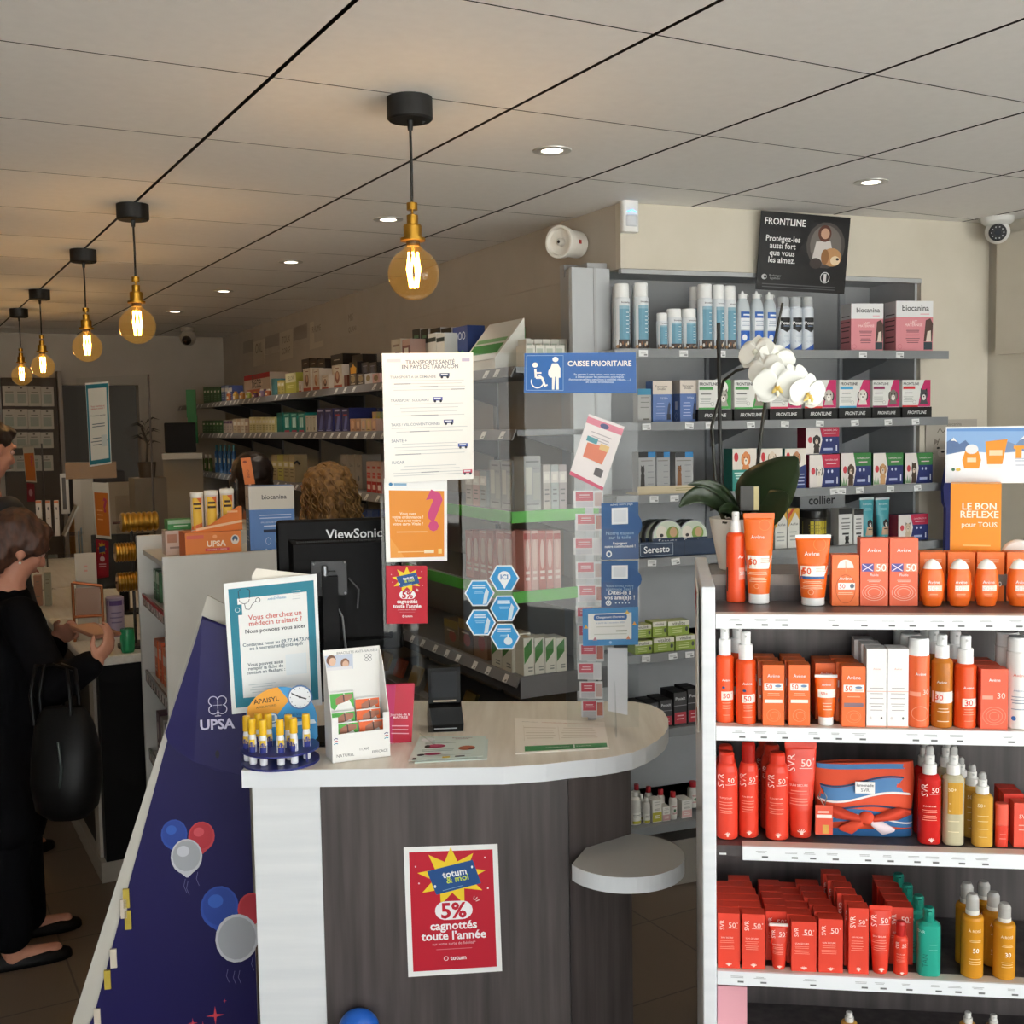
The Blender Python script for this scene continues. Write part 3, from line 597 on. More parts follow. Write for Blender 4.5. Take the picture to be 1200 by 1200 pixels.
def stick(label):
    def f(w, h, d):
        o = vessel('sun_stick', label, 'stick', [(0, w*.48, w*.4, 3), (h*.5, w*.5, w*.42, 3)], '#e0402c', lambda p, w_, h_: p.lines(-.5, .5, [.4, .6], .02, '#f8b8a8'), [('cap', MB().solid([(h*.505, w*.5, w*.42, 3), (h*.97, w*.5, w*.42, 3), (h, w*.44, w*.36, 3)], M('#e8604c', .25)))]); return o
    return f
gput(1167.5, 1183, 944, 994, z, stick('small red sun stick beside the short amber spray'), 1)
gput(1187.5, 1212, 942, 994, z, crt('small red carton at the right end of the third shelf', '#e6503a', lambda p, w, h: (p.t('SVR', 0, .7, .16, '#ffe1d8', w=1), p.lines(-.6, .5, [.5, .4], .02, '#f9b8a8'))), 1, d=.03)
gput(1175, 1199, 931, 986, z, crt('small red carton behind the sun stick on the third shelf', '#d93a2a', None), 2, d=.03, back='small red carton rearmost behind the sun stick')
# --- fourth shelf
z = GZ[3]
def svrc(label): return crt(label, '#e5442f', svr_text)
gput(839.5, 866, 1071, 1148, z, svrc('red carton at the left end of the fourth shelf of the sun-care display'), 5, d=.03, drift=.0006, back='red carton {} back in the leftmost file of the fourth shelf')
gput(869.5, 897, 1072, 1150, z, svrc('red carton second from the left in the front row of the fourth shelf'), 6, d=.03, drift=-.0035, back='red carton {} back in the second file of the fourth shelf')
gput(902, 925, 1087, 1152, z, mk_tube('small red tube with white end before the third file of cartons', svr_text, 'lotion_tube', '#df3f2b', .06, '#d93a25', crimp='#f3e6e0'), d=.03)
gput(897, 924, 1069, 1146, z, svrc('red carton directly behind the small white-ended red tube'), 5, d=.03, vmin=.055, drift=-.001, back='red carton {} back in the third file behind the small tube')
gput(927, 957, 1081, 1159, z, svrc('front red carton standing furthest forward on the fourth shelf'), 6, d=.03, drift=-.004, back='red carton {} back behind the furthest-forward carton')
gput(959, 988, 1078, 1156, z, svrc('red carton just right of the furthest-forward carton'), 6, d=.03, drift=-.005, back='red carton {} back in the fifth file of the fourth shelf')
gput(994, 1018, 1065, 1158, z, svrc('tall narrow red carton left of the slanting red tube'), 6, d=.03, drift=-.0055, back='tall narrow red carton {} back in its file')
gput(1019, 1047, 1066, 1157, z, mk_tube('red tube with slanting top between tall carton and round bottle', svr_text, 'lotion_tube', '#df3f2b', .06, '#d93a25'), d=.035)
gput(1048, 1065.5, 1083, 1160, z, redbot('small round red bottle with white ring left of the teal bottles', '#b8231f', None, .27), 1)
gput(1041, 1070, 1064, 1142, z, svrc('red carton behind the small round red bottle'), 5, d=.03, vmin=.062, drift=-.0015, back='red carton {} back behind the small round red bottle')
def teal(w, h, d):
    hb = h*.8; s = [(0, w*.48, w*.38, 3), (h*.012, w*.5, w*.4, 3), (hb*.94, w*.5, w*.4, 3), (hb, w*.3, w*.28, 2.2)]
    return vessel('after_sun_spray', 'teal spray bottle at the front of its file on the fourth shelf', 'spray bottle', s, '#1f9c86', lambda p, w_, h_: (p.t('SVR', -.75, .84, .1, '#d9efe9', w=.55), p.t('TAN', -.45, .3, .12, '#156b5e', rot=math.pi/2), p.lines(-.2, .7, [.6, .5], .008, '#8fd3c4')), [('trigger_cap', MB().lathe([(w*.24, hb-.001), (w*.25, h*.97), (w*.2, h), (0, h)], M('#128672', .35), 20).box(-w*.08, -w*.36, h*.9, w*.08, -w*.2, h*.97, M('#128672', .35)))])
gput(1076, 1104, 1068, 1164, z, teal, 4, d=.038, gap=.018, drift=-.009, back='teal spray bottle {} back in its slanting file')
def rose(label, num):
    def f(w, h, d):
        hb = h*.76; o = vessel('oil_spray', label, 'spray bottle', cyl(w, hb, .93, .5), '#c98420', lambda p, w_, h_: (p.t('À ROSÉ', 0, .78, .07, '#fbe7c2', w=1.1), p.t(num, .1, .46, .1, '#fdf0d8', .01, w=.55), p.lines(-.5, .6, [.62, .6, .32, .28, .24], .008, '#f4d59a')), [('collar', MB().lathe([(w*.3, hb), (w*.3, hb+h*.05), (0, hb+h*.05)], M('#dcd8cf', .3), 18)), ('clear_cap', MB().lathe([(w*.29, hb+h*.05), (w*.29, h*.95), (w*.2, h), (0, h)], M('#d3d0ca', .15, 0, 0, .35, 1.3), 18))], mat=M('#d9952a', .14, 0, 0, .15, 1.3)); return o
    return f
gput(1128, 1155.5, 1053, 1161, z, rose('amber fifty rose oil with clear cap on the fourth shelf', '50'), 2, gap=.012, drift=.002, back='amber rose oil behind the fifty bottle')
gput(1166, 1193, 1064, 1163, z, rose('amber thirty rose oil with clear cap near the right edge of the fourth shelf', '30'), 3, gap=.012, drift=-.006, back='amber rose oil {} back behind the thirty bottle')
# --- lowest shelf, only the tops show
z = GZ[4]
for x0, x1, yt, l in ((986, 1006, 1190, 'bottle with pale cap just visible at the bottom edge, left one'), (1125, 1145, 1190, 'bottle with pale cap at the bottom edge below the fifty rose oil'), (1155, 1175, 1193, 'bottle with pale cap at the bottom edge below the thirty rose oil')):
    gput(x0, x1, yt, 1330, z, mk_spray(l, '#d8a04a', None, .2, 'bottle', .55, None, '#d9d6d0'), vmin=.06)
m = MB(); m.box(-.03, 0, 0, .03, .05, .155, '#e3a3ac'); tag(m.ob('pink_carton', None, GF.w(.034, .06, GZ[4]+.001), GF.rz), 'pink box top showing at the bottom left of the display', 'box')
# ================================================================== PET-CARE SHELVES in the recess
SHM = noisy('shelf_grey_metal', '#7b7e81', '#838689', 8, .5)
TAGM = '#dfe1e2'
pet = empty('wall_shelving', PF.w(0, 0, 0), PF.rz); tag(pet, 'grey metal wall shelving holding pet care boxes and spray cans', 'shelving')
PZS = [1.72+(z-1.72)*.981 for z in (1.982, 1.722, 1.462, 1.232, .885, .60, .245)]
PO = -.08; PV = -.11   # the shelf edges stand out from the wall
tags = {0: (754, 801, 801+0, 845, 1010, 1053), 1: (757, 807, 831, 879, 919, 960, 1001, 1040, 1072), 2: (765, 789, 850, 977, 986, 1007, 1043, 1075), 3: (762, 790), 4: (754, 786, 806), 5: (), 6: ()}
for i, z in enumerate(PZS):
    m = MB(); u1 = 1.352 if i < 4 else 1.25
    m.box(NU0+.005, PV, z-.004, u1, .29 if u1 < 1.3 else -.003, z, SHM); m.box(NU0+.005, -.003, z-.004, 1.295, .29, z, SHM); m.box(NU0+.005, PV-.002, z-.028, u1, PV, z+.003, SHM)
    s = m.ob('shelf', pet)
    for uu in (.52, 1.15):
        k = MB(); k.add([(uu, .28, z-.005), (uu, -.0, z-.005), (uu, .0, z-.03), (uu, .28, z-.1), (uu+.003, .28, z-.005), (uu+.003, -.0, z-.005), (uu+.003, .0, z-.03), (uu+.003, .28, z-.1)], [(0, 1, 2, 3), (7, 6, 5, 4), (0, 4, 5, 1), (1, 5, 6, 2), (2, 6, 7, 3), (3, 7, 4, 0)], SHM)
        k.ob('bracket', s)
    for px in dict.fromkeys(tags[i]):
        uu, _ = PF.hit(px, 500, PV); t = MB(); t.T = Matrix.Translation((uu, PV-.003, z-.0135)) @ Matrix.Rotation(R(random.uniform(-5, 4)), 4, 'Y')
        t.box(-.017, -.002, -.011, .017, 0, .011, TAGM); p = Pad(t, flat(-.002)); p.lines(-.014, .012, [.004, 0], .0015, '#8d8f92'); p.r(.002, -.008, .014, -.003, '#7a7c80'); t.ob('price_tag', s)
    if i == 0: z0 = z
m = MB(); m.box(NU0+.0, -.02, .0, 1.29, .29, .17, M('#8a837a', .5)); m.ob('plinth', pet)
m = MB(); pbx = .52
for uu in (.52, 1.15): m.box(uu-.012, .285, .2, uu+.015, .2995, 2.24, M('#9fa2a5', .5))
m.ob('wall_rail', pet)
def pput(x0, x1, yt, i, v, make, d=None, ws=.97, n=1, back='', gap=.004, rz=0, du=0, lift=0):
    v += PO; z = PZS[i]+lift; xm = (x0+x1)/2; u = PF.hit(xm, yt, v)[0]; w = abs(PF.hit(x1, yt, v)[0]-PF.hit(x0, yt, v)[0])*ws; h = PF.hit(xm, yt, v)[1]-z; d = d or (w if n > 1 else w*.7)
    o = make(w, h, d); o.location = PF.w(u, v+d/2, z+.0012); o.rotation_euler = (0, 0, PF.rz+rz)
    for k in range(1, n): clone(o, PF.w(u+du*k, v+d/2+k*(d+gap), z+.0012), back.format(ORD[k]), PF.rz+rz)
    return o
def pcan(label):
    def dr(p, w, h):
        p.t('biocanina', .1, .905, .03, '#2b2b2e', .01, w=1.15); p.r(-.98, .2, .98, .84, '#6d9fb6'); p.r(-.98, .78, .98, .84, '#8fb4c4')
        for k in range(6): p.r(.1, .33+.075*k, .55, .345+.075*k, '#dbe7ec'); p.e(.72, .335+.075*k, .07, .012, '#1f3946')
        p.r(-.98, .03, .98, .2, '#4a3f3a')
        for k in range(8): p.e(-.85+.24*k, .1+.03*(k % 3-1), .11, .035, ('#c9a67e', '#e8e2da', '#7a5138', '#2b2522')[k % 4])
    def f(w, h, d):
        hb = h*.79; return vessel('aerosol_can', label, 'spray can', [(0, w*.47, w*.47, 2), (.003, w/2, w/2, 2), (hb-.004, w/2, w/2, 2), (hb, w*.46, w*.46, 2)], '#dfe4e8', dr, [('cap', capmb(w*.46, hb-.001, h, '#eceeee'))])
    return f
L = 'blue and white aerosol can'
for x0, x1, yt, v, n, l, b in ((723.5, 741.5, 332, .02, 2, 'tall '+L+', leftmost on the top pet shelf', 'tall blue aerosol can half hidden behind the leftmost one'), (746.5, 763, 331, .02, 2, 'tall '+L+' second from the left on the top pet shelf', 'tall blue aerosol can behind the second front can'),
    (771.5, 784, 367, .02, 1, 'short slim '+L+' left of two wider short ones', ''), (784.3, 801.5, 362, .02, 1, 'short '+L+', left of the wide short pair', ''), (801.8, 818.5, 362, .02, 1, 'short '+L+', right of the wide short pair', ''),
    (810, 823, 336, .10, 1, 'tall pale aerosol can standing behind the short cans', ''), (820.5, 837, 333, .02, 1, 'tall '+L+' first of three right of the short cans', ''), (837.3, 850.8, 334, .025, 1, 'tall '+L+' middle one of three left of the clear bottles', ''), (851, 864.3, 335, .02, 1, 'tall '+L+' touching the clear blue bottles on its right', '')):
    pput(x0, x1, yt, 0, v, pcan(l), n=n, back=b, du=.024, gap=.01, ws=.96)
def clearb(label):
    def dr(p, w, h):
        p.r(-.98, .62, .98, .74, '#2a5fb0'); p.lines(-.5, .8, [.68], .03, '#e8eef5'); p.r(-.98, .4, .98, .62, '#e6ebf1'); p.lines(-.6, .7, [.56, .52, .48], .01, '#7a8fae'); p.r(-.98, .02, .98, .38, '#2b62c0'); p.e(-.2, .25, .35, .06, '#e8eef5'); p.e(.5, .14, .22, .04, '#dfe8f3')
    def f(w, h, d):
        hb = h*.88
        c = MB(); c.lathe([(w*.3, hb-.001), (w*.3, hb+h*.07), (w*.1, hb+h*.08), (w*.07, h), (0, h)], M('#f0f1f1', .4), 18); c.tube([(w*.2, 0, hb+h*.06), (w*.42, 0, hb+h*.07), (w*.45, 0, hb+h*.03)], .0015, '#e8eaea', 6)
        return vessel('lotion_bottle', label, 'bottle', [(0, w*.48, w*.42, 2.6), (.003, w/2, w*.44, 2.6), (hb*.78, w/2, w*.44, 2.6), (hb*.9, w*.42, w*.38, 2.3), (hb, w*.25, w*.25, 2)], '#c3ccd2', dr, [('flip_cap', c)])
    return f
for k, (x0, x1, yt) in enumerate(((865.5, 881, 341), (882.3, 896.8, 341), (897.2, 911.5, 342))): pput(x0, x1, yt, 0, .02, clearb(('left', 'middle', 'right')[k]+' one of three clear bottles with blue labels and white flip caps'))
def pxt(label):
    def dr(p, w, h):
        p.p([(-.98, .75), (-.98, .52), (0, .42), (.98, .52), (.98, .75)], '#17191d'); p.t('Pouxit', 0, .63, .1, '#f3f4f6', .02, w=1.7); p.lines(-.5, .5, [.56], .012, '#8fa2c4'); p.p([(-.98, .02), (.98, .02), (.98, .2)], '#3c62b8'); p.t('C·O·3', 0, .22, .06, '#8fa0b8', w=1.2); p.lines(-.5, .5, [.36, .33], .01, '#aab6c6')
    def f(w, h, d):
        hb = h*.82; c = capmb(w*.44, hb-.001, h, '#cfd3d5', mat=M('#cdd1d4', .2, 0, 0, .3, 1.3)); return vessel('spray_bottle', label, 'spray can', cyl(w, hb, .95, .8), '#d3dae2', dr, [('clear_cap', c)])
    return f
for k, (x0, x1) in enumerate(((913.5, 928), (928.3, 941.6), (942, 955.5))): pput(x0, x1, 348, 0, .02, pxt(('left', 'middle', 'right')[k]+' one of three white cans with black arrow label and clear cap'))
def pinkbox(p, w, h):
    p.r(-1, .68, 1, 1, '#e4e4e5'); p.t('biocanina', .05, .86, .1, '#232326', .012, w=1.45); p.lines(.3, .8, [.74], .015, '#e39aa6'); p.t('LAIT\nMATERNISÉ', -.05, .56, .07, '#f7dfe0', w=.95)
    p.lines(-.5, .3, [.42, .39, .33, .26, .22, .18], .014, '#7a4a52'); p.p([(.5, .2), (.95, .2), (1, .55), (.85, .66), (.6, .62), (.55, .4)], '#4a3028'); p.p([(.62, .2), (.9, .2), (.88, .42), (.7, .4)], '#d9cdbf'); p.r(.5, .04, .96, .19, '#20343c'); p.ring(-.8, .1, .12, .001, '#c4606c', 10)
def pinkside(p, w, h): p.r(-1, .68, 1, 1, '#d3d3d5'); p.lines(-.8, .8, [.74], .02, '#4a4a4c'); p.lines(-.9, .8, [.62, .52, .44, .30, .2], .02, '#4a2f36')
for x0, x1, yt, l in ((1000, 1036.5, 356, 'large pink and white milk carton, left one, on the top pet shelf'), (1053, 1094.5, 353, 'large pink and white milk carton, right one, at the end of the top pet shelf')):
    pput(x0, x1, yt, 0, .0, lambda w, h, d: carton('milk_carton', l, 'box', w, h, d, '#d98a92', pinkbox, side=pinkside), d=.085, rz=R(-9), ws=.93)
# second shelf: treatment boxes, most standing in black display trays
def bluebox(p, w, h):
    p.r(-1, .68, 1, 1, '#d9cfc4'); p.t('Tetracaptin\nDouble', -.1, .84, .1, '#4a4038', .01, w=1.3); p.t('TETRA', .2, .58, .08, '#cdd7ee', w=.8); p.lines(-.7, .3, [.46, .38, .3, .22, .16], .018, '#a9b7dd'); p.r(.45, .06, .85, .2, '#1d2230'); p.p([(.5, .2), (.75, .2), (.85, .42), (.7, .5), (.55, .36)], '#2f3850')
pput(747, 763, 456, 1, .02, lambda w, h, d: carton('medicine_box', 'small grey box with blue top next to the blue sign, second pet shelf', 'box', w, h, d, '#a7a8a6', lambda p, w, h: (p.r(-1, .82, 1, 1, '#3f8fb4'), p.lines(-.7, .8, [.74, .6, .45], .02, '#6b6c6a'), p.lines(-.2, .7, [.1], .04, '#55564f'))))
pput(764.5, 787.5, 447, 1, .02, lambda w, h, d: carton('medicine_box', 'blue and beige box, left one of the pair on the second pet shelf', 'box', w, h, d, '#5573ae', bluebox))
pput(796.5, 817, 446, 1, .02, lambda w, h, d: carton('medicine_box', 'blue and beige box, right one of the pair on the second pet shelf', 'box', w, h, d, '#5573ae', bluebox, side=lambda p, w, h: (p.r(-1, .68, 1, 1, '#c9bfb4'), p.r(-.3, .3, .3, .5, '#dfe3ea'), p.ring(0, .14, .5, .002, '#cfd6e6', 4))), d=.055)
def head(p, x, z, rx, rz, fur, dark, muzzle, ears='cat'):
    """a small animal portrait printed on a pack"""
    for s in (-1, 1):
        p.p([(x+s*rx*.95, z+rz*.1), (x+s*rx*.8, z+rz*1.25), (x+s*rx*.2, z+rz*.8)], dark) if ears == 'cat' else p.e(x+s*rx*.9, z-rz*.1, rx*.38, rz*.75, dark)
    p.e(x, z, rx, rz, fur); p.p([(x-rx*.7, z-rz*.6), (x+rx*.7, z-rz*.6), (x+rx*1.1, z-rz*1.6), (x-rx*1.1, z-rz*1.6)], fur)
    p.e(x, z-rz*.4, rx*.5, rz*.5, muzzle); p.e(x, z-rz*.25, rx*.17, rz*.13, '#1c1715')
    for s in (-1, 1): p.e(x+s*rx*.45, z+rz*.2, rx*.14, rz*.12, '#1d1a14')
def fl(x0, x1, main, fur, dark, ears, lab, accent):
    def f(w, h, d):
        r = empty('display_tray', (0, 0, 0)); tag(r, lab, 'pet treatment', 'flea treatment packs in black trays')
        m = MB(); m.box(-w/2, -d/2, 0, w/2, d/2, .004, BLACK); m.box(-w/2, -d/2, .004, w/2, -d/2+.002, h*.29, BLACK); m.box(-w/2, -d/2+.002, .004, -w/2+.002, d/2, h*.29, BLACK); m.box(w/2-.002, -d/2+.002, .004, w/2, d/2, h*.29, BLACK)
        p = Pad(m, flat(-d/2), lambda x: x*w/2, lambda q: q*h); p.t('FRONTLINE', 0, .145, .1, '#d9dadb', .015, w=1.25, sl=.15); m.ob('tray', r)
        m = MB(); y = -d/2+.004; m.box(-w*.475, y, .005, w*.475, d/2-.004, h, M('#dfe0dc', .4)); p = Pad(m, flat(y), lambda x: x*w/2, lambda q: q*h)
        p.p([(.1, .3), (.95, .3), (.95, 1), (.55, 1), (.35, .8)], main); p.e(.5, .8, .28, .16, '#e8e8e4') if main == '#3f9a45' else None
        head(p, .5, .6, .26, .15, fur, dark, '#e6e2dc', ears)
        p.t('FRONTLINE', -.36, .9, .1, '#1d1d1f', .015, w=1.05); p.r(-.9, .76, -.1, .83, accent); p.lines(-.85, -.2, [.66], .02, '#333'.replace('#333', '#333333')); p.lines(-.9, -.2, [.56, .52, .48, .44], .014, '#a9aaa8'); p.ring(-.15, .42, .1, .001, '#7a7a78', 8); p.r(-.95, .29, .1, .335, accent)
        m.ob('pack', r); return r
    return f
FLs = ((818, 858.5, '#3f9a45', '#a9a49b', '#6c675f', 'cat', 'green cat treatment pack in black tray, first tray from the left', '#4a9a52'), (860, 900.5, '#3f9a45', '#8c8579', '#57514a', 'cat', 'green tabby cat treatment pack in black tray, second from the left', '#4a9a52'),
       (902, 941.3, '#c22a66', '#6e675f', '#4a443e', 'dog', 'pink dog treatment pack in black tray behind the white orchid', '#d23a5c'), (942.6, 982, '#c22a66', '#b9b2aa', '#3a3532', 'dog', 'pink dog treatment pack in black tray right of the orchid flowers', '#e0453c'),
       (983.3, 1021.5, '#c22a66', '#d9d4cd', '#3b3634', 'dog', 'pink dog treatment pack with blue lower edge, third tray from the right', '#4aa3d2'), (1022.6, 1056, '#c22a66', '#7d776f', '#55504a', 'dog', 'pink dog treatment pack with grey dog, second tray from the right', '#8a2a55'), (1057.3, 1092.5, '#c22a66', '#4a4a4e', '#222226', 'cat', 'pink dog treatment pack with husky, last tray on the right', '#d2303c'))
for a in FLs: pput(a[0], a[1], 445.5, 1, .0, fl(*a), d=.07, ws=.985)
# third shelf
def greybox(fur):
    def f(p, w, h):
        p.r(-1, .86, .1, 1, '#23262a'); p.r(.1, .86, 1, 1, '#2f86c4'); p.lines(-.9, .8, [.78], .02, '#7a7470'); p.lines(0, .8, [.66, .5, .36, .2], .02, '#85888a'); p.e(.05, .1, .07, .03, '#2a2a2a')
        if fur: head(p, -.55, .55, .22, .1, fur, '#2a2421', fur, 'cat'); p.p([(-.85, .05), (-.3, .05), (-.35, .45), (-.75, .45)], fur)
    return f
GT = .007
for x0, x1, fur, l in ((748, 768.5, '#2f2b29', 'grey box with black cat and blue top, leftmost on the third pet shelf'), (769, 785, None, 'plain grey box with blue top second on the third pet shelf'), (791, 812.5, '#8a5a34', 'grey box with brown cat and blue top, third on the third pet shelf')):
    pput(x0, x1, 530, 2, .03, lambda w, h, d: carton('medicine_box', l, 'box', w, h, d, '#a3a5a6', greybox(fur)), d=.05, lift=GT)
u0, u1 = PF.hit(747, 568, PO)[0], PF.hit(839, 568, PO)[0]
m = MB(); m.box(u0, .0, PZS[2]+.001, u1, .09, PZS[2]+.006, '#c9bb9c'); m.box(u0, -.003, PZS[2]+.001, u1, .0, PZS[2]+.03, '#cdbf9f'); p = Pad(m, flat(-.003)); p.lines(u0+.15, u0+.26, [PZS[2]+.02, PZS[2]+.013], .003, '#a59a6a', .1); p.lines(u1-.07, u1-.01, [PZS[2]+.022], .004, '#6b4a2a', .1)
tag(m.ob('cardboard_tray', None, PF.w(0, PO, 0), PF.rz), 'beige cardboard tray under the grey cat boxes on the third pet shelf', 'tray')
def tealbox(fur, dk, corner):
    def f(p, w, h):
        p.r(-1, .5, 1, 1, '#e3ddd2'); p.e(-.7, .8, .18, .11, '#c8323a'); head(p, .1, .76, .3, .17, fur, dk, '#efe2d0', 'dog'); p.r(-1, .0, 1, .5, '#2a8b80')
        if corner: p.p([(-.3, 0), (1, 0), (1, .6), (-.3, .45)], '#27356f'); p.lines(-.1, .9, [.35, .27, .18, .1], .025, '#b9c3de')
        else: p.lines(-.9, .5, [.42, .36, .3], .03, '#bfe0d8')
    return f
for x0, x1, a, l in ((858, 887, ('#d98a52', '#c06f38', 0), 'teal and white box with fluffy orange dog, left of the big orchid leaf'), (890, 917, ('#d8c9b6', '#8a6a4a', 0), 'teal and white box mostly hidden behind the orchid leaf'), (919.5, 945, ('#b5805a', '#5c2f20', 1), 'teal and white box with spaniel, right of the orchid leaf')):
    pput(x0, x1, 526, 2, .0, lambda w, h, d: carton('medicine_box', l, 'box', w, h, d, '#2a8b80', tealbox(*a), side=lambda p, w, h: p.r(-1, 0, 1, 1, '#1d6a62')), d=.06)
def navybox(top, fur, dk, ears='dog', grass=False):
    def f(p, w, h):
        p.p([(-1, 0), (-.2, 0), (-.02, .5), (-.2, 1), (-1, 1)], '#e3dcd8'); p.p([(-.2, 1), (-.02, .6), (1, .6), (1, 1)], top); p.p([(-.02, .6), (-.02, .5), (-.2, 0), (1, 0), (1, .6)], '#26326c')
        p.e(-.75, .5, .13, .11, '#c8404a'); head(p, -.36, .5, .18, .17, fur, dk, '#d9c9b8', ears); p.p([(-.55, .02), (-.2, .02), (-.22, .35), (-.5, .35)], fur)
        if grass: p.p([(-.98, .02), (-.98, .2), (-.9, .08), (-.85, .3), (-.75, .06), (-.68, .25), (-.6, .02)], '#7fa07a')
        p.t('CANIGÉAL DUO', .45, .84, .1, '#f0dfe4', w=.85); p.lines(.1, .8, [.72], .03, '#e5c5cf'); p.e(.25, .48, .06, .05, '#c3cbe6'); p.e(.5, .48, .06, .05, '#c3cbe6'); p.r(.05, .12, .6, .2, '#aab4d8'); p.r(.8, .1, .87, .3, '#dfe4f2')
    return f
RP, GP = '#c22f4e', '#3c7f42'
def nv(l, *a): return lambda w, h, d: carton('medicine_box', l, 'box', w, h, d, '#26326c', navybox(*a), side=lambda p, w, h: p.r(-1, 0, 1, 1, '#8e2238' if a[0] == RP else '#2d6234'))
bxh = None
o = pput(948, 984.5, 533, 2, .0, nv('navy and red box with black and white puppy, lower one of the stack', RP, '#e8e2da', '#1f1b1a'), d=.055)
pput(944, 984, 499, 2, .0, nv('navy and red box with spaniel, upper one of the stack on the third pet shelf', RP, '#3a3230', '#1f1b1a'), d=.055, lift=PF.hit(966, 533, PO)[1]-PZS[2]+.003)
for x0, x1, a, l in ((985.5, 1021.5, ('#54402f', '#2f231a'), 'navy and green box with standing brown dog, first of the three green ones'), (1023, 1059, ('#c79a6a', '#8a5a34'), 'navy and green box with tan dog, middle of the three green ones'), (1060.5, 1093.5, ('#4a3a2c', '#2b221a'), 'navy and green box with dark shepherd, last on the third pet shelf')):
    pput(x0, x1, 531, 2, .0, nv(l, GP, *a, 'dog' if x0 < 1060 else 'cat', True), d=.055)
# fourth shelf
u0, u1 = PF.hit(747, 650, PO)[0], PF.hit(845, 650, PO)[0]; z = PZS[3]
m = MB(); m.box(u0, .003, z+.001, u1, .14, z+.005, '#1d3350'); m.box(u0, .0, z+.001, u1, .003, z+.058, '#17304e'); p = Pad(m, flat(0)); p.t('Seresto', u0+.077, z+.03, .034, '#e9eef2', .012); 
for a, b in (((.012, .008), (.142, .008)), ((.142, .008), (.142, .051)), ((.142, .051), (.012, .051)), ((.012, .051), (.012, .008))): p.line([(u0+a[0], z+a[1]), (u0+b[0], z+b[1])], .0016, '#9fb0c0')
p.line([(u0+.19, z+.003), (u0+.19, z+.056)], .001, '#0d1c30')
tag(m.ob('display_tray', None, PF.w(0, PO, 0), PF.rz), 'navy cardboard tray with white lettering holding flea collar tins', 'tray')
def tin(l, c):
    def f(w, h, d):
        m = MB(); m.T = Matrix.Translation((0, -d/2, h/2)) @ Matrix.Rotation(R(-90), 4, 'X') ; r = h/2
        m.lathe([(r*.96, 0), (r, .003), (r, d-.003), (r*.96, d), (0, d)], M('#8e9294', .3, .8), 32); m.T = Matrix.Identity(4)
        p = Pad(m, flat(-d/2), lambda x: x*r, lambda q: r+q*r); p.e(0, 0, .93, .93, '#c8d3c0'); p.e(-.4, .25, .35, .4, c); p.e(.3, .2, .4, .4, '#7a9a3f'); p.e(.35, .25, .24, .28, '#c9a27a'); p.e(-.4, .1, .12, .1, '#2a2421')
        p.p([(-.98, -.05), (.98, -.05), (.9, -.42), (-.9, -.42)], '#1a2f50'); p.t('Seresto', 0, -.23, .2, '#e6ebf0', w=1.2); p.r(-.85, -.5, .85, -.42, '#9db4cf')
        return tag(m.ob('collar_tin', None), l, 'tin')
    return f
for x0, x1, v, l in ((768, 797, .012, 'round flea collar tin with white dog, left front in the navy tray'), (797.5, 827, .012, 'round flea collar tin with two puppies, right front in the navy tray'), (759, 788, .048, 'round grey tin second in the left file of the navy tray'), (789, 818, .048, 'round grey tin behind the puppy tin'), (752, 781, .084, 'round grey tin at the back left of the navy tray')):
    pput(x0, x1, 609, 3, v, tin(l, '#e3ddd0'), d=.03, lift=.006, ws=.96)
pz = 1.262
def p4(x0, x1, yt, v, mk, d=None, ws=.95, rz=0): return pput(x0, x1, yt, 3, v, mk, d, ws, rz=rz)
def yb(p, w, h): p.p([(-1, .5), (.3, .9), (1, .7), (1, 1), (-1, 1)], '#d9a63a'); p.t('ActTab', .1, .6, .2, '#33363a', .01, w=1.3); p.p([(-1, .7), (.2, 1), (-.2, 1), (-1, .85)], '#c8462e'); p.lines(-.8, .6, [.4, .3, .2], .03, '#9fa3a0')
p4(908, 922.5, 597, .03, lambda w, h, d: carton('medicine_box', 'small white and yellow tablet box, left one, on the fourth pet shelf', 'box', w, h, d, '#dcdcd4', yb))
p4(923, 937, 596, .03, lambda w, h, d: carton('medicine_box', 'small white and yellow tablet box, right one, on the fourth pet shelf', 'box', w, h, d, '#dcdcd4', yb))
def jar(w, h, d):
    return vessel('balm_jar', 'dark jar with yellow label on the fourth pet shelf', 'jar', [(0, w*.46, w*.46, 2), (.003, w*.48, w*.48, 2), (h*.68, w*.48, w*.48, 2), (h*.72, w*.44, w*.44, 2)], '#2a2520', lambda p, w_, h_: (p.r(-.97, .1, .97, .8, '#c9b72e'), p.t('cani', .3, .45, .2, '#3a3a22', w=.6), p.lines(-.8, 0, [.6, .5, .4, .3], .03, '#8a8020')), [('lid', capmb(w*.5, h*.7, h, '#191817'))])
m = MB(); m.box(-.065, -.03, 0, .065, .03, .036, '#1c1a19'); zz = 0
tag(m.ob('black_carton', None, PF.w(PF.hit(958, 640, PO+.04)[0], PO+.06, PZS[3]+.001), PF.rz), 'black box under the yellow labelled jar', 'box')
pput(944, 974, 598, 3, .03, jar, d=.08, lift=.039)
def bw(p, w, h): p.r(-1, .84, 1, 1, '#1f1f20'); p.lines(-.7, .7, [.72, .6, .52, .44], .03, '#6d6e6e'); p.lines(-.6, .6, [.3], .05, '#333334'); head(p, .2, .16, .3, .08, '#2a2826', '#1d1b1a', '#2a2826', 'cat')
p4(982.5, 999.5, 596, .02, lambda w, h, d: carton('medicine_box', 'white box with black top, left one of two, beside the jar', 'box', w, h, d, '#d9dad8', bw), d=.05)
p4(1000.5, 1012, 597, .02, lambda w, h, d: carton('medicine_box', 'white box with black top, right one of two, beside the turquoise tubes', 'box', w, h, d, '#d9dad8', bw), d=.05)
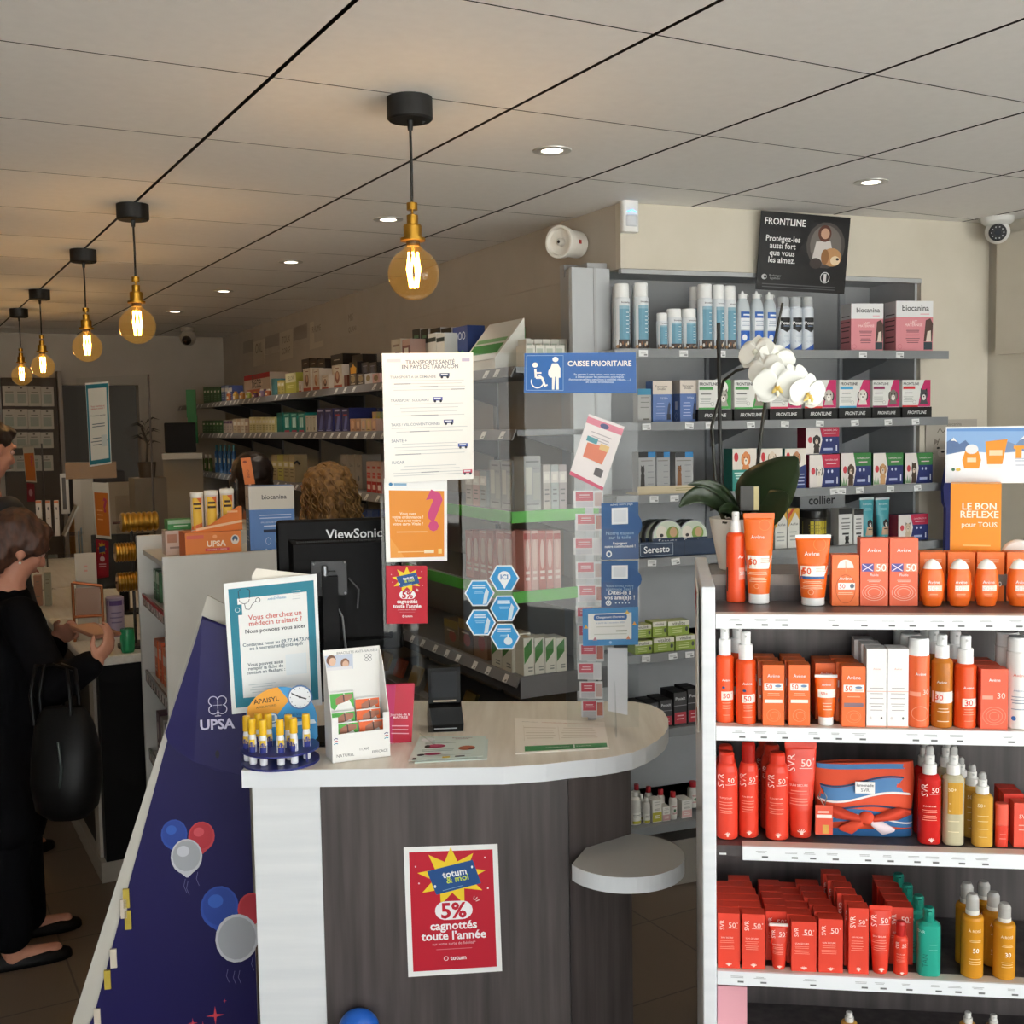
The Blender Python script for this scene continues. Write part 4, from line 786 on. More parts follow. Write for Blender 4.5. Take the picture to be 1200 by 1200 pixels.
def tqt(l): return mk_tube(l, lambda p, w, h: (p.t('biocanina', 0, .86, .06, '#e6f1f2', w=1.2), p.lines(-.5, .5, [.76, .72], .012, '#9fd0d6'), head(p, .1, .42, .3, .09, '#2c2a2a', '#1c1a1a', '#e9e4de', 'dog'), p.p([(-.5, .15), (.6, .15), (.5, .34), (-.35, .34)], '#c9a88a')), 'shampoo_tube', '#4fa9b4', .08, '#3f97a4', crimp='#d9dede')
p4(1010.5, 1028, 584, .06, tqt('turquoise shampoo tube with dog picture, left one of two'), d=.04)
p4(1029, 1046.5, 584, .06, tqt('turquoise shampoo tube with dog picture, right one of two'), d=.04)
p4(1052, 1088.5, 603, .02, nv('navy and red box with siamese cat at the right end of the fourth pet shelf', RP, '#c9b49a', '#2f231c', 'cat'), d=.055)
# shelf talker signs
def talker(x0, x1, y0, y1, v, draw, name, label, cat='sign', col='#a2a4a5'):
    a, zt = PF.hit(x0, y0, v); b, zb = PF.hit(x1, y1, v); m = MB(); m.box(a, v, zb, b, v+.002, zt, col); p = Pad(m, flat(v), lambda x: a+(b-a)*x, lambda q: zb+(zt-zb)*q); draw(p); return tag(m.ob(name, None, PF.w(0, 0, 0), PF.rz), label, cat)
talker(938, 990, 566, 618, .08, lambda p: (p.t('les', .3, .84, .1, '#33343a', w=.12), p.t('collier', .48, .62, .2, '#1f1f22', .02, w=.6), p.lines(.35, .62, [.42], .03, '#4a4b4e', 0)), 'shelf_sign', 'grey shelf sign with handwritten black word above the jar')
# stacked green boxes and dark boxes lower down
def grn(l): return lambda w, h, d: carton('medicine_box', l, 'box', w, h, d, '#8ba23a', lambda p, w, h: (p.r(-1, .68, 1, 1, '#d9d8cc'), p.t('vitalité', 0, .84, .2, '#4a4c3a', .01, w=1.2), p.lines(-.7, .4, [.5, .35, .2], .05, '#cbd48e'), p.e(.75, .4, .14, .16, '#3a4436')), top='#b9c07f')
for x0, x1, yt, lf, l in ((744, 764.5, 752, 0, 'left'), (765.5, 790.5, 748, 0, 'middle'), (791.5, 815, 745, 0, 'right')): pput(x0, x1, yt, 4, -.015, grn(l+' one in the lower row of green and white boxes right of the plexiglass'), d=.06)
for x0, x1, yt, l in ((744, 763.5, 733, 'left'), (764.5, 781.5, 729, 'middle'), (782.5, 808, 728, 'right')): pput(x0, x1, yt, 4, .0, grn(l+' one in the upper row of green and white boxes right of the plexiglass'), d=.06, lift=PF.hit(780, 747, PO)[1]-PZS[4]+.0035)
def dk(l): return lambda w, h, d: carton('medicine_box', l, 'box', w, h, d, '#2b2a2d', lambda p, w, h: (p.t('Pouxit', 0, .82, .12, '#d9dadd', .01, w=1.5), p.r(-1, .60, 1, .615, '#a9abb0'), p.r(-.9, .06, .9, .4, '#b3293a'), p.lines(-.6, .6, [.3, .2], .03, '#e9c0c5')), top='#222124')
for k, (x0, x1, yt) in enumerate(((745, 758, 826), (759, 772, 824), (773, 788, 821), (789.5, 805, 812), (806, 822, 808))):
    pput(x0, x1, yt, 5, .0, dk(f'black and red lice treatment box, {ORD[k]} from the left beyond the counter end'), d=.05, n=2, back=f'black box behind the {ORD[k]} black and red box')
# bottles with red caps on the lowest shelf
def rcb(l): 
    def f(w, h, d):
        hb = h*.8; return vessel('spirit_bottle', l, 'bottle', cyl(w, hb, .85, .5), '#dfdcd6', lambda p, w_, h_: (p.r(-.9, .2, .9, .7, '#eae6e0'), p.lines(-.6, .6, [.62, .58], .02, '#b9474a'), p.e(0, .42, .3, .07, '#3f7a4f'), p.lines(-.6, .6, [.3, .26], .02, '#b9474a')), [('red_cap', capmb(w*.33, hb-.001, h, '#bf2a33'))]); return f
    return f
def wcb(l): return lambda w, h, d: vessel('clear_bottle', l, 'bottle', cyl(w, h*.86, .75, .4), '#cfcfca', lambda p, w_, h_: (p.r(-.95, .05, .95, .45, '#e2e2dc'), p.r(-.95, .05, .95, .15, '#b9b23a'), p.lines(-.7, .6, [.36, .3], .02, '#77776f')), [('cap', capmb(w*.25, h*.859, h, '#dcdcd8'))])
def wcart(l, acc): return lambda w, h, d: carton('medicine_box', l, 'box', w, h, d, '#dfddd6', lambda p, w, h: (p.r(-1, .04, 1, .45, acc), p.lines(-.7, .7, [.9, .8, .6, .55], .02, '#8a8a82'), p.lines(-.7, .7, [.3, .2], .03, '#f1efe8')))
pput(740, 754, 930, 6, .0, wcb('clear bottle with yellow label next to the dark counter side'), n=3, back='clear bottle {} back beside the counter side', gap=.01, du=-.004)
pput(755, 763.5, 936, 6, .0, wcb('clear bottle with yellow label left of the yellow and white carton'), n=2, back='clear bottle behind the one left of the yellow carton', gap=.01)
pput(764.5, 775.5, 938, 6, .0, wcart('white and yellow carton among the bottles on the lowest shelf', '#b9b23a'), d=.05)
pput(776.5, 785.5, 946, 6, .0, wcart('white and red carton left of the front red-capped bottle', '#c9a0a0'), d=.05)
pput(786.5, 795, 929, 6, .0, rcb('front red-capped white bottle on the lowest shelf'), n=4, back='red-capped white bottle {} back in its slanting file', gap=.014, du=-.028)
pput(799, 811, 938, 6, .0, wcart('white carton with red side on the lowest shelf', '#dfb5b2'), d=.06)
pput(808, 820, 917, 6, .09, rcb('tall red-capped bottle beside the white edge of the sun-care display'))
# things on the walls and ceiling of this corner
def wallq(px, py, v): u, z = PF.hit(px, py, v); return u, z
u, z = wallq(941, 297, -.03); w = PF.hit(993, 300, -.03)[0]-PF.hit(889, 300, -.03)[0]; h = wallq(941, 252, -.03)[1]-wallq(941, 342, -.03)[1]
m = MB(); m.box(-w/2, 0, -h/2, w/2, .004, h/2, M('#17171a', .35)); p = Pad(m, flat(0), lambda x: x*w, lambda q: q*h)
p.t('FRONTLINE', -.23, .38, .1, '#f1f1f1', .012, w=.45); p.t('Protégez-les\naussi fort\nque vous\nles aimez.', -.24, .03, .1, '#e6e6e6', .012, w=.38); p.lines(-.45, .4, [-.42, -.455], .012, '#55555a', .05); p.e(-.42, -.33, .03, .035, '#b9b9bb'); p.e(-.41, -.33, .015, .02, '#17171a'); p.t('Boehringer\nIngelheim', -.3, -.33, .03, '#9a9a9c', w=.13); p.ring(.26, -.3, .05, .003, '#d8d8d8', 18); p.r(.245, -.35, .275, -.25, '#d8d8d8')
p.e(.24, .12, .22, .30, '#4a4543'); p.e(.24, .12, .18, .26, '#6e6763'); p.p([(.09, -.1), (.13, .16), (.29, .18), (.36, -.1)], '#c9c3bf'); p.e(.22, .27, .075, .11, '#5a2f20'); p.e(.225, .27, .05, .07, '#c49a80'); p.e(.32, -.03, .11, .12, '#b98a5c'); p.e(.36, -.07, .055, .06, '#e0c9a8'); p.e(.385, -.05, .018, .018, '#221a16'); p.e(.24, -.03, .045, .1, '#8f6238'); p.e(.14, -.12, .07, .07, '#3c3230')
o = tag(m.ob('poster'), 'black poster of a woman hugging a dog, leaning over the shelf recess', 'poster'); o.matrix_world = Matrix.Translation(PF.w(u, -.035, z)) @ Matrix.Rotation(PF.rz, 4, 'Z') @ Matrix.Rotation(R(6), 4, 'X') @ Matrix.Rotation(R(1.2), 4, 'Y')
# motion detector at the corner
u, z = wallq(737, 254, -.02); r = empty('motion_detector', PF.w(max(u, .02), -.021, z-.055), PF.rz); tag(r, 'small white motion detector with blue light beside the wall corner', 'detector')
m = MB(); m.solid([(0, .03, .02, 4), (.004, .032, .021, 4), (.106, .032, .021, 4), (.11, .03, .02, 4)], '#e4e4e2'); m.ob('housing', r)
m = MB(); m.solid([(.018, .022, .006, 2), (.022, .023, .012, 2), (.055, .023, .012, 2), (.06, .021, .006, 2)], '#d2d6dc', 18); m.T = Matrix.Identity(4); q = m.ob('lens', r); q.location = (0, -.017, 0)
m = MB(); m.tube([(-.018, -.021, .068), (0, -.0255, .074), (.018, -.021, .068)], .0022, M('#5aa8ff', .4, 0, 2.5), 8); m.ob('indicator_light', r)
# alarm siren on the return wall
c = at(659, 284, 4.15); c = Vector((2.26, 3.62, c.z)); d = ray(659, 284); t = 3.62/d.y; c = EYE+d*t; r = empty('alarm_siren', c); tag(r, 'white round alarm siren with a red mark, left of the wall corner', 'siren'); r.rotation_euler = (0, R(-91), R(24))
m = MB(); m.lathe([(.045, -.1), (.05, -.095), (.05, -.02), (.056, -.01), (.06, .02), (.058, .026), (.05, .026), (.046, .012), (.0, .0)], M('#e6e2d9', .45), 32); m.ob('housing', r)
m = MB(); m.lathe([(.016, .004), (.014, .018), (.004, .024), (0, .024)], M('#c9c5bd', .45), 20); m.lathe([(.006, .024), (.004, .027), (0, .027)], '#1f1d1b', 12); m.ob('horn_cone', r)
m = MB(); m.box(-.006, -.0515, -.05, .008, -.0485, -.036, '#b03a34'); m.ob('red_mark', r)
# dome camera near the far right corner
c = atz(1151, 262, CEIL); c = Vector((c.x-.06, c.y-.12, CEIL)); r = empty('security_camera', c); tag(r, 'white turret security camera under the ceiling near the right corner', 'camera')
m = MB(); m.lathe([(.0, -.03), (.045, -.03), (.06, -.018), (.062, 0), (0, 0)], M('#dcdcd8', .4), 32); m.ob('mount', r)
m = MB(); m.sphere((0, 0, -.055), .047, M('#e4e4e1', .4)); m.ob('ball_housing', r)
dv = (EYE+Vector((.2, 0, -.3))-(c+Vector((0, 0, -.055)))).normalized(); q = dv.to_track_quat('Z', 'Y').to_matrix().to_4x4(); m = MB(); m.T = Matrix.Translation((0, 0, -.055)) @ q
m.lathe([(.033, .032), (.033, .043), (.03, .046), (.0, .046)], '#17171a', 28); m.lathe([(.012, .0455), (.011, .049), (0, .049)], M('#2a2c33', .1), 18)
for k in range(10): a = k*math.pi/5; m.lathe([(.0025, .046), (.0025, .0475), (0, .0475)], '#d3d3d3', 8, (.022*math.cos(a), .022*math.sin(a), 0))
m.ob('lens', r)
# cat poster and blue standee on the right wall
def catp(p):
    p.t('biocanina', .55, .93, .05, '#6b655e', w=.28)
    head(p, .33, .55, .2, .13, '#a89f94', '#7d746a', '#c2bab0', 'cat'); p.p([(.12, .02), (.58, .02), (.5, .4), (.2, .4)], '#9f968b')
    for s in (-1, 1): p.line([(.33+s*.07, .72), (.33+s*.11, .62)], .004, '#5d554c'); p.line([(.33+s*.16, .5), (.33+s*.3, .47)], .002, '#6d655c')
    p.line([(.22, .8), (.27, .87), (.33, .8), (.39, .87), (.44, .8)], .003, '#5d554c'); p.t('fé', .82, .63, .2, '#1f1f21', .02, w=.28)
talker(1085, 1144, 492, 568, -.006, catp, 'poster', 'grey cat drawing poster on the wall right of the pet shelves', 'poster', '#aea79c')
a0, zt = PF.hit(1106, 524, -.16); a1, zb = PF.hit(1150, 640, -.16)
m = MB()
pts = [(a0+.012, 0), (a0, zb+.09-.0), (a0+.004, zb+.1)]
prof = lambda z0, z1, n=8: None
q = [(a0+.02*0+.01, .02), (a0+.01, zb+.16), (a0, zb+.18), (a0-.004, zb+.24), (a0+.012, zt-.08), (a0+.05, zt-.02), (a0+.10, zt), (a0+.2, zt), (a0+.2, .02)]
m.loft([[(x, -.165, z) for x, z in q], [(x, -.150, z) for x, z in q]], M('#252a66', .4), smooth=False)
tag(m.ob('blue_standee', None, PF.w(0, 0, 0), PF.rz), 'dark blue round-topped cardboard standee partly hidden by the alpine header', 'standee')
# ================================================================== FRONT COUNTER
KZ = .915
_a, _b2 = atz(283, 903, KZ), atz(590, 899, KZ)
KF = Fr(_a.x, _a.y, math.degrees(math.atan2(_b2.x-_a.x, _b2.y-_a.y)))
def kf(px, py, z=KZ): return KF.flat(px, py, z)
cnt = empty('service_counter', KF.w(0, 0, 0), KF.rz); tag(cnt, 'rounded pharmacy counter with pale top and dark wood front in the middle foreground', 'counter')
out = [(0, 0)]+[kf(*p) for p in ((440, 901), (590, 899), (640, 895.5), (670, 892), (698, 887.5+2), (722, 886), (741, 882), (757, 875.5), (770, 868), (779, 860), (783.5, 851), (783, 842), (777, 833), (763, 826), (742, 822))]+[kf(640, 822), kf(560, 822), (.12, .70), (0, .62)]
m = MB(); m.prism(out, KZ-.042, KZ, TOPWOOD, M('#e3e6ea', .35)); m.ob('countertop', cnt)
FV = .03
uA, uB, uC = [KF.hit(px, 1050, FV)[0] for px in (300, 379, 667)]
uD = KF.hit(740.5, 1050, .155)[0]
m = MB(); m.box(uA, FV, 0, uB-.001, .60, KZ-.043, WHITEWOOD); m.ob('white_end_panel', cnt)
m = MB(); m.prism([(uB, FV), (uC, FV), (uC, .56), (uB, .56)], 0, KZ-.043, WOOD); m.ob('front_panel', cnt)
m = MB(); m.prism([(uC+.0015, FV+.0005), (uD, .155), (uD+.01, .5), (uC+.0015, .5)], 0, KZ-.043, WOOD); m.ob('curved_end_panel', cnt)
sz = 1.72-(1003-497)/1340*2.72; c = atz(732, 1001, sz)-KF.o; cu, cv = c.dot(KF.u), c.dot(KF.v)
m = MB(); rr = .142; pts = [(cu+rr*math.cos(R(a)), cv+rr*math.sin(R(a))) for a in range(-155, 120, 6)]
m.prism(pts, sz-.038, sz, M('#a9a9a7', .4), M('#dfe3e7', .35)); m.ob('bag_shelf', cnt)
def sheet(fr, cs, v, name, label, draw=None, col='#f3f3f1', th=.0008, cat='sign', rough=.35, group=None):
    """paper between four corner points TL, TR, BR, BL on the plane v of a frame"""
    L = [Vector((u, v, z)) for u, z in (fr.hit(x, y, v) for x, y in cs)]; o0 = L[3].copy(); L = [q-o0 for q in L]
    w = (L[2]-L[3]).length; h = (L[0]-L[3]).length
    def S(x, z, o):
        a, b = x/w, z/h; p = (L[3]*(1-a)+L[2]*a)*(1-b)+(L[0]*(1-a)+L[1]*a)*b; return p+Vector((0, -o, 0))
    m = MB(); bk = [q+Vector((0, th, 0)) for q in L]
    m.loft([[tuple(q) for q in L], [tuple(q) for q in bk]], M(col, rough), smooth=False)
    if draw: draw(Pad(m, S, lambda x: x*w, lambda z: z*h))
    return tag(m.ob(name, None, fr.w(o0.x, o0.y, o0.z), fr.rz), label, cat, group)
def star(p, cx, cz, r0, r1, n, col, asp=1.0, rot=0):
    p.p([(cx+(r0 if k % 2 == 0 else r1)*math.cos(R(rot+180*k/n)), cz+(r0 if k % 2 == 0 else r1)*asp*math.sin(R(rot+180*k/n))) for k in range(2*n)], col)
def totum(p, b=.055):
    p.r(b, b*.72, 1-b, 1-b*.72, '#c3152f'); A = .72
    star(p, .5, .76, .37, .2, 9, '#f2cf2a', .62, 10)
    p.p([(.24, .81), (.73, .885), (.81, .70), (.33, .625)], '#1c4f8c'); p.t('totum', .53, .785, .05, '#f2f5f8', .02, w=.26, rot=R(9)); p.t('& moi', .56, .745, .05, '#c7d84a', .02, w=.24, rot=R(9)); p.line([(.4, .655), (.62, .69)], .0015, '#7fa3cc'); p.e(.32, .69, .012, .012, '#e9eef3'); p.e(.72, .83, .01, .01, '#e9eef3')
    for a in (.62, .68, .74): p.line([(a, .605-.0), (a+.03, .63)], .0014, '#f4e6e4') if 0 else None
    p.e(.42, .50, .11, .072, '#f4f1f3'); p.e(.60, .50, .11, .072, '#f4f1f3'); p.r(.42, .428, .60, .572, '#f4f1f3'); p.t('5%', .51, .50, .1, '#c3152f', .03, w=.27)
    for k in range(3): a = R(20+30*k); p.line([(.72+.03*math.cos(a), .555+.022*math.sin(a)), (.72+.07*math.cos(a), .555+.05*math.sin(a))], .0018, '#f4e6e4')
    p.t('cagnottés\ntoute l’année', .5, .345, .08, '#f8f2f2', .025, w=.69); p.t('sur votre carte de fidélité*', .5, .245, .03, '#ecc3c6', w=.46); p.r(.31, .198, .69, .203, '#d98089'); p.t('totum', .54, .128, .04, '#f6eaea', .02, w=.17); p.ring(.41, .128, .022, .0016, '#f6eaea', 12)
    for x, z in ((.15, .72), (.86, .9), (.12, .85), (.88, .66)): p.e(x, z, .009, .0065, '#f4dfe0')
sheet(KF, ((473, 993), (583, 989), (588.5, 1138), (478.5, 1145)), FV-.0012, 'poster', 'red loyalty card poster with white border on the dark counter front', totum, cat='poster')
# blue round thing just entering the frame at the counter foot
c = KF.hit(418, 1210, -.05); m = MB(); m.sphere((0, 0, 0), (.05, .035, .05), M('#1d5fc0', .35)); tag(m.ob('blue_balloon', None, KF.w(c[0], -.012, c[1]-.012), KF.rz), 'top of a blue round balloon at the bottom edge before the counter', 'balloon')
# ------------------------------------------------------------------ plexiglass screen and its notices
_a, _b2 = atz(664, 855, KZ), atz(749, 855, KZ)
XF = Fr(_a.x, _a.y, 122.0)
xu = lambda px, py=600: XF.hit(px, py, 0)[0]; xz = lambda px, py: XF.hit(px, py, 0)[1]
scr = empty('plexiglass_screen', XF.w(0, 0, KZ), XF.rz); tag(scr, 'clear plexiglass counter screen hung with notices and blue signs', 'screen')
ztop, zmid = xz(680, 412)-KZ, xz(660, 760)-KZ
m = MB(); m.box(xu(541), 0, zmid, xu(748.5), .004, ztop, PLEXI); m.ob('main_sheet', scr)
m = MB(); m.box(xu(664, 800), 0, .006, xu(712, 800), .004, zmid-.0005, PLEXI); m.ob('leg', scr)
m = MB(); m.box(xu(712.5, 800), 0, .006, xu(748.5, 800), .004, zmid-.0005, PLEXI); m.ob('leg', scr)
wl = XF.w(xu(540.5, 700), 0); WFr = Fr(wl.x, wl.y, 96)
wu = lambda px, py=600: WFr.hit(px, py, 0)[0]
m = MB(); rel = math.pi/2-R(96)-XF.rz; m.T = Matrix.Translation((xu(540.5, 700), 0, 0)) @ Matrix.Rotation(rel, 4, 'Z'); m.box(wu(446), 0, .17, -.001, .004, ztop, PLEXI); m.ob('side_wing', scr)
m = MB(); m.T = Matrix.Translation((xu(540.5, 700), 0, 0)) @ Matrix.Rotation(rel, 4, 'Z'); a = wu(490, 800); m.loft([[(a-.002, -.001, .006), (a-.002, -.12, .006), (a-.002, -.001, .26)], [(a+.003, -.001, .006), (a+.003, -.12, .006), (a+.003, -.001, .26)]], PLEXI, smooth=False); m.ob('foot', scr)
m = MB(); a = xu(720, 800); m.loft([[(a-.002, -.0015, .006), (a-.002, -.1, .006), (a-.002, -.0015, .13)], [(a+.002, -.0015, .006), (a+.002, -.1, .006), (a+.002, -.0015, .13)]], PLEXI, smooth=False); m.ob('foot', scr)
def transp(p):
    g, d = '#8d8f93', '#c2c4c5'
    p.t('TRANSPORTS SANTÉ\nEN PAYS DE TARASCON', .52, .915, .05, '#6f7784', .015, w=.62); p.r(.05, .93, .2, .955, '#c9ccd4'); p.r(.87, .93, .96, .955, '#b9b3cc')
    for z, s, wd in ((.815, 'TRANSPORT A LA DEMANDE', .5), (.635, 'TRANSPORT SOLIDAIRE', .42), (.45, 'TAXIS / VSL CONVENTIONNÉS', .54), (.325, 'SANTÉ +', .17), (.155, 'SUGAR', .14)): p.t(s, .08, z, .03, '#7d8796', .01, w=wd, al='L') if 0 else p.t(s, .08+wd/2, z, .03, '#8a93a0', .01, w=wd)
    p.lines(.08, .93, [.785, .762, .738, .714, .605, .575, .545, .515, .42, .39, .295, .27, .245, .215, .12, .095, .07, .05], .0045, d, .4)
    for x0, x1, z in ((.12, .3, .762), (.4, .6, .738), (.75, .9, .714), (.3, .6, .515), (.28, .5, .39), (.12, .4, .215), (.4, .6, .07)): p.r(x0, z-.003, x1, z+.003, '#8b8d92')
    for x, z, c in ((.68, .825, '#4b5a78'), (.6, .64, '#5d62a8'), (.72, .46, '#4e5488'), (.88, .27, '#4a5fa8'), (.93, .06, '#b5485c')):
        p.r(x-.06, z-.012, x+.05, z+.016, c); p.e(x-.035, z-.016, .014, .01, '#2f3340'); p.e(x+.03, z-.016, .014, .01, '#2f3340'); p.r(x-.045, z, x+.03, z+.01, '#d9dde6')
sheet(WFr, ((447.5, 414), (554.5, 413), (555, 561), (451, 566)), -.025, 'notice', 'white transport notice with grey and blue print at the top left of the screen', transp, '#eceae4', cat='notice')
def orange(p):
    p.r(.07, .05, .95, .86, '#e8912c'); p.p([(.07, .3), (.3, .05), (.07, .05)], '#eda044'); p.t('?', .79, .62, .3, '#d0467c', .04, w=.27); p.t('Vous avez\nvotre ordonnance ?\nVous avez votre\nvotre carte Vitale ?', .36, .52, .05, '#fbe9cc', .015, w=.5); p.lines(.15, .7, [.36, .12], .012, '#f3c68a'); p.e(.1, .93, .03, .02, '#3f86b8'); p.r(.15, .915, .35, .945, '#8fb6d2'); p.r(.85, .09, .91, .15, '#f4d27e'); p.r(.62, .1, .78, .14, '#f8e4c0')
sheet(WFr, ((450, 560.5), (524, 562), (524, 657), (452.5, 659)), -.0055, 'notice', 'orange notice with a pink question mark on the screen below the transport notice', orange, '#f2f1ee', cat='notice')
sheet(WFr, ((452.5, 663), (500.5, 663), (501, 730.5), (453, 731)), -.003, 'small_poster', 'small red loyalty card poster hung before the black monitor', lambda p: totum(p, .0), '#c3152f', cat='poster')
def caisse(p):
    p.r(.02, .06, .35, .94, '#1d62ae')
    for a, b in (((.02, .06), (.35, .06)), ((.35, .06), (.35, .94)), ((.35, .94), (.02, .94)), ((.02, .94), (.02, .06))): p.line([a, b], .0009, '#9fc3e6')
    w = WHITE
    p.ring(.12, .28, .055, .0032, w, 26, -200, 90, None); p.e(.098, .70, .025, .065, w); p.line([(.10, .6), (.105, .38), (.16, .38), (.19, .15)], .0058, w); p.line([(.105, .5), (.155, .5)], .004, w); p.line([(.185, .17), (.21, .2)], .004, w)
    p.e(.28, .84, .027, .065, w); p.p([(.25, .74), (.30, .74), (.325, .62), (.325, .38), (.31, .38), (.31, .08), (.285, .08), (.282, .4), (.276, .4), (.27, .08), (.25, .08), (.25, .38), (.225, .45), (.232, .6)], w); p.e(.245, .5, .03, .12, w)
    p.t('CAISSE PRIORITAIRE', .675, .735, .1, w, .02, w=.57); p.t('En passant à cette caisse, vous vous engagez\nà laisser passer les personnes prioritaires\n(femmes enceintes, personnes à mobilité réduite, …)\nen toutes circonstances', .675, .37, .05, '#cfe2f4', .01, w=.55)
sheet(XF, ((614.5, 414), (745, 413), (746, 461), (614, 460)), -.003, 'sign', 'blue priority till sign with wheelchair pictogram at the top of the screen', caisse, '#1a5ca8', cat='sign')
def qr(top, l1, l2):
    def f(p):
        p.r(.0, .55, 1, 1, '#2a5c94'); p.e(.7, .6, .4, .25, '#275892'); p.r(.28, .62, .72, .91, '#eef2f6'); p.r(.33, .66, .67, .87, '#dfe5ec'); p.t(l1, .5, .43, .05, '#a9c6e4', w=.75); p.t(l2, .5, .26, .05, '#f2f6fa', .015, w=.82); p.e(.2, .1, .08, .06, '#e6edf4'); p.e(.2, .1, .045, .034, '#2a5c94')
        if not top: p.e(.2, .1, .03, .02, '#e6edf4'); [p.e(.4+.09*k, .1, .02, .015, '#cfe0f0') for k in range(5)]
        else: p.t('suivez notre page', .55, .965, .03, '#dbe7f2', w=.6)
    return f
sheet(XF, ((704.5, 590), (748, 588), (748.5, 655), (705, 656)), -.003, 'sign', 'upper blue social page sign at the right edge of the screen', qr(1, 'Notre espace\nsur la toile', 'Rejoignez\nnotre communauté !'), '#1f4d86', cat='sign')
sheet(XF, ((704.5, 658), (748, 657), (747.5, 712), (704.5, 712)), -.003, 'sign', 'lower blue review sign between the social page sign and the opening hours sign', qr(0, 'Vous aimez votre\npharmacie Taxil ?', 'Dites-le à\nvos ami(e)s !'), '#1f4d86', cat='sign')
def horaires(p):
    p.r(.1, .16, .88, .86, '#eef0ee'); p.e(.24, .75, .04, .08, '#3567a8'); p.e(.76, .75, .04, .08, '#3567a8'); p.r(.24, .67, .76, .83, '#3567a8'); p.t('Changement d’horaires', .5, .75, .06, '#f4f7fa', .012, w=.5); p.t('à partir du 2 novembre 2022', .5, .6, .04, '#7a9ac0', w=.5); p.lines(.2, .8, [.5, .3], .02, '#c9ccc6'); p.r(.6, .36, .8, .4, '#a9aaa2')
    for x, z, c in ((.06, .5, '#e6c05a'), (.93, .55, '#e6b45a'), (.22, .17, '#c98a9a'), (.82, .18, '#d98a70'), (.8, .86, '#e6c05a')): p.p([(x-.04, z-.03), (x+.04, z-.03), (x, z+.07)], c)
    p.e(.5, .08, .025, .04, '#8fc3e8')
sheet(XF, ((682.5, 713.5), (748, 711), (748, 755.5), (683, 757)), -.0055, 'sign', 'bright blue opening hours sign with white panel at the lower right of the screen', horaires, '#1f80c0', cat='sign')
def leaf(p):
    p.p([(0, .86), (1, .86), (1, .96), (0, .96)], '#d98a9c'); p.e(.5, .9, .12, .04, '#5a5f86'); p.lines(.2, .8, [.76, .7, .66], .015, '#b9b2b5'); p.p([(.2, .35), (.75, .35), (.8, .62), (.2, .58)], '#e0876c'); p.p([(.15, .6), (.45, .6), (.45, .68), (.15, .68)], '#5fa0aa'); p.r(.55, .55, .8, .64, '#e3c48a'); p.p([(0, 0), (1, 0), (1, .05), (0, .06)], '#d0607c'); p.r(.62, .16, .85, .28, '#6a6668')
sheet(XF, ((690, 485), (732, 500), (706, 575), (667, 556)), -.003, 'leaflet', 'white and pink leaflet stuck at a slant on the screen', leaf, '#e6e0e0', cat='leaflet')
hexl = {(591, 677.6): 'topmost hexagon sticker with a white map pin on the screen', (562, 695): 'blue hexagon sticker at the upper left of its cluster', (591.5, 713): 'blue hexagon sticker right below the map pin one', (563.5, 729.5): 'blue hexagon sticker at the lower left of its cluster', (592, 746): 'lowest blue hexagon sticker of the cluster on the screen'}
for n_, ((hx, hy), l) in enumerate(hexl.items()):
    u, z = XF.hit(hx, hy, -.002); r_ = XF.hit(hx+17.6, hy, -.002)[0]-u; m = MB(); H6 = lambda k: [(k*r_*math.cos(R(60*j)), k*r_*math.sin(R(60*j))) for j in range(6)]
    m.loft([[(x, 0, z_) for x, z_ in H6(1)], [(x, .0006, z_) for x, z_ in H6(1)]], '#eaf2f8', smooth=False); p = Pad(m, flat(0), lambda x: x*r_, lambda q: q*r_); p.p([(.9*math.cos(R(60*j)), .9*math.sin(R(60*j))) for j in range(6)], '#2f9bdc')
    if n_ == 0: p.e(0, .08, .42, .4, '#f2f7fb'); p.p([(-.34, -.1), (.34, -.1), (0, -.72)], '#f2f7fb'); p.t('ICI', 0, .08, .3, '#2f86c4', .02, w=.5)
    else:
        p.lines(-.5, .4, [.5, .36], .09, '#cfe6f5', .2); p.lines(-.4, .3, [.1, 0], .05, '#8fc8ec')
        if n_ == 4: p.e(.2, -.3, .28, .26, '#dcebf5'); p.r(.15, -.12, .25, .15, '#dcebf5')
        else: p.p([(.2, -.75), (.45, -.7), (.62, .1), (.45, .35), (.3, -.1)], '#cfe3f1')
    tag(m.ob('hexagon_sticker', None, XF.w(u, -.002, z), XF.rz), l, 'sticker', 'blue hexagon stickers on the screen')
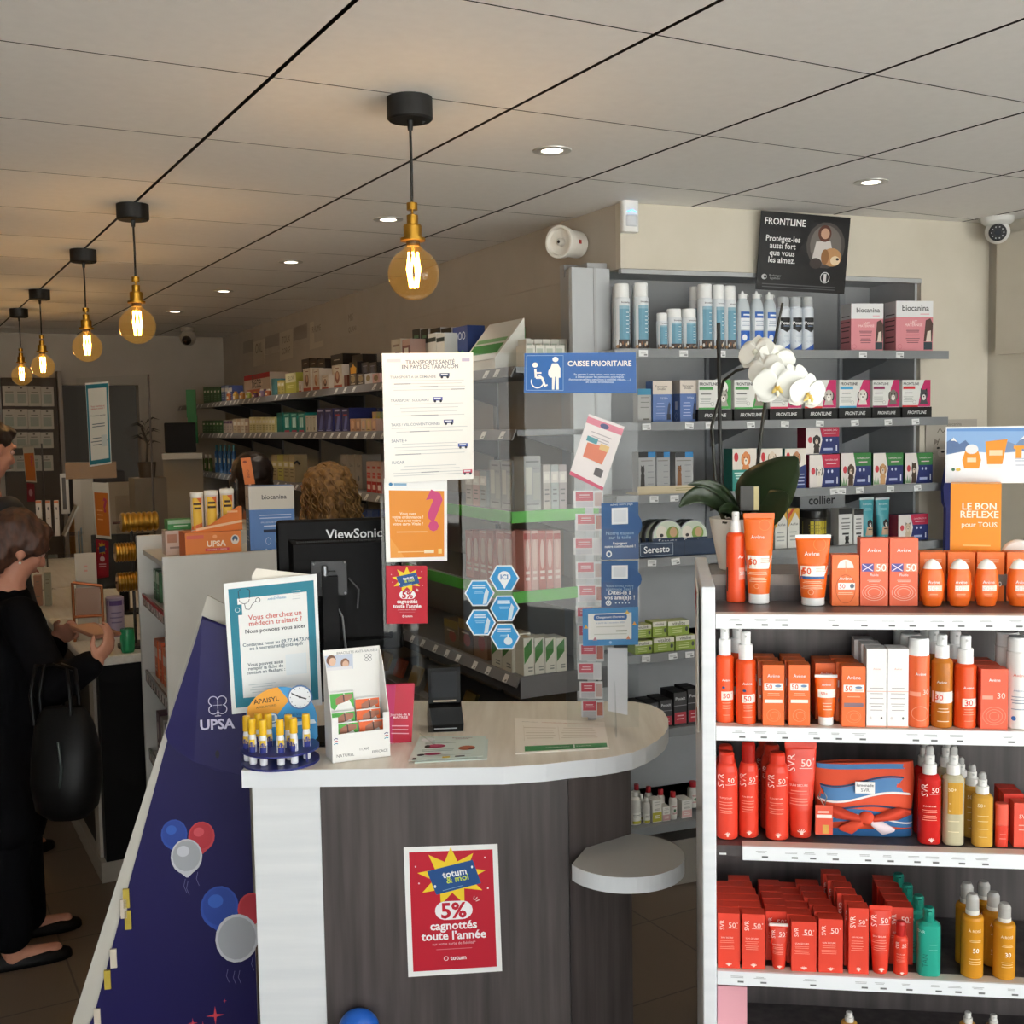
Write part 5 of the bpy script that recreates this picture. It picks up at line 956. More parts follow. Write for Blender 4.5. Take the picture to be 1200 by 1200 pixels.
# clip strip of small packets hanging behind the screen
u, z = XF.hit(690, 545, .10); st = empty('clip_strip', XF.w(u, .10, z), XF.rz); tag(st, 'hanging clip strip of small red and white packets behind the screen', 'clip strip')
zb = XF.hit(690, 850, .10)[1]-z; m = MB(); m.box(-.011, 0, zb, .011, .0015, 0, M('#b9babf', .3)); m.ob('strip', st)
ys_ = [585, 612, 640, 668, 695, 720, 742, 764, 786, 808, 830]
for k, y in enumerate(ys_):
    zz = XF.hit(690, y, .10)[1]-z; w = .042-.001*k
    m = MB(); m.loft([[(-w, -.004, zz-.022), (w*.9, -.004, zz-.024), (w*.9, -.004, zz+.024), (-w, -.004, zz+.024)], [(-w, -.002, zz-.022), (w*.9, -.002, zz-.024), (w*.9, -.002, zz+.024), (-w, -.002, zz+.024)]], M('#d9d6d8', .25), smooth=False)
    p = Pad(m, flat(-.0042)); p.r(-w*.86, zz-.004, w*.25, zz+.021, '#c23f52'); p.r(-w*.86, zz-.021, w*.25, zz-.006, '#b9b6bc'); p.r(w*.34, zz-.018, w*.82, zz+.018, ('#c4a9a4', '#b5604f', '#cfcbd0')[k % 3]); p.lines(-w*.7, w*.1, [zz+.012, zz+.006], .002, '#f0d4d8')
    q = m.ob('packet', st); q.location = (.004*math.sin(k*2.1), -.004, 0)
sheet(XF, ((712, 759), (735.5, 759), (735.5, 838), (712.5, 833)), .035, 'paper_sheet', 'plain white sheet hanging behind the right leg of the screen', None, '#e6e5ec', cat='paper')
# ------------------------------------------------------------------ things standing on the counter
def kput(px, py): p = atz(px, py, KZ); return p.x, p.y
# tent sign
TF = Fr(*KF.w(*kf(325, 872))[:2], 113)
def cpts(p):
    p.r(.045, .045, .965, .955, '#1f8299'); p.r(.135, .115, .885, .875, '#f2f3f1'); p.p([(.045, .955), (.135, .875), (.135, .9), (.1, .955)], '#1f8299')
    k = '#2b2f36'
    p.ring(.21, .87, .055, .0014, k, 14, 190, 350); p.line([(.155, .87), (.15, .93), (.18, .945)], .0014, k); p.line([(.265, .87), (.275, .93), (.24, .945)], .0014, k); p.line([(.21, .83), (.22, .79), (.26, .785), (.29, .82), (.33, .845)], .0014, k); p.ring(.355, .85, .024, .0014, k, 12); p.r(.08, .75, .18, .83, '#1f8299'); p.ring(.13, .79, .025, .0014, '#cfe3e6', 12)
    p.t('CPTS\nARIÈGE-PYRÉNÉES', .56, .855, .05, '#6b9fc4', .02, w=.2); p.lines(.72, .82, [.89, .87, .85, .83], .004, '#c3c9cc')
    p.t('Vous cherchez un\nmédecin traitant ?', .53, .70, .05, '#d0706a', .015, w=.58); p.t('Nous pouvons vous aider', .53, .615, .04, '#3a3f48', .015, w=.66); p.t('Contactez nous au 09.77.44.73.76\nou à secretariat@cpts-ap.fr', .53, .50, .04, '#3f5f70', .012, w=.73)
    p.t('Vous pouvez aussi\nremplir la fiche de\ncontact en flashant :', .40, .335, .04, '#3f5560', .012, w=.42); p.r(.62, .255, .85, .415, '#e9f0f3'); p.lines(.2, .5, [.21, .19, .17, .15], .004, '#c3cdd0')
ts = sheet(TF, ((262, 684), (371, 672.5), (377.5, 826), (272, 837)), 0, 'tent_sign', 'white and teal doctor search sign standing above the yellow-capped tubes', cpts, '#eef0ef', cat='sign')
lv = ts.location; L0 = TF.hit(272, 837, 0)
def loc(px, py, v=0): u, z = TF.hit(px, py, v); return (u-L0[0], v, z-L0[1])
m = MB(); pts = [loc(292, 690, .012), loc(371, 682, .012), loc(371.5, 674, .012), loc(303, 667.5, .012)]
q = [loc(295, 675, .015), loc(300, 666, .015), loc(371, 674, .015), loc(376, 824, .025), loc(300, 832, .025)]
m.loft([q, [(x, y+.001, z) for x, y, z in q]], '#efe9dc', smooth=False); m.ob('rear_sheet', ts)
m = MB(); b0, b1 = loc(285, 836, .002), loc(345, 829, .002); zb = KZ+.001-lv.z
m.loft([[(b0[0]+.03, .004, zb), (b1[0], .004, zb), (b1[0], .004, .02), (b0[0]+.03, .004, .02)], [(b0[0]+.03, .007, zb), (b1[0], .007, zb), (b1[0], .007, .02), (b0[0]+.03, .007, .02)]], PLEXI, smooth=False); m.ob('clear_foot', ts)
# revolving display of sting-relief tubes
dc = atz(329, 889, KZ+.006); dr = .094
da = empty('round_display', (dc.x, dc.y, KZ+.001), KF.rz+R(8)); tag(da, 'round navy counter display with orange and blue back card for yellow-capped tubes', 'display stand')
NV = M('#2b2f78', .35)
m = MB(); m.lathe([(dr, 0), (dr, .005), (0, .005)], NV, 40); m.ob('base', da)
m = MB()
for j in range(40):
    a0, a1 = 2*math.pi*j/40, 2*math.pi*(j+1)/40; P = lambda a, r, z: (r*math.cos(a), r*math.sin(a), z)
    m.add([P(a0, dr, .032), P(a1, dr, .032), P(a1, dr*.1, .032), P(a0, dr*.1, .032), P(a0, dr, .036), P(a1, dr, .036), P(a1, dr*.1, .036), P(a0, dr*.1, .036)], [(0, 1, 5, 4), (4, 5, 6, 7), (3, 2, 1, 0), (2, 3, 7, 6)], NV)
for a in (90, 210, 330): m.tube([(dr*.8*math.cos(R(a)), dr*.8*math.sin(R(a)), .005), (dr*.8*math.cos(R(a)), dr*.8*math.sin(R(a)), .033)], .003, NV, 6)
m.T = Matrix.Identity(4)
rg = m.ob('ring_tray', da)
m = MB(); hb = .175; yb_ = .055; arc = [(-.088, .04)]+[(.0875*math.cos(R(a)), .085+.085*math.sin(R(a))) for a in range(178, 0, -8)]+[(.088, .04), (.06, .006), (-.06, .006)]
m.loft([[(x, yb_, z) for x, z in arc], [(x, yb_+.002, z) for x, z in arc]], M('#3f9bd6', .35), smooth=False); p = Pad(m, flat(yb_))
p.p([(-.087, .075), (-.08, .125)]+[(.0875*math.cos(R(a)), .085+.085*math.sin(R(a))) for a in range(150, 88, -8)]+[(.02, .135), (-.01, .1), (-.04, .085)], '#eda63a')
p.p([(-.085, .07), (-.03, .085), (.03, .08), (.08, .085), (.085, .075), (.03, .07), (-.03, .07)], '#d8e8f2'); p.t('APAISYL', -.035, .138, .02, '#3a2a22', .015, w=.062, rot=R(6)); p.t('APRÈS-PIQÛRES', -.035, .123, .02, '#5a4430', w=.05, rot=R(6))
p.e(.047, .142, .031, .031, '#5d7fb0'); p.e(.047, .142, .027, .027, '#eceff2'); p.line([(.047, .142), (.027, .152)], .003, '#23262e'); p.line([(.047, .142), (.063, .137)], .003, '#23262e'); p.e(.047, .142, .003, .003, '#23262e')
for k in range(12): a = R(30*k); p.e(.047+.023*math.cos(a), .142+.023*math.sin(a), .0013, .0013, '#6a7280')
p.e(-.02, .093, .014, .014, '#4f88bd'); p.e(-.02, .093, .011, .011, '#e9eff4'); p.r(-.024, .085, -.016, .1, '#7fa8c8'); p.r(.0, .088, .06, .0925, '#4a6f9c'); p.t('APAISE VITE', .03, .1, .01, '#2f5f96', w=.05)
m.ob('back_card', da)
yc = None
def pen():
    m = MB(); s = [(0, .0075, .0075, 2), (.002, .0092, .0092, 2), (.05, .0098, .0098, 2), (.066, .009, .009, 2), (.074, .007, .007, 2)]; m.solid(s, M('#e9eaee', .3), 16); p = Pad(m, surf(s), lambda x: x, lambda z: z, True)
    p.r(-.0096, .03, .0096, .049, '#2d3688'); p.r(-.007, .045, .007, .062, '#e6c23a'); p.e(0, .05, .005, .006, '#2d3688')
    o = m.ob('relief_tube'); c = MB(); c.lathe([(.0096, .074), (.0098, .103), (.0088, .110), (0, .111)], M('#f0bf24', .35), 16); c.ob('cap', o); return o
pen0 = pen(); cosr, sinr = math.cos(KF.rz+R(8)), math.sin(KF.rz+R(8))
for k, (a, b, l) in enumerate(((-.062, -.035, 'yellow-capped tube second from the left, at the front edge of the round display'), (-.036, -.05, 'yellow-capped tube at the front, left of the gap, in the round display'), (.005, -.055, 'yellow-capped tube in the front middle of the round display'), (.036, -.045, 'yellow-capped tube at the front right of the round display'), (.064, -.01, 'yellow-capped tube at the far right under the clock picture'),
        (-.078, -.005, 'yellow-capped tube at the far left of the round display'), (-.052, .012, 'yellow-capped tube in the rear row, left'), (-.028, .008, 'yellow-capped tube in the rear row, just left of the gap'), (.022, -.012, 'yellow-capped tube half hidden behind the front middle one'))):
    L = (dc.x+a*cosr-b*sinr, dc.y+a*sinr+b*cosr, KZ+.0065)
    if k == 0: pen0.location = L; pen0.rotation_euler = (0, 0, KF.rz); tag(pen0, l, 'tube', 'relief tubes in the round display')
    else: clone(pen0, L, l, KF.rz+random.uniform(-.6, .6))
# white cardboard box of bracelets
BX = Fr(*kput(390, 895), 97); bw_ = BX.hit(457.5, 888, 0)[0]; bd = .075
bb = empty('bracelet_box', BX.w(0, 0, KZ+.001), BX.rz); tag(bb, 'open white cardboard box of green and orange sachets on the counter', 'display box')
CB = M('#ecebe8', .5); zt = BX.hit(410, 760, bd)[1]-KZ; zf = BX.hit(425, 838, 0)[1]-KZ
m = MB(); m.box(0, 0, 0, bw_, bd, .002, CB); m.box(0, 0, .002, bw_, .002, zf*.62, CB); m.box(0, 0, zf*.62, .016, .002, zf, CB); m.box(bw_-.016, 0, zf*.62, bw_, .002, zf, CB)
for x in (0, bw_-.002): m.add([(x, .002, .002), (x, bd, .002), (x, bd, zt), (x, bd-.03, zt*.86), (x, .002, zf), (x+.002, .002, .002), (x+.002, bd, .002), (x+.002, bd, zt), (x+.002, bd-.03, zt*.86), (x+.002, .002, zf)], [(0, 1, 2, 3, 4), (9, 8, 7, 6, 5), (0, 4, 9, 5), (4, 3, 8, 9), (3, 2, 7, 8)], CB)
p = Pad(m, flat(0)); p.t('NATUREL', bw_*.22, .016, .01, '#4a4b4e', w=bw_*.3); p.t('EFFICACE', bw_*.82, .016, .01, '#4a4b4e', w=bw_*.27); p.t('11,90€', bw_*.55, .026, .01, '#5a5a5c', w=bw_*.16)
for x, cs in ((.004, ('#2f8aa8', '#b5485c', '#27356f')), (bw_-.014, ('#2f8aa8', '#b5485c', '#27356f'))): [p.line([(x, .045+.006*k), (x+.005, .048+.006*k), (x+.01, .046+.006*k)], .002, c) for k, c in enumerate(cs)]
m.ob('tray', bb)
m = MB(); m.box(0, bd, 0, bw_, bd+.002, zt, CB); p = Pad(m, flat(bd)); p.t('BRACELETS ANTI-NAUSÉES', bw_*.6, zt-.009, .01, '#7a7c80', w=bw_*.72); p.r(.004, zt-.052, bw_*.52, zt-.014, '#c3cbdb'); p.e(bw_*.14, zt-.026, .012, .013, '#7a5644'); p.e(bw_*.38, zt-.036, .011, .012, '#8a6450'); p.e(bw_*.16, zt-.03, .009, .01, '#d9b39a'); p.e(bw_*.39, zt-.039, .008, .009, '#d9b39a'); p.r(.008, zt-.052, bw_*.5, zt-.044, '#e3e1e4')
for dx in (0, .009):
    for dz in (0, .009): p.ring(bw_*.76+dx, zt-.032+dz, .0042, .001, '#55565a', 10)
m.ob('back_panel', bb)
def sach(c):
    m = MB(); w, h = bw_*.21, .062; m.loft([[(-w, -.003, 0), (w, -.003, 0), (w, -.003, h), (-w, -.003, h)], [(-w, .003, 0), (w, .003, 0), (w, .001, h), (-w, .001, h)]], M('#e6e6e2', .3), smooth=False); p = Pad(m, flat(-.003), lambda x: x*w, lambda q: q*h)
    p.p([(-1, .95), (.2, .95), (-.6, .3), (-1, .45)], c); p.p([(.2, .95), (1, .95), (1, .3), (.6, .7)], c); p.p([(-.5, .5), (.3, .6), (.9, .72), (.9, .88), (.1, .9), (-.5, .75)], '#a9705a'); p.line([(.2, .6), (.15, .9)], .003, '#4a3a38'); p.lines(-.6, .5, [.2, .12], .04, '#b9bab6'); p.e(.1, .1, .3, .14, c); return m
for c, xx, nm in (('#4fae43', .27, 'green'), ('#e8682e', .72, 'orange')):
    for k in range(4):
        o = sach(c).ob('sachet'); o.location = BX.w(bw_*xx+.002*(k % 2), .012+.0165*k, KZ+.0035+.024*k+(.02 if nm == 'green' and k == 3 else 0)); o.rotation_euler = (R(-6), 0, BX.rz+R((-1)**k*1))
        tag(o, f'{nm} and white sachet, {ORD[k]} from the front in the white box', 'sachet', 'sachets in the white box')
# red leaflet holder
sheet(Fr(*kput(452, 876), 104), ((449, 803), (486, 801), (482, 876), (452, 875)), .03, 'leaflet_stack', 'red and pink leaflet standing right of the sachet box', lambda p: (p.p([(0, 0), (.25, 0), (.4, 1), (0, 1)], '#c92f6a'), p.t('Journée de la\nMAÎTRISE', .55, .5, .1, '#f6dbe2', .01, w=.7), p.lines(.2, .9, [.34, .28, .22], .015, '#eeb3c3'), p.t('MAI 2023', .35, .06, .05, '#f6dbe2', w=.35)), '#c4213f', .012, 'leaflet')
# card terminal
tu, tv = KF.flat(521, 858, KZ); tr = empty('card_terminal', KF.w(tu, tv+.03, KZ+.001), KF.rz+R(6)); tag(tr, 'black card payment terminal in its cradle behind the screen', 'card terminal')
m = MB(); m.loft([[(-.046, -.03, 0), (.046, -.03, 0), (.046, .05, 0), (-.046, .05, 0)], [(-.048, -.032, .02), (.048, -.032, .02), (.048, .05, .03), (-.048, .05, .03)], [(-.044, -.018, .062), (.044, -.018, .062), (.044, .05, .075), (-.044, .05, .075)]], M('#07080a', .45, spec=.25), smooth=False); m.box(-.03, -.0325, .008, .03, -.031, .0105, '#a9adb2'); m.ob('body', tr)
m = MB(); m.loft([[(-.042, .0, .07), (.042, .0, .07), (.042, .05, .078), (-.042, .05, .078)], [(-.044, .025, .16), (.044, .025, .16), (.044, .06, .16), (-.044, .06, .16)]], M('#060708', .45, spec=.25), smooth=False); m.ob('screen_hood', tr)
m = MB(); m.loft([[(-.034, -.0, .085), (.034, -.0, .085), (.034, .02, .15), (-.034, .02, .15)], [(-.034, .004, .085), (.034, .004, .085), (.034, .024, .15), (-.034, .024, .15)]], M('#11151a', .3, spec=.3), smooth=False); m.box(-.03, -.003, .074, .03, .001, .078, M('#b9a894')); m.ob('display', tr)
# loose papers on the counter
def paper(cs, label, name, draw, col='#e3ebe6', n=1, th=.0006, dz=.0012):
    L = [atz(x, y, KZ+dz)-atz(cs[3][0], cs[3][1], KZ+dz) for x, y in cs]; o0 = atz(cs[3][0], cs[3][1], KZ+dz); w = (L[2]-L[3]).length; h = (L[0]-L[3]).length
    def S(x, z, o): a, b = x/w, z/h; p = (L[3]*(1-a)+L[2]*a)*(1-b)+(L[0]*(1-a)+L[1]*a)*b; return p+Vector((0, 0, o))
    m = MB(); m.loft([[(q.x, q.y, 0) for q in L], [(q.x, q.y, -th*n) for q in L]], M(col, .35), smooth=False); draw(Pad(m, S, lambda x: x*w, lambda z: z*h)); return tag(m.ob(name, None, o0), label, 'paper')
def flyer(p):
    p.r(.02, .75, .4, .98, '#d3e0dc'); p.e(.15, .85, .1, .08, '#e9eef0'); p.t('BIEN-ÊTRE\nSANTÉ', .65, .88, .05, '#9a6a7a', w=.3); p.e(.3, .55, .14, .08, '#b5486c'); p.e(.18, .55, .04, .06, '#3a3338'); p.e(.75, .42, .12, .1, '#b56a4a'); p.e(.82, .38, .05, .05, '#7a3a3a'); p.lines(.1, .6, [.4, .34, .68], .02, '#9ab3ab'); p.e(.3, .22, .12, .05, '#b5486c'); p.e(.14, .2, .05, .04, '#2f2a2e'); p.r(.05, .02, .1, .1, '#3a3a3a'); p.r(.45, .02, .55, .08, '#d9c23a'); p.r(.62, .03, .75, .08, '#4a4a4a'); p.lines(.1, .9, [.13], .015, '#b9c9c2')
paper(((492, 863), (570, 862), (566, 886), (478, 892)), 'pale green leaflet lying uppermost before the card terminal', 'flyer', flyer, '#d6e6e0', dz=.0042)
paper(((500, 865), (572, 866), (571, 889), (486, 893.5)), 'leaflet underneath, sticking out right of the pale green one', 'flyer', lambda p: p.lines(.1, .9, [.1, .06], .02, '#a9bdb6'), '#cfe0dc', n=4, dz=.0030)
def news(p):
    p.t('SANTÉ & FAMILLE', .17, .88, .05, '#3a3a3a', .02, w=.17); p.t('L’ACTUALITÉ DE VOTRE PHARMACIE', .62, .88, .05, '#b5604a', .02, w=.62); p.lines(.1, .45, [.7, .62, .54, .46, .38], .015, '#d0c6b8'); p.lines(.5, .9, [.7, .62, .54, .46, .38], .015, '#d0c6b8'); p.r(.1, .02, .98, .16, '#3f8f56'); p.t('INFORMATION', .45, .09, .08, '#eaf3ec', .02, w=.25); p.t('TRAVAIL', .73, .09, .08, '#eaf3ec', .02, w=.17); p.r(.62, .03, .635, .15, '#e9efe9'); p.line([(.1, .3), (.1, .75)], .0006, '#cdbfae'); p.line([(.48, .3), (.48, .75)], .0006, '#cdbfae')
paper(((603, 841), (708, 846), (714, 876), (604, 882.5)), 'folded newsletter with green band lying on the counter', 'newsletter', news, '#f5f0e6', n=6, dz=.0042)
# ------------------------------------------------------------------ monitor behind the counter
MF = Fr(*at(395, 700, 3.02)[:2], 108); mo = empty('monitor', MF.w(0, 0, KZ+.001), MF.rz); tag(mo, 'black computer monitor seen from behind with white lettering', 'monitor')
ul, zt_ = MF.hit(323, 611, 0); ur, _ = MF.hit(470, 620, 0); zb_ = MF.hit(390, 765, 0)[1]; BK = M('#08080a', .6, spec=.2)
m = MB(); m.bbox(ul, 0, zb_-KZ, ur, .03, zt_-KZ, BK, .006); p = Pad(m, flat(0)); c = MF.hit(415, 625.5, 0); p.t('ViewSonic', c[0], c[1]-KZ, .04, '#cfd0d2', .012, w=MF.hit(448, 625, 0)[0]-MF.hit(382, 625, 0)[0]); m.ob('housing', mo)
m = MB(); a0, a1 = MF.hit(338, 640, 0)[0], ur-.03; z1, z0 = MF.hit(400, 631, 0)[1]-KZ, zb_-KZ+.03
m.loft([[(a0, -.0005, z0), (a1, -.0005, z0), (a1, -.0005, z1), (a0, -.0005, z1)], [(a0+.012, -.02, z0+.012), (a1-.012, -.02, z0+.012), (a1-.012, -.02, z1-.012), (a0+.012, -.02, z1-.012)]], M('#0b0b0d', .65, spec=.2), smooth=False)
for k in range(40): x = a0+.02+(a1-a0-.04)*k/40; m.box(x, -.0135, z1-.012, x+.003, -.008, z1-.004, '#050506')
m.ob('back_cover', mo)
m = MB(); c = MF.hit(386, 678, -.02); cz = c[1]-KZ; m.box(c[0]-.045, -.027, cz-.045, c[0]+.045, -.021, cz+.045, M('#202125', .4)); m.box(c[0]-.022, -.05, cz-.02, c[0]+.015, -.027, cz+.02, M('#1b1c1f', .4)); m.tube([(c[0]-.012, -.05, cz-.035), (c[0]-.012, -.05, cz+.035)], .008, M('#77797d', .3, .9), 12)
for dx, dz in ((-.04, .04), (.04, .04), (-.04, -.04), (.04, -.04)): m.T = Matrix.Translation((c[0]+dx, -.027, cz+dz)); m.sphere((0, 0, 0), .0035, M('#a9abb0', .3, .9), 8, 6); m.T = Matrix.Identity(4)
m.ob('mount', mo)
m = MB(); m.box(c[0]-.02, -.075, .012, c[0]+.02, -.05, cz+.01, BK); m.bbox(c[0]-.09, -.14, 0, c[0]+.09, .03, .012, BK, .003); m.ob('stand', mo)
m = MB(); m.tube([(c[0]+.01, -.03, cz-.06), (c[0]+.03, -.045, cz-.1), (c[0]+.035, -.05, cz-.17), (c[0]+.06, -.06, .016)], .003, M('#6b6c6e', .4), 8); m.tube([(c[0]+.05, -.03, cz), (c[0]+.075, -.04, cz-.03), (c[0]+.07, -.04, cz-.08)], .0025, M('#3a3b3e', .4), 8); m.ob('cable', mo)
# ------------------------------------------------------------------ orchid on the display's top ledge
oc = GF.w(GF.hit(869, 655, .24)[0], .272, 1.3992); orc = empty('orchid', oc, GF.rz); tag(orc, 'white orchid with dark leaves in a white pot on the display top', 'orchid')
m = MB(); m.lathe([(.045, 0), (.047, .002), (.0665, .104), (.068, .112), (.065, .113), (.062, .1), (.0, .098)], M('#e9e4da', .5), 36); m.ob('pot', orc)
m = MB(); m.lathe([(.061, .0985), (.04, .108), (0, .112)], noisy('bark', '#1d1712', '#4a3a2c', 60, .9), 20)
for k in range(14): a = random.random()*6.28; m.tube([(.03*math.cos(a), .03*math.sin(a), .1), (.055*math.cos(a+.6), .055*math.sin(a+.6), .122+.01*random.random()), (.066*math.cos(a+1), .066*math.sin(a+1), .105)], .003, M('#4a4a36', .7), 6)
m.ob('roots', orc)
def oloc(px, py, v): u, z = GF.hit(px, py, v); q = GF.w(u, v, z)-oc; return Vector((q.dot(GF.u), q.dot(GF.v), q.z))
LEAF = noisy('orchid_leaf', '#1d2a17', '#2b3a20', 5, .3)
def leafm(pts, ws, bow=.25):
    """midrib points with half widths; the blade is folded slightly along the midrib"""
    m = MB(); P = [Vector(p) for p in pts]; top = []; n = len(P)
    for i, p in enumerate(P):
        d = (P[min(i+1, n-1)]-P[max(i-1, 0)]).normalized(); view = Vector((0, -1, .25)).normalized(); s = d.cross(view).normalized(); nn = s.cross(d).normalized()
        w = ws[i]; row = []
        for t in (-1, -.6, -.25, 0, .25, .6, 1): row.append(p+s*(w*t)+nn*(bow*w*abs(t)**1.5))
        bot = [q-nn*.0016 for q in row[::-1]]; top.append([tuple(q) for q in row+bot])
    m.loft(top, LEAF); return m
def sm(a, b, c, n=9): return [a*(1-t)**2+b*2*t*(1-t)+c*t*t for t in [i/n for i in range(n+1)]]
lw = lambda W, n=9: [W*max(.12, math.sin(math.pi*(.1+.86*(i/n)**.8)))**.8 if i < n else W*.08 for i in range(n+1)]
leafm(sm(oloc(871, 602, .262), oloc(893, 580, .20), oloc(934, 536, .16)), lw(.062), -.15).ob('leaf', orc)
leafm(sm(oloc(873, 606, .265), oloc(900, 598, .20), oloc(922, 578, .17)), lw(.04), -.2).ob('leaf', orc)
leafm(sm(oloc(863, 600, .262), oloc(845, 560, .22), oloc(806, 568, .19)), lw(.013), .3).ob('leaf', orc)
leafm(sm(oloc(862, 604, .262), oloc(825, 562, .21), oloc(796, 594, .17)), lw(.024), .3).ob('leaf', orc)
leafm(sm(oloc(866, 606, .255), oloc(855, 590, .20), oloc(842, 600, .17)), lw(.014), .3).ob('leaf', orc)
STEM = M('#26251c', .5)
m = MB(); m.tube([oloc(846, 604, .26), oloc(843.5, 500, .255), oloc(842, 378, .25)], .0042, M('#1b1b19', .5), 8); m.ob('support_stick', orc)
m = MB(); m.tube([oloc(853, 606, .262), oloc(838, 560, .258), oloc(834, 500, .255), oloc(842, 470, .25), oloc(848, 446, .24), oloc(862, 435, .22), oloc(885, 428, .20), oloc(915, 436, .19), oloc(940, 452, .18)], [.0035]*5+[.003, .0028, .0025, .002], STEM, 8); m.ob('flower_stem', orc)
m = MB(); m.tube([oloc(872, 606, .266), oloc(886, 560, .262), oloc(893, 500, .258), oloc(904, 420, .25), oloc(911, 385, .245), oloc(917, 355, .243)], [.004, .004, .0038, .0035, .003, .0025], STEM, 8); m.ob('flower_stem', orc)
m = MB(); c = oloc(880, 584, .2); m.box(c.x-.022, c.y-.001, c.z-.026, c.x+.018, c.y+.001, c.z+.026, M('#26241f', .4)); p = Pad(m, flat(c.y-.001)); p.r(c.x+.006, c.z-.025, c.x+.016, c.z+.025, '#b9ab7a'); m.ob('plant_tag', orc)
PET = M('#f6f6ee', .5)
def petal(m, c, d, n, L, W, cup=.25, seg=7):
    d = d.normalized(); n = n.normalized(); s = d.cross(n).normalized(); rows = []
    for i in range(seg+1):
        t = i/seg; w = W*max(math.sin(math.pi*min(t*.92+.06, 1))**.62, .05); row = []
        for k in range(7): q = -1+k/3; row.append(c+d*(L*t)+s*(w*q)+n*(L*cup*(t*t*.5)-cup*w*.6*q*q))
        back = [r-n*.0014 for r in row[::-1]]; rows.append([tuple(r) for r in row+back])
    m.loft(rows, PET)
def flower(c, face, r, roll=0, name='blossom', hid=False):
    f = face.normalized(); up = Vector((0, 0, 1)); s = up.cross(f).normalized(); u = f.cross(s).normalized(); m = MB()
    D = lambda a: s*math.cos(R(a+roll))+u*math.sin(R(a+roll))
    for a in (90, 215, 325): petal(m, c-f*.002, D(a), f, r*.98, r*.42, -.18)
    for a in (8, 172): petal(m, c+f*.0015, D(a), f, r*1.02, r*.66, -.12)
    m.ob(name, orc); l = MB()
    if hid: l.sphere(tuple(c+f*.004), (.006, .005, .006), M('#e9e9d8', .5), 10, 6); l.ob('lip', orc); return
    l.sphere(tuple(c+f*.008+D(270)*.004), (.006, .006, .008), M('#d9b04a', .5), 12, 8); petal_ = l
    for a in (235, 305): l.tube([c+f*.006, c+f*.012+D(a)*.012, c+f*.010+D(a)*.018], [.003, .004, .0012], M('#e8cf7c', .5), 8)
    l.tube([c+f*.006+D(270)*.004, c+f*.014+D(270)*.016, c+f*.01+D(270)*.022], [.003, .0045, .001], M('#f2ead0', .5), 8); l.sphere(tuple(c+f*.01+D(90)*.003), (.0035, .0035, .0045), M('#f4efe0', .5), 10, 6); l.ob('lip', orc)
for px, py, v, fx, fz, r, roll in ((886, 413, .19, -.7, .45, .041, 10), (911, 418, .17, .25, .7, .038, -25), (897, 434, .15, -.6, .2, .039, 20), (911, 452, .115, -.1, -.12, .048, 0), (934, 446, .14, .9, .2, .038, 25), (946, 461, .11, .5, -.3, .041, -8)):
    flower(oloc(px, py, v), Vector((fx, -1, fz)), r, roll, hid=py < 450)
# ================================================================== LONG SHELVES on the back wall
BF = Fr(2.14, 9.4, 182.06); BL = 5.955
bsh = empty('long_shelving', BF.w(0, 0, 0), BF.rz); tag(bsh, 'long grey wall shelving of boxed medicines running to the far end', 'shelving')
BZ = [1.922, 1.705, 1.42, 1.14, .84]; DEP = .35
for i, z in enumerate(BZ):
    m = MB(); m.box(0, 0, z-.02, BL, DEP, z, SHM); s = m.ob('shelf', bsh)
    m = MB(); m.add([(0, -.004, z+.002), (BL, -.004, z+.002), (BL, -.022, z-.034), (0, -.022, z-.034), (0, 0, z+.002), (BL, 0, z+.002), (BL, -.018, z-.036), (0, -.018, z-.036)], [(3, 2, 1, 0), (4, 5, 6, 7), (0, 1, 5, 4), (2, 3, 7, 6), (0, 4, 7, 3), (1, 2, 6, 5)], M('#77777a', .4))
    for k in range(46 if i != 4 else 46):
        x = .12+k*.127+random.uniform(-.03, .03)
        if x > BL-.05 or (i < 2 and random.random() < .25): continue
        y0, y1 = -.0062-.002, -.0215-.001; m.add([(x, y0-.002, z-.004), (x+.034, y0-.002, z-.004), (x+.034, y1-.002, z-.03), (x, y1-.002, z-.03)], [(3, 2, 1, 0)], '#dcdcda'); m.add([(x+.018, y0-.0055, z-.016), (x+.03, y0-.0055, z-.016), (x+.03, y1-.0035, z-.026), (x+.018, y1-.0035, z-.026)], [(3, 2, 1, 0)], '#6f6f70')
    m.ob('price_rail', s)
    if i < 4:
        for k in range(7):
            x = .9+.84*k; m = MB()
            if x < BL: m.add([(x, .02, z-.021), (x, .34, z-.021), (x, .34, z-.12), (x+.012, .02, z-.021), (x+.012, .34, z-.021), (x+.012, .34, z-.12)], [(0, 1, 2), (5, 4, 3), (0, 3, 4, 1), (1, 4, 5, 2), (2, 5, 3, 0)], M('#2a2a2b', .5)).ob('bracket', s)
m = MB()
for k in range(7): m.box(.85+.84*k, DEP, .1, .88+.84*k, DEP+.012, 2.1, M('#7a7b7c', .5))
m.ob('wall_rail', bsh)
m = MB(); a = Fr(*BF.w(BL, 0)[:2], 92.06).hit(671, 400, 0)[0]; m.box(BL-.022, a, 0, BL, DEP+.03, 2.27, M('#b7bbbe', .5)); m.ob('end_panel', bsh)
m = MB(); m.box(.0, .04, 0, BL-.03, DEP, .12, M('#6d665e', .5)); m.ob('plinth', bsh)
m = MB(); m.box(BL-.004, -.005, BZ[4]-.075, BL+.003, DEP, BZ[4]+.002, M('#6a6a6c', .4)); m.box(0, .0, BZ[4]-.075, BL, .01, BZ[4]-.021, M('#55555a', .5)); m.ob('edge_cover', bsh)
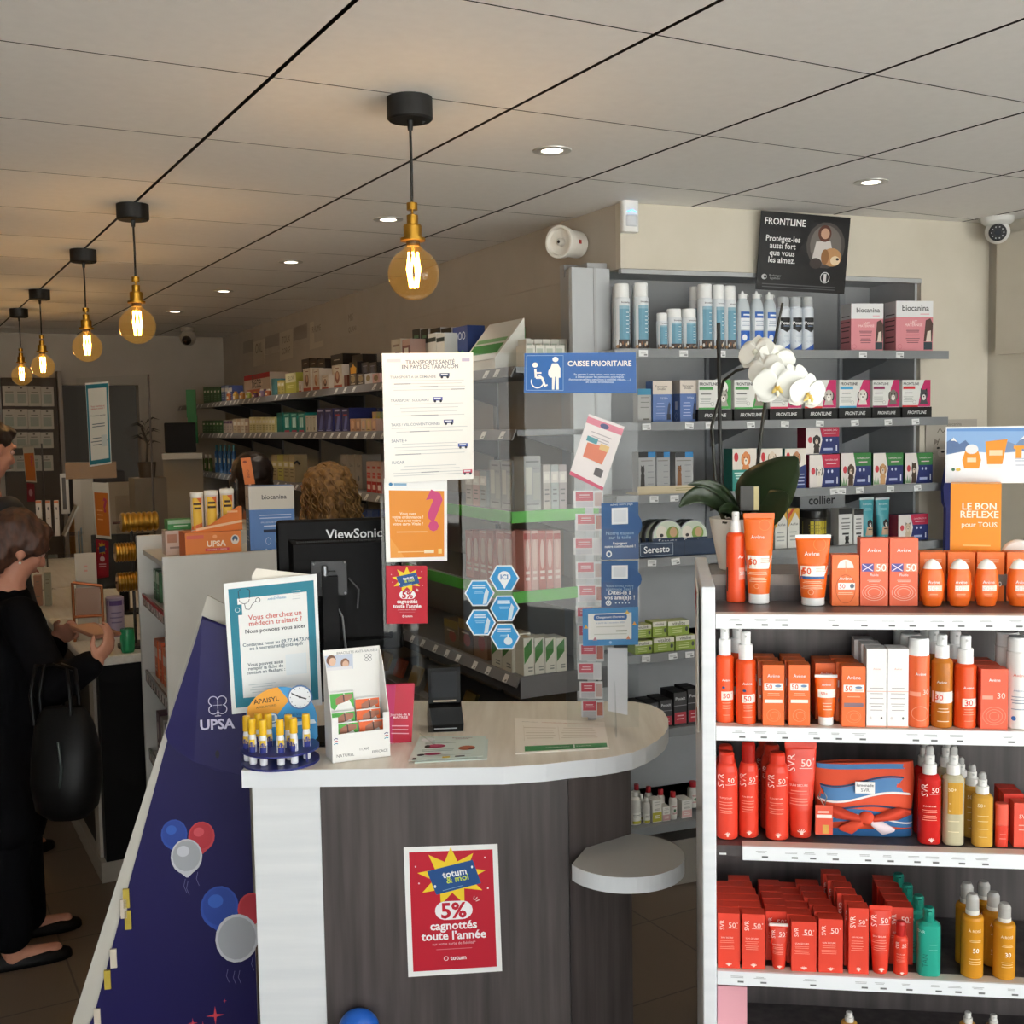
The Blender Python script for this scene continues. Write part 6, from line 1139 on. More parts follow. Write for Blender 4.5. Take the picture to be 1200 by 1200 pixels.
for zi in (2, 3):
    m = MB(); m.box(BL-1.0, -.03, BZ[zi]-.036, BL+.004, -.0225, BZ[zi]+.004, M('#4dae3a', .35)); m.box(BL-.002, -.03, BZ[zi]-.036, BL+.006, DEP-.03, BZ[zi]+.004, M('#4dae3a', .35)); m.ob('green_edge_strip', bsh)
def bput(x0, x1, yt, i, v, make, d=.075, lift=0, ws=.94, rnd=0):
    v = max(v, .004); z = BZ[i]+lift; xm = (x0+x1)/2; u0, u1 = BF.hit(x0, yt, v)[0], BF.hit(x1, yt, v)[0]; w = (u1-u0)*ws; h = BF.hit(xm, yt, v)[1]-z; u = (u0+u1)/2
    if rnd: w = min(w, (x1-x0)*(BF.w(u, v)-EYE).length/FPX*.95); d = w
    if u+w/2 > BL-.03: u = BL-.03-w/2
    o = make(w, h, d); o.location = BF.w(u, v+d/2, z+.0012); o.rotation_euler = (0, 0, BF.rz); return o
def med(l, col, dr=None, top=None): return lambda w, h, d: carton('medicine_box', l, 'box', w, h, d, col, dr, top=top)
def bands(c1, c2, z0=.6, z1=.85): return lambda p, w, h: (p.r(-1, z0, 1, z1, c1), p.lines(-.7, .6, [.45, .35, .2], .03, c2), p.r(-.6, z0+.06, .5, z1-.06, '#e9e6dd'))
BE = Fr(*BF.w(BL, 0)[:2], 92.06)
def eput_(x0, x1, yt, i, v, make, d=.075, ws=.94):
    z = BZ[i]; xm = (x0+x1)/2; w = (BE.hit(x1, yt, v)[0]-BE.hit(x0, yt, v)[0])*ws; h = BE.hit(xm, yt, v)[1]-z
    o = make(w, h, d); o.location = BE.w(BE.hit(xm, yt, v)[0], v+d/2, z+.0012); o.rotation_euler = (0, 0, BE.rz); return o
def run(x0, x1, n, yt, i, v, col, dr, what, d=.075, jit=0, end=False, k0=0):
    for k in range(n):
        a, b = x0+(x1-x0)*k/n, x0+(x1-x0)*(k+1)/n
        (eput_ if end else bput)(a, b, yt+random.uniform(-jit, jit), i, v, med(f'{what}, {ORD[k+k0]} from the left' if n > 1 or k0 else what, col if isinstance(col, str) else col[k % len(col)], dr), d)
run(238, 258, 5, 454, 0, .03, '#2f5a36', bands('#3f7a46', '#7fa683'), 'green box at the far end of the top long shelf')
run(259, 272, 3, 452, 0, .03, ('#5a6fae', '#8fa0c4', '#4a5a9a'), bands('#dfe4ef', '#dfe4ef'), 'blue box next to the green ones, top long shelf')
def bott(l, c, cap):
    return lambda w, h, d: vessel('small_bottle', l, 'bottle', cyl(w, h*.8, .85, .5), c, lambda p, w_, h_: p.r(-.8, .2, .8, .6, '#d9d0b9'), [('cap', capmb(w*.3, h*.799, h, cap))])
for k in range(7):
    a = 262+k*7.6; bput(a, a+6.6, 459 if k < 5 else 456, 0, .0, bott(f'small bottle standing at the front edge of the top long shelf, {ORD[k]} from the left', ('#b9682e', '#c9a54a', '#c98a3a', '#a9b24a', '#7a4a6a', '#8a7a9a', '#b5643a')[k], ('#e2d9c9', '#d9a03a', '#e2d9c9')[k % 3]), rnd=1)
bput(285, 317, 438.5, 0, .10, med('white display box with red top on the far part of the top long shelf', '#cbb8a4', lambda p, w, h: (p.r(-1, .8, 1, 1, '#a31d22'), p.e(0, .6, .5, .12, '#d9c7b4'), p.r(-.8, .1, .3, .4, '#c46a4a'), p.r(.3, .1, .8, .35, '#7a5a86'), p.t('Bébé', 0, .7, .1, '#4a4540', w=.7))), d=.12)
run(318, 324, 2, 444, 0, .03, '#4f8a94', None, 'slim teal box on the top long shelf')
run(325, 333, 2, 446, 0, .03, '#b9ac62', bands('#d9d0a0', '#8a8040'), 'narrow yellow-beige box on the top long shelf')
bput(334, 347, 437.5, 0, .03, med('pale yellow box with white upper half on the top long shelf', '#b3b04a', lambda p, w, h: (p.r(-1, .55, 1, 1, '#d8d4b0'), p.t('YELLOW', 0, .75, .1, '#6a6a3a', w=1.2), p.lines(-.8, .6, [.4, .3], .04, '#dedb9a'))), d=.1)
def hair(tone, topc='#2b201b'):
    return lambda p, w, h: (p.r(-1, 0, 1, 1, '#cfc3b2'), p.e(0, .8, .75, .17, '#dcd2c2'), p.e(.05, .48, .45, .26, tone), p.e(.05, .55, .26, .16, '#c99f80'), p.r(-1, .0, 1, .16, '#a8452c'), p.lines(-.6, .6, [.86], .03, '#8a4a3a'))
run(353, 381, 3, 421, 0, .16, '#2b211c', lambda p, w, h: (p.r(-.8, .8, .8, .94, '#4a3a30'), p.lines(-.5, .5, [.87], .03, '#b9ad9c')), 'dark hair dye box in the rear row, top long shelf')
for k, (a, b, y, t) in enumerate(((349.5, 353.5, 447, '#8a6a4a'), (354, 364.5, 432, '#6a4030'), (365, 375, 432.5, '#a86a3a'), (376, 385.5, 440, '#5a3426'))): bput(a, b, y, 0, .02, med(f'hair dye box with white oval top, {ORD[k]} from the left in the front row', '#cfc3b2', hair(t)), d=.075, ws=.8)
bput(387, 402, 415.5, 0, .18, med('tall black hair dye box standing highest in the rear row', '#1f1a18', lambda p, w, h: (p.r(-.7, .75, .7, .92, '#3c3430'), p.lines(-.5, .5, [.85], .02, '#c9bda9'))), d=.1)
bput(387.5, 402, 428, 0, .05, med('white hair dye box in front of the tall black one', '#cbbfb0', hair('#8a4a34')), d=.08, ws=.8)
bput(403, 407, 440, 0, .05, med('narrow red-brown box beside the white hair dye box', '#5c2f26'), d=.08)
bput(412, 425, 416, 0, .2, med('small black box at the top of the dark stack', '#221e1d'), d=.08, lift=.0)
bput(407.5, 420, 424.5, 0, .08, med('black box with a yellow burst on the top long shelf', '#231f20', lambda p, w, h: (p.p([(-.7, .4), (.6, .4), (.8, .75), (.2, .85), (0, .95), (-.2, .8), (-.7, .8)], '#d99a2a'), p.r(-.6, .1, .6, .3, '#4a3a2a'))), d=.07, ws=.75)
run(423, 441, 2, 425, 0, .1, '#26262b', lambda p, w, h: (p.e(0, .6, .5, .25, '#4a4f60'), p.lines(-.6, .6, [.85], .04, '#77798a')), 'black box with grey picture on the top long shelf')
run(409, 445, 4, 438, 0, .0, ('#3a2f28', '#2f2b30', '#b9bcc4', '#c9a0a0'), lambda p, w, h: (p.e(0, .55, .6, .3, '#8a7a5a'), p.lines(-.6, .6, [.85, .15], .05, '#c9c4bb')), 'small box at the front edge before the black boxes', d=.05)
# second long shelf
run(237, 261, 6, 493, 1, .02, '#2f5f38', bands('#47804c', '#8ab08c'), 'green box at the far left of the second long shelf')
run(261.5, 272, 3, 493, 1, .02, '#b9aca6', lambda p, w, h: (p.r(-1, .75, 1, .95, '#5a3a6a'), p.lines(-.6, .6, [.5, .4, .25], .04, '#8a7f80')), 'white box with purple top on the second long shelf')
run(273, 291, 4, 491, 1, .02, ('#c2b49c', '#b8a48c', '#cfc8b8', '#b09a8a'), bands('#d9cdb9', '#8a6a4a', .5, .8), 'cream medicine box on the second long shelf')
run(292, 322, 8, 489, 1, .02, ('#cfc79a', '#c9c088', '#d4cca6'), bands('#e2dcb4', '#8a8a4a', .55, .85), 'pale yellow box on the second long shelf')
run(324, 331, 1, 484, 1, .02, '#1f6f68', None, 'dark teal box on the second long shelf')
def tealtube(p, w, h): p.r(-.45, .25, -.02, .75, '#bfe0da'); p.r(.1, .25, .55, .75, '#bfe0da'); p.lines(-.8, .8, [.9], .05, '#8fd0c4'); p.r(-.7, .0, .7, .1, '#b03a5a')
run(331.5, 357, 3, 484, 1, .02, '#178078', tealtube, 'teal toothpaste style box on the second long shelf')
run(358, 370, 3, 487, 1, .02, '#c4c2b2', lambda p, w, h: (p.r(-.3, .1, .3, .3, '#8a8f7a'), p.lines(-.6, .6, [.85], .04, '#9a9a8a')), 'tall white box on the second long shelf')
def navyp(p, w, h): p.p([(-.5, .1), (.2, .1), (.6, .6), (.2, .8), (-.2, .5)], '#6a74b0'); p.r(-.8, .86, .5, .94, '#b9bfe0'); p.lines(-.8, .6, [.06], .03, '#a9afd8')
run(371, 390, 2, 479, 1, .02, '#2a2f6c', navyp, 'large navy box on the second long shelf', d=.14)
run(391, 409, 2, 478.5, 1, .02, '#222a66', lambda p, w, h: (navyp(p, w, h), p.r(-.6, .66, .5, .74, '#b03a4a')), 'large navy box with red strip on the second long shelf', d=.14)
run(410, 443, 3, 479, 1, .175, '#20295c', lambda p, w, h: p.lines(-.7, .7, [.85, .75], .03, '#6a74a8'), 'plain navy box in the rear row, second long shelf', d=.12)
run(410, 441, 5, 491, 1, .0, ('#b58a6a', '#a88068', '#b9a494', '#c0a878', '#b59080'), lambda p, w, h: (p.e(.1, .55, .6, .3, '#d0a888'), p.lines(-.6, .6, [.12], .06, '#7a4a3a')), 'small peach box at the front of the second long shelf', d=.06)
run(436, 446, 2, 483, 1, .065, ('#b59a74', '#9aa06a'), lambda p, w, h: p.e(0, .5, .6, .3, '#c9b83a'), 'beige box with yellow dot behind the peach boxes', d=.05)
# third and fourth long shelves, seen between heads and notices
def bluebott(l): return lambda w, h, d: vessel('lotion_bottle', l, 'bottle', cyl(w, h*.82, .9, .5), '#2a5f9a', lambda p, w_, h_: (p.r(-.9, .45, .9, .65, '#b9c4c4'), p.lines(-.6, .6, [.8, .3], .04, '#7aa0c8')), [('cap', capmb(w*.3, h*.819, h, '#4a90a4'))])
for k in range(5): bput(249+k*5, 253.6+k*5, 522, 2, .02, bluebott(f'blue bottle on the third long shelf behind the dark hair, {ORD[k]} from the left'), rnd=1)
for k in range(3): bput(232+k*5, 236.6+k*5, 533, 2, .02, bott(f'green bottle on the third long shelf, {ORD[k]} from the left', '#4a6a2a', '#d9d9cf'), rnd=1)
run(318, 345, 4, 533, 2, .02, ('#b0a07a', '#b9b45a', '#a89a70'), bands('#cfc48a', '#6a5a3a', .5, .75), 'yellowish box between the two heads on the third long shelf')
run(398, 424, 3, 533, 2, .08, '#a9a49c', lambda p, w, h: (p.t('Dove', .1, .68, .1, '#4a4f58', w=.9, rot=0), p.e(0, .3, .3, .08, '#6a7078')), 'tall grey-white carton right of the curly hair', d=.1)
RW = lambda p, w, h: (p.r(-1, 0, 1, .35, '#b3231f'), p.lines(-.8, .7, [.8, .6, .5], .08, '#c4463c'), p.r(-.7, .1, .5, .25, '#e3cfc4'))
run(429, 447, 3, 541, 2, .02, '#c9a89a', RW, 'red and white box left of the transport notice')
run(423, 447, 3, 557, 2, .0, '#b8352c', RW, 'red and white box in the lower row left of the transport notice') if 0 else None
def bluep(l): return lambda w, h, d: carton('medicine_box', l, 'box', w, h, d, '#2f4f9a', lambda p, w, h: (p.e(0, .6, .5, .2, '#c4cce4'), p.lines(-.6, .6, [.25], .08, '#a9b4da')))
for k in range(4): bput(423+k*7, 429.5+k*7, 598, 3, .02, bluep(f'blue packet left of the orange notice, {ORD[k]} from the left'), d=.06)
# near end of the shelving, above and behind the screen
bput(458, 470, 398, 0, .03, med('white and pink box on the near part of the top shelf above the transport notice', '#c9c3b4', lambda p, w, h: (p.r(-.2, .1, .7, .7, '#7a6a8a'), p.lines(-.8, .8, [.85], .05, '#9a8a80'))))
bput(471, 481, 398, 0, .03, med('pinkish box second on the near part of the top shelf', '#c9a89c', bands('#8a5a5a', '#7a5a52')))
run(483, 502, 2, 386, 0, .1, '#b6b7b4', lambda p, w, h: (p.r(-1, .72, 1, 1, '#1f2a2c'), p.lines(-.6, .6, [.85], .06, '#5a8a6a')), 'tall grey box with black top above the transport notice')
run(504, 529, 2, 385, 0, .1, '#b2b5b4', lambda p, w, h: (p.r(-1, .76, 1, 1, '#20262a'), p.lines(-.6, .6, [.88], .05, '#6a9a78')), 'tall black-banded box in the rear above the transport notice')
run(501, 521, 2, 391, 0, .0, '#c9cbc6', lambda p, w, h: (p.r(-1, .8, 1, .9, '#2a3a3a'), p.lines(-.6, .6, [.5, .3], .05, '#8fa0a0')), 'white box at the front edge above the transport notice', d=.06)
bput(530, 548, 383, 0, .06, med('dark blue box with rings at the top left of the white slanted display', '#2a3f7a', lambda p, w, h: ([p.ring(-.5+.5*k, .8, .2, .004, '#d9dfe8', 14) for k in range(3)], p.e(-.3, .3, .3, .2, '#c4b53a'), p.e(.3, .35, .3, .15, '#4a9a5a'))))
# slanted white and green display carton
u0, z0_ = BF.hit(541, 412, .0); u1, _ = BF.hit(580, 412, .0); zt = BF.hit(560, 378, .03)[1]
dd = empty('slanted_display', BF.w(u0, .0, BZ[0]+.0012), BF.rz); tag(dd, 'white and green slanted card display on the near end of the top shelf', 'display box')
w = u1-u0; h = zt-BZ[0]; m = MB(); m.loft([[(0, .0, 0), (w, .0, 0), (w, .0, h*.2), (0, .0, h*.2)], [(0, .12, 0), (w, .12, 0), (w, .12, h), (0, .12, h)]], '#cfd0c8', smooth=False); m.ob('body', dd)
m = MB(); m.add([(.0, -.002, h*.2), (w, -.002, h*.2), (w, .118, h*1.0), (.0, .118, h*1.0), (0, -.0005, h*.2-.002), (w, -.0005, h*.2-.002), (w, .1195, h-.002), (0, .1195, h-.002)], [(0, 1, 2, 3), (7, 6, 5, 4), (0, 4, 5, 1), (2, 6, 7, 3), (1, 5, 6, 2), (0, 3, 7, 4)], '#dcdcd6')
for t0, t1, c in ((.15, .4, '#3f8a3f'), (.45, .55, '#7fb07a')): f = lambda t: (-.0025+.12*t, h*.2+h*.8*t+.0012); m.add([(w*.06, *f(t0)), (w*.94, *f(t0)), (w*.94, *f(t1)), (w*.06, *f(t1))], [(0, 1, 2, 3)], c)
m.ob('slanted_cover', dd)
bput(582, 595, 384, 0, .12, med('green box behind the white and green boxes at the end of the top shelf', '#2f7a38', bands('#e0e4dc', '#9fc09a')))
GW_ = lambda p, w, h: (p.p([(-1, 0), (1, .15), (1, .4), (-1, .25)], '#5a9a52'), p.r(-.8, .6, .5, .85, '#b3bdb0'), p.lines(-.7, .6, [.5], .03, '#8f968c'))
run(583, 601, 3, 397, 0, .135, '#d5d5cc', GW_, 'white and green box in the rear row, top shelf')
run(616, 665, 5, 398, 0, .10, '#d5d5cc', GW_, 'white and green box facing the shop, rear row, top shelf end', end=True)
run(616, 662, 4, 405, 0, .012, '#d9d9d1', GW_, 'white and green box facing the shop, front row, top shelf end', end=True)
GB = lambda p, w, h: (p.r(-.8, .3, -.05, .8, '#b9bab0'), p.r(.1, .2, .9, .7, '#a9aaa4'), p.lines(-.8, .8, [.9, .12], .03, '#77787a'), p.t('Force 2', .4, .78, .1, '#6a6c70', w=.8))
run(573, 600, 2, 540, 2, .03, '#9c9f9f', GB, 'grey packaged box behind the screen above the upper green edge')
run(613, 634, 1, 535, 2, .02, '#9c9f9f', GB, 'grey packaged box at the shelf corner behind the screen', end=True)
run(545, 570, 3, 552, 2, .02, ('#b5aaa2', '#c0a09a', '#9aa0a0'), bands('#d9d4cc', '#7a7470'), 'small pale box behind the screen above the upper green edge')
run(636, 664, 3, 545, 2, .02, ('#b9b4ae', '#a9b0b0', '#b0a8a8'), bands('#dad6d0', '#7a7a7a'), 'pale box at the right end above the upper green edge', end=True)
RB = lambda p, w, h: (p.e(0, .6, .6, .25, '#d8b8b0'), p.lines(-.7, .7, [.2, .3], .05, '#e3cfc9'), p.r(-.9, .85, .9, .95, '#a84a44'))
run(545, 578, 4, 622, 3, .02, ('#b5625a', '#a8524c', '#c08078'), RB, 'red packet behind the screen above the lower green edge, left group')
run(581, 600, 2, 622, 3, .01, ('#c4827a', '#cda39c'), RB, 'pink packet behind the screen above the lower green edge')
run(613, 657, 5, 622, 3, .012, ('#c4827a', '#cda39c', '#b8645c'), RB, 'pink-red packet facing the shop above the lower green edge', end=True)
BR_ = lambda p, w, h: (p.r(-1, .7, 1, 1, '#8f7d3a'), p.e(.2, .4, .5, .2, '#a8564a'), p.lines(-.7, .6, [.6], .05, '#c9b9a0'))
run(520, 571, 3, 727, 4, .02, ('#7a6a52', '#6a5a4a', '#8a6a54'), BR_, 'brown box on the lowest shelf behind the screen')
WG = lambda p, w, h: (p.p([(-.9, .75), (.6, .98), (.6, .6), (-.9, .3)], '#3f7a35'), p.lines(-.2, .8, [.12, .2], .04, '#8a8f86'))
run(575, 600, 2, 742, 4, .0, '#d4d3c6', WG, 'white and green box near the corner of the lowest shelf')
run(613, 664, 4, 748, 4, .012, '#d4d3c6', WG, 'white and green box facing the shop on the lowest shelf', end=True, d=.09)
# cards and boxes in the rack under that shelf, half in the dark
for k in range(6):
    m = MB(); w, h = .1, .075; m.loft([[(-w/2, 0, 0), (w/2, 0, 0), (w/2, .03, h), (-w/2, .03, h)], [(-w/2, .015, 0), (w/2, .015, 0), (w/2, .045, h), (-w/2, .045, h)]], M(('#8a6f3a', '#a8523a', '#b9a06a', '#7a5a3a', '#a87a4a', '#6a5a30')[k], .4), smooth=False)
    tag(m.ob('card_pack', None, BF.w(BL-1.55+.19*k, .05, .58), BF.rz), f'brownish packet in the low rack behind the counter, {ORD[k]} from the left', 'packet')
m = MB(); m.box(BL-1.75, .0, .55, BL-.4, .33, .579, SHM); tag(m.ob('low_rack_shelf', None, BF.w(0, 0, 0), BF.rz), 'low grey rack shelf holding brownish packets behind the counter', 'shelf')
# faded paper signs and patches along the top of the back wall
BFW = Fr(2.552, 9.4, math.degrees(math.atan2(-(2.556-2.338), -(9.6-3.42)))); WV = -.003
def wsign(x0, x1, y0, y1, l, txt=None, col='#bdb29c', name='wall_sign'):
    cs = ((x0, y0+ (x1-x0)*.0), (x1, y0-(x1-x0)*.33), (x1, y1-(x1-x0)*.28), (x0, y1))
    return sheet(BFW, cs, WV, name, l, (lambda p: [p.t(t, .5, .70-.4*k, .2, '#7a6c58', .0, w=.62) for k, t in enumerate(txt)]) if txt else None, col, .0015, cat='sign')
wsign(556, 590, 313, 366, 'pale wall sign with faint letters right of the nearest glass globe', ('SCORE',), '#c0b6a4')
wsign(456, 481, 344, 389, 'pale wall sign with two faint words just left of the nearest glass globe', ('SCORDA', 'PHERE'))
wsign(405, 424, 363, 399, 'pale wall sign with two faint words above the dark hair dye boxes', ('MISTER', 'QUANCE'))
wsign(363, 379, 378, 410, 'faint wall sign third from the left on the back wall', ('RHUME',))
wsign(328, 343, 390, 423, 'faint wall sign second from the left on the back wall', ('TOUX', 'GORGE'))
wsign(297, 310, 401, 430, 'faint wall sign farthest along the back wall', ('ORL',))
for x0, x1, y0, y1, l in ((590, 620, 302, 330, 'grey-brown painted patch at the right end of the back wall'), (425, 447, 357, 378, 'grey-brown painted patch above the hair dye boxes'), (379, 399, 370, 389, 'grey-brown painted patch third from the right'), (344, 360, 384, 400, 'grey-brown painted patch fourth from the right'), (311, 327, 395, 409, 'grey-brown painted patch fifth from the right'), (285, 297, 401, 415, 'grey-brown painted patch farthest along the wall')):
    wsign(x0, x1, y0, y1, l, None, '#8d8173', 'wall_panel')
# ================================================================== LEFT SIDE
# white end-of-aisle shelf unit with boxes on top
EF = Fr(*at(190, 653, 3.7)[:2], 93.5); EZ = at(190, 653, 3.7).z; EL = .62
PALE = noisy('pale_grey_board', '#c4c2bc', '#cdcbc5', 5, .5)
ge = empty('aisle_shelf_unit', EF.w(0, 0, 0), EF.rz); tag(ge, 'white aisle shelf unit with a blank end panel behind the navy display', 'shelf unit')
m = MB(); m.bbox(0, 0, 0, .46, .02, EZ, PALE, .002); m.ob('end_panel', ge)
m = MB(); m.bbox(.0, EL, 0, .46, EL+.02, EZ+.02, PALE, .002); m.ob('end_panel', ge)
m = MB(); m.box(.3, .021, 0, .32, EL-.001, EZ-.051, PALE); m.ob('middle_panel', ge)
m = MB(); m.box(.02, .021, EZ-.05, .46, EL-.001, EZ-.032, PALE); m.ob('top_board', ge)
RAIL = M('#a87f78', .3)
EZS = [EZ-.21, EZ-.50, EZ-.80, EZ-1.08]
for k, z in enumerate(EZS):
    m = MB(); m.box(.02, .021, z-.015, .299, EL-.001, z, PALE); s = m.ob('shelf', ge)
    m = MB(); m.box(.012, .021, z-.028, .0195, EL-.001, z+.014, M('#8d5f5a' if k == 0 else '#7a7672', .25)); m.box(.0112, .021, z+.001, .012, EL-.001, z+.014, '#a92a34' if k == 0 else '#9a9690')
    for j in range(9): m.box(.0105, .05+.063*j, z-.022, .0115, .08+.063*j, z+.002, '#b5a9a0' if j % 3 else '#cfc8c0')
    m.ob('price_rail', s)
def eput(du, dv, w, d, h, z, l, col, dr=None, rz=0, name='medicine_box', group=None):
    """a box on the unit; its printed front looks at the customer aisle (the unit's left)"""
    m = MB(); m.box(-w/2, -d/2, 0, w/2, d/2, h, M(col, .42)); p = Pad(m, flat(-d/2), lambda x: x*w/2, lambda q: q*h)
    if dr: dr(p, w, h)
    return tag(m.ob(name, None, EF.w(du, dv, z+.0012), EF.rz+rz), l, 'box', group)
QL = R(-90)
PB = lambda p, w, h: (p.r(-1, .7, 1, 1, '#d8bfae'), p.r(-.9, .78, -.3, .9, '#7a5a6a'), p.p([(-.8, .1), (.6, .1), (.2, .6)], '#c98a52'), p.p([(.0, .0), (.9, .0), (.9, .4)], '#5a6a9a'))
for k, (dv, c, l) in enumerate(((.10, '#d9b8a4', 'nearest'), (.20, '#d0a894', 'second'), (.30, '#cfae9c', 'third'))): eput(.085, dv, .09, .07, .148, EZS[0], f'tall pink and beige box, {l} on the upper shelf of the aisle unit', c, PB, QL)
eput(.06, .052, .05, .05, .13, EZS[0], 'purple box with yellow mark at the near end of the upper aisle shelf', '#5a2a6a', lambda p, w, h: (p.e(0, .4, .5, .2, '#d9a53a'), p.r(-.8, .7, .8, .9, '#c9a8d0')), QL)
for k, (dv, l) in enumerate(((.45, 'near'), (.53, 'far'))): eput(.07, dv*.98, .06, .05, .11, EZS[0], f'green and white box, {l} one of two at the rear of the upper aisle shelf', '#3f6a44', lambda p, w, h: (p.r(-1, .6, 1, 1, '#b9c4b4'), p.lines(-.6, .6, [.4, .3], .05, '#9fc0a0')), QL)
for k, (dv, c) in enumerate(((.08, '#e0622a'), (.17, '#3a3a8a'), (.26, '#d9602c'), (.36, '#e2743a'), (.47, '#c9542c'), (.58, '#d9682e'))): eput(.08, dv*.9, .07, .08, .15-.01*(k % 2), EZS[1], f'orange or navy vitamin box on the middle aisle shelf, {ORD[k]} from the near end', c, lambda p, w, h: (p.r(-.8, .55, .8, .8, '#e9d4c4'), p.lines(-.6, .6, [.3, .2], .05, '#f0c9a8')), QL)
for k, (dv, c) in enumerate(((.07, '#2f3f8a'), (.16, '#c9703a'), (.25, '#b9b4ac'), (.35, '#4a4a58'), (.46, '#a9a098'), (.57, '#6a4a52'))): eput(.07, dv*.9, .07, .07, .17, EZS[2], f'box on the lower aisle shelf, {ORD[k]} from the near end', c, lambda p, w, h: (p.e(0, .6, .5, .2, '#d0c8c0'), p.lines(-.7, .7, [.3, .2], .05, '#d9d0c4')), QL)
for k, (dv, c) in enumerate(((.09, '#7a7a80'), (.2, '#55525a'), (.32, '#8a8078'), (.45, '#4a4648'), (.57, '#6a625c'))): eput(.08, dv*.9, .085, .08, .16, EZS[3], f'grey box on the lowest aisle shelf, {ORD[k]} from the near end', c, lambda p, w, h: p.lines(-.7, .7, [.7, .5, .3], .05, '#a9a49c'), QL)
# on top of the unit: boxes rest on the top board behind the raised end panel
TZ = EZ-.032
def etop(px0, px1, pyt, v, d, mk, ws=.97, z=None, rz=0):
    z = TZ if z is None else z; u0, u1 = EF.hit(px0, pyt, v)[0], EF.hit(px1, pyt, v)[0]; w = (u1-u0)*ws; h = EF.hit((px0+px1)/2, pyt, v)[1]-z
    o = mk(w, h, d); o.location = EF.w((u0+u1)/2, v+d/2, z+.0012); o.rotation_euler = (0, 0, EF.rz+rz); return o
def upsab(p, w, h):
    p.t('UPSA', .1, .62, .2, '#fbe6d0', .03, w=.68); p.r(-.3, .38, .55, .47, '#d8465a'); p.t('VITAMINE C 1000MG', .12, .425, .05, '#f6dcc8', w=.7); p.e(.05, .85, .08, .06, '#f3a877'); p.r(-.95, .8, -.35, .92, '#dd6a5a'); p.e(.77, .72, .15, .16, '#e6ddd4'); p.e(.77, .74, .1, .1, '#3f5a78'); p.e(.77, .66, .06, .07, '#e6ddd4'); p.r(-.85, .1, -.5, .3, '#e9e1d4')
u0 = EF.hit(212, 640, .03)[0]
o = etop(215.6, 283.5, 624, .03, .12, lambda w, h, d: carton('vitamin_box', 'orange vitamin display box with white lettering on the aisle unit', 'display box', w, h, d, '#e2803c', upsab, top='#d9783a', side=lambda p, w, h: p.r(-1, 0, 1, 1, '#d06a3a')))
hz_ = EF.hit(250, 624, .03)[1]
u0, u1, um = EF.hit(216, 620, .1)[0], EF.hit(281, 620, .1)[0], EF.hit(279, 590, .1)[0]; zt = EF.hit(279, 592, .1)[1]
m = MB(); z0_ = hz_+.002; q = [(u0, z0_), (u1, z0_), (u1, zt), (u1-.012, zt), (u0+.06, z0_+.012)]
m.loft([[(x, .055, z) for x, z in q], [(x, .058, z) for x, z in q]], '#e07a30', smooth=False); p = Pad(m, flat(.055)); p.line([(u0+.03, z0_+.008), (u1, z0_+.03)], .008, '#f0c49a'); p.r(u1-.05, z0_+.06, u1-.015, z0_+.066, '#f0b888')
tag(m.ob('display_wing', None, EF.w(0, 0, 0), EF.rz), 'orange triangular card wing rising over the vitamin box', 'display card')
def vtube(l):
    def f(w, h, d):
        hb = h*.9
        def dr(p, w_, h_): p.r(-.95, .05, .6, .95, '#e8b83a'); p.p([(-.95, .05), (.6, .05), (.6, .25), (-.95, .15)], '#d9682c'); p.lines(-.7, .5, [.78, .66], .06, '#4a3018', .3); p.p([(-.2, .95), (.6, .95), (.6, .75)], '#d9682c')
        return vessel('effervescent_tube', l, 'tube', [(0, w*.48, w*.48, 2), (hb, w*.48, w*.48, 2)], '#d9cdc4', dr, [('cap', capmb(w*.5, hb-.001, h, '#e9e4d9'))])
    return f
for k, (a, b, y) in enumerate(((223, 240, 577.5), (239.5, 257.5, 575.5), (258, 276, 573.5))): etop(a, b, y, .066+.0*k, .045, vtube(('left', 'middle', 'right')[k]+' one of three white-capped vitamin tubes behind the orange card wing'), z=hz_+.001, ws=.93)
def bluebio(p, w, h):
    p.r(-1, .68, 1, 1, '#cfc9bd'); p.t('biocanina', .12, .85, .1, '#25262a', .012, w=1.1); p.r(-1, 0, 1, .68, '#5f86c2'); p.lines(-.6, .9, [.6, .56], .012, '#c4d3ea', .1); p.t('EMULSION NETTOYANTE', .0, .5, .05, '#d5e0f0', w=1.0); p.r(-.4, .36, .5, .40, '#24324f'); p.lines(-.5, .5, [.45], .012, '#dfe8f4')
    for x in (-.2, .25): p.ring(x, .24, .12, .0015, '#d5e0f0', 8, rz=.05)
    p.e(-.3, .1, .06, .035, '#d5e0f0'); p.lines(-.1, .4, [.12, .09], .01, '#c4d3ea')
o = etop(292.5, 346, 570, .04, .10, lambda w, h, d: carton('medicine_box', 'blue and white animal lotion box standing highest on the aisle unit', 'box', w, h, d, '#5f86c2', bluebio, side=lambda p, w, h: (p.r(-1, .68, 1, 1, '#bdb7ab'), p.t('biocanina', 0, .86, .1, '#3a3a3c', w=1.3), p.r(-1, 0, 1, .68, '#50749e'), p.lines(-.6, .6, [.55, .5, .45, .4, .3, .25], .012, '#b9cadf'))), rz=R(-6))
o = etop(193, 216, 622, .34, .08, lambda w, h, d: carton('medicine_box', 'pale pink box under the green and white one on the aisle unit', 'box', w, h, d, '#d6bcae', lambda p, w, h: (p.r(-.8, .5, .2, .85, '#b9826a'), p.lines(-.6, .6, [.3], .08, '#9a8078'))))
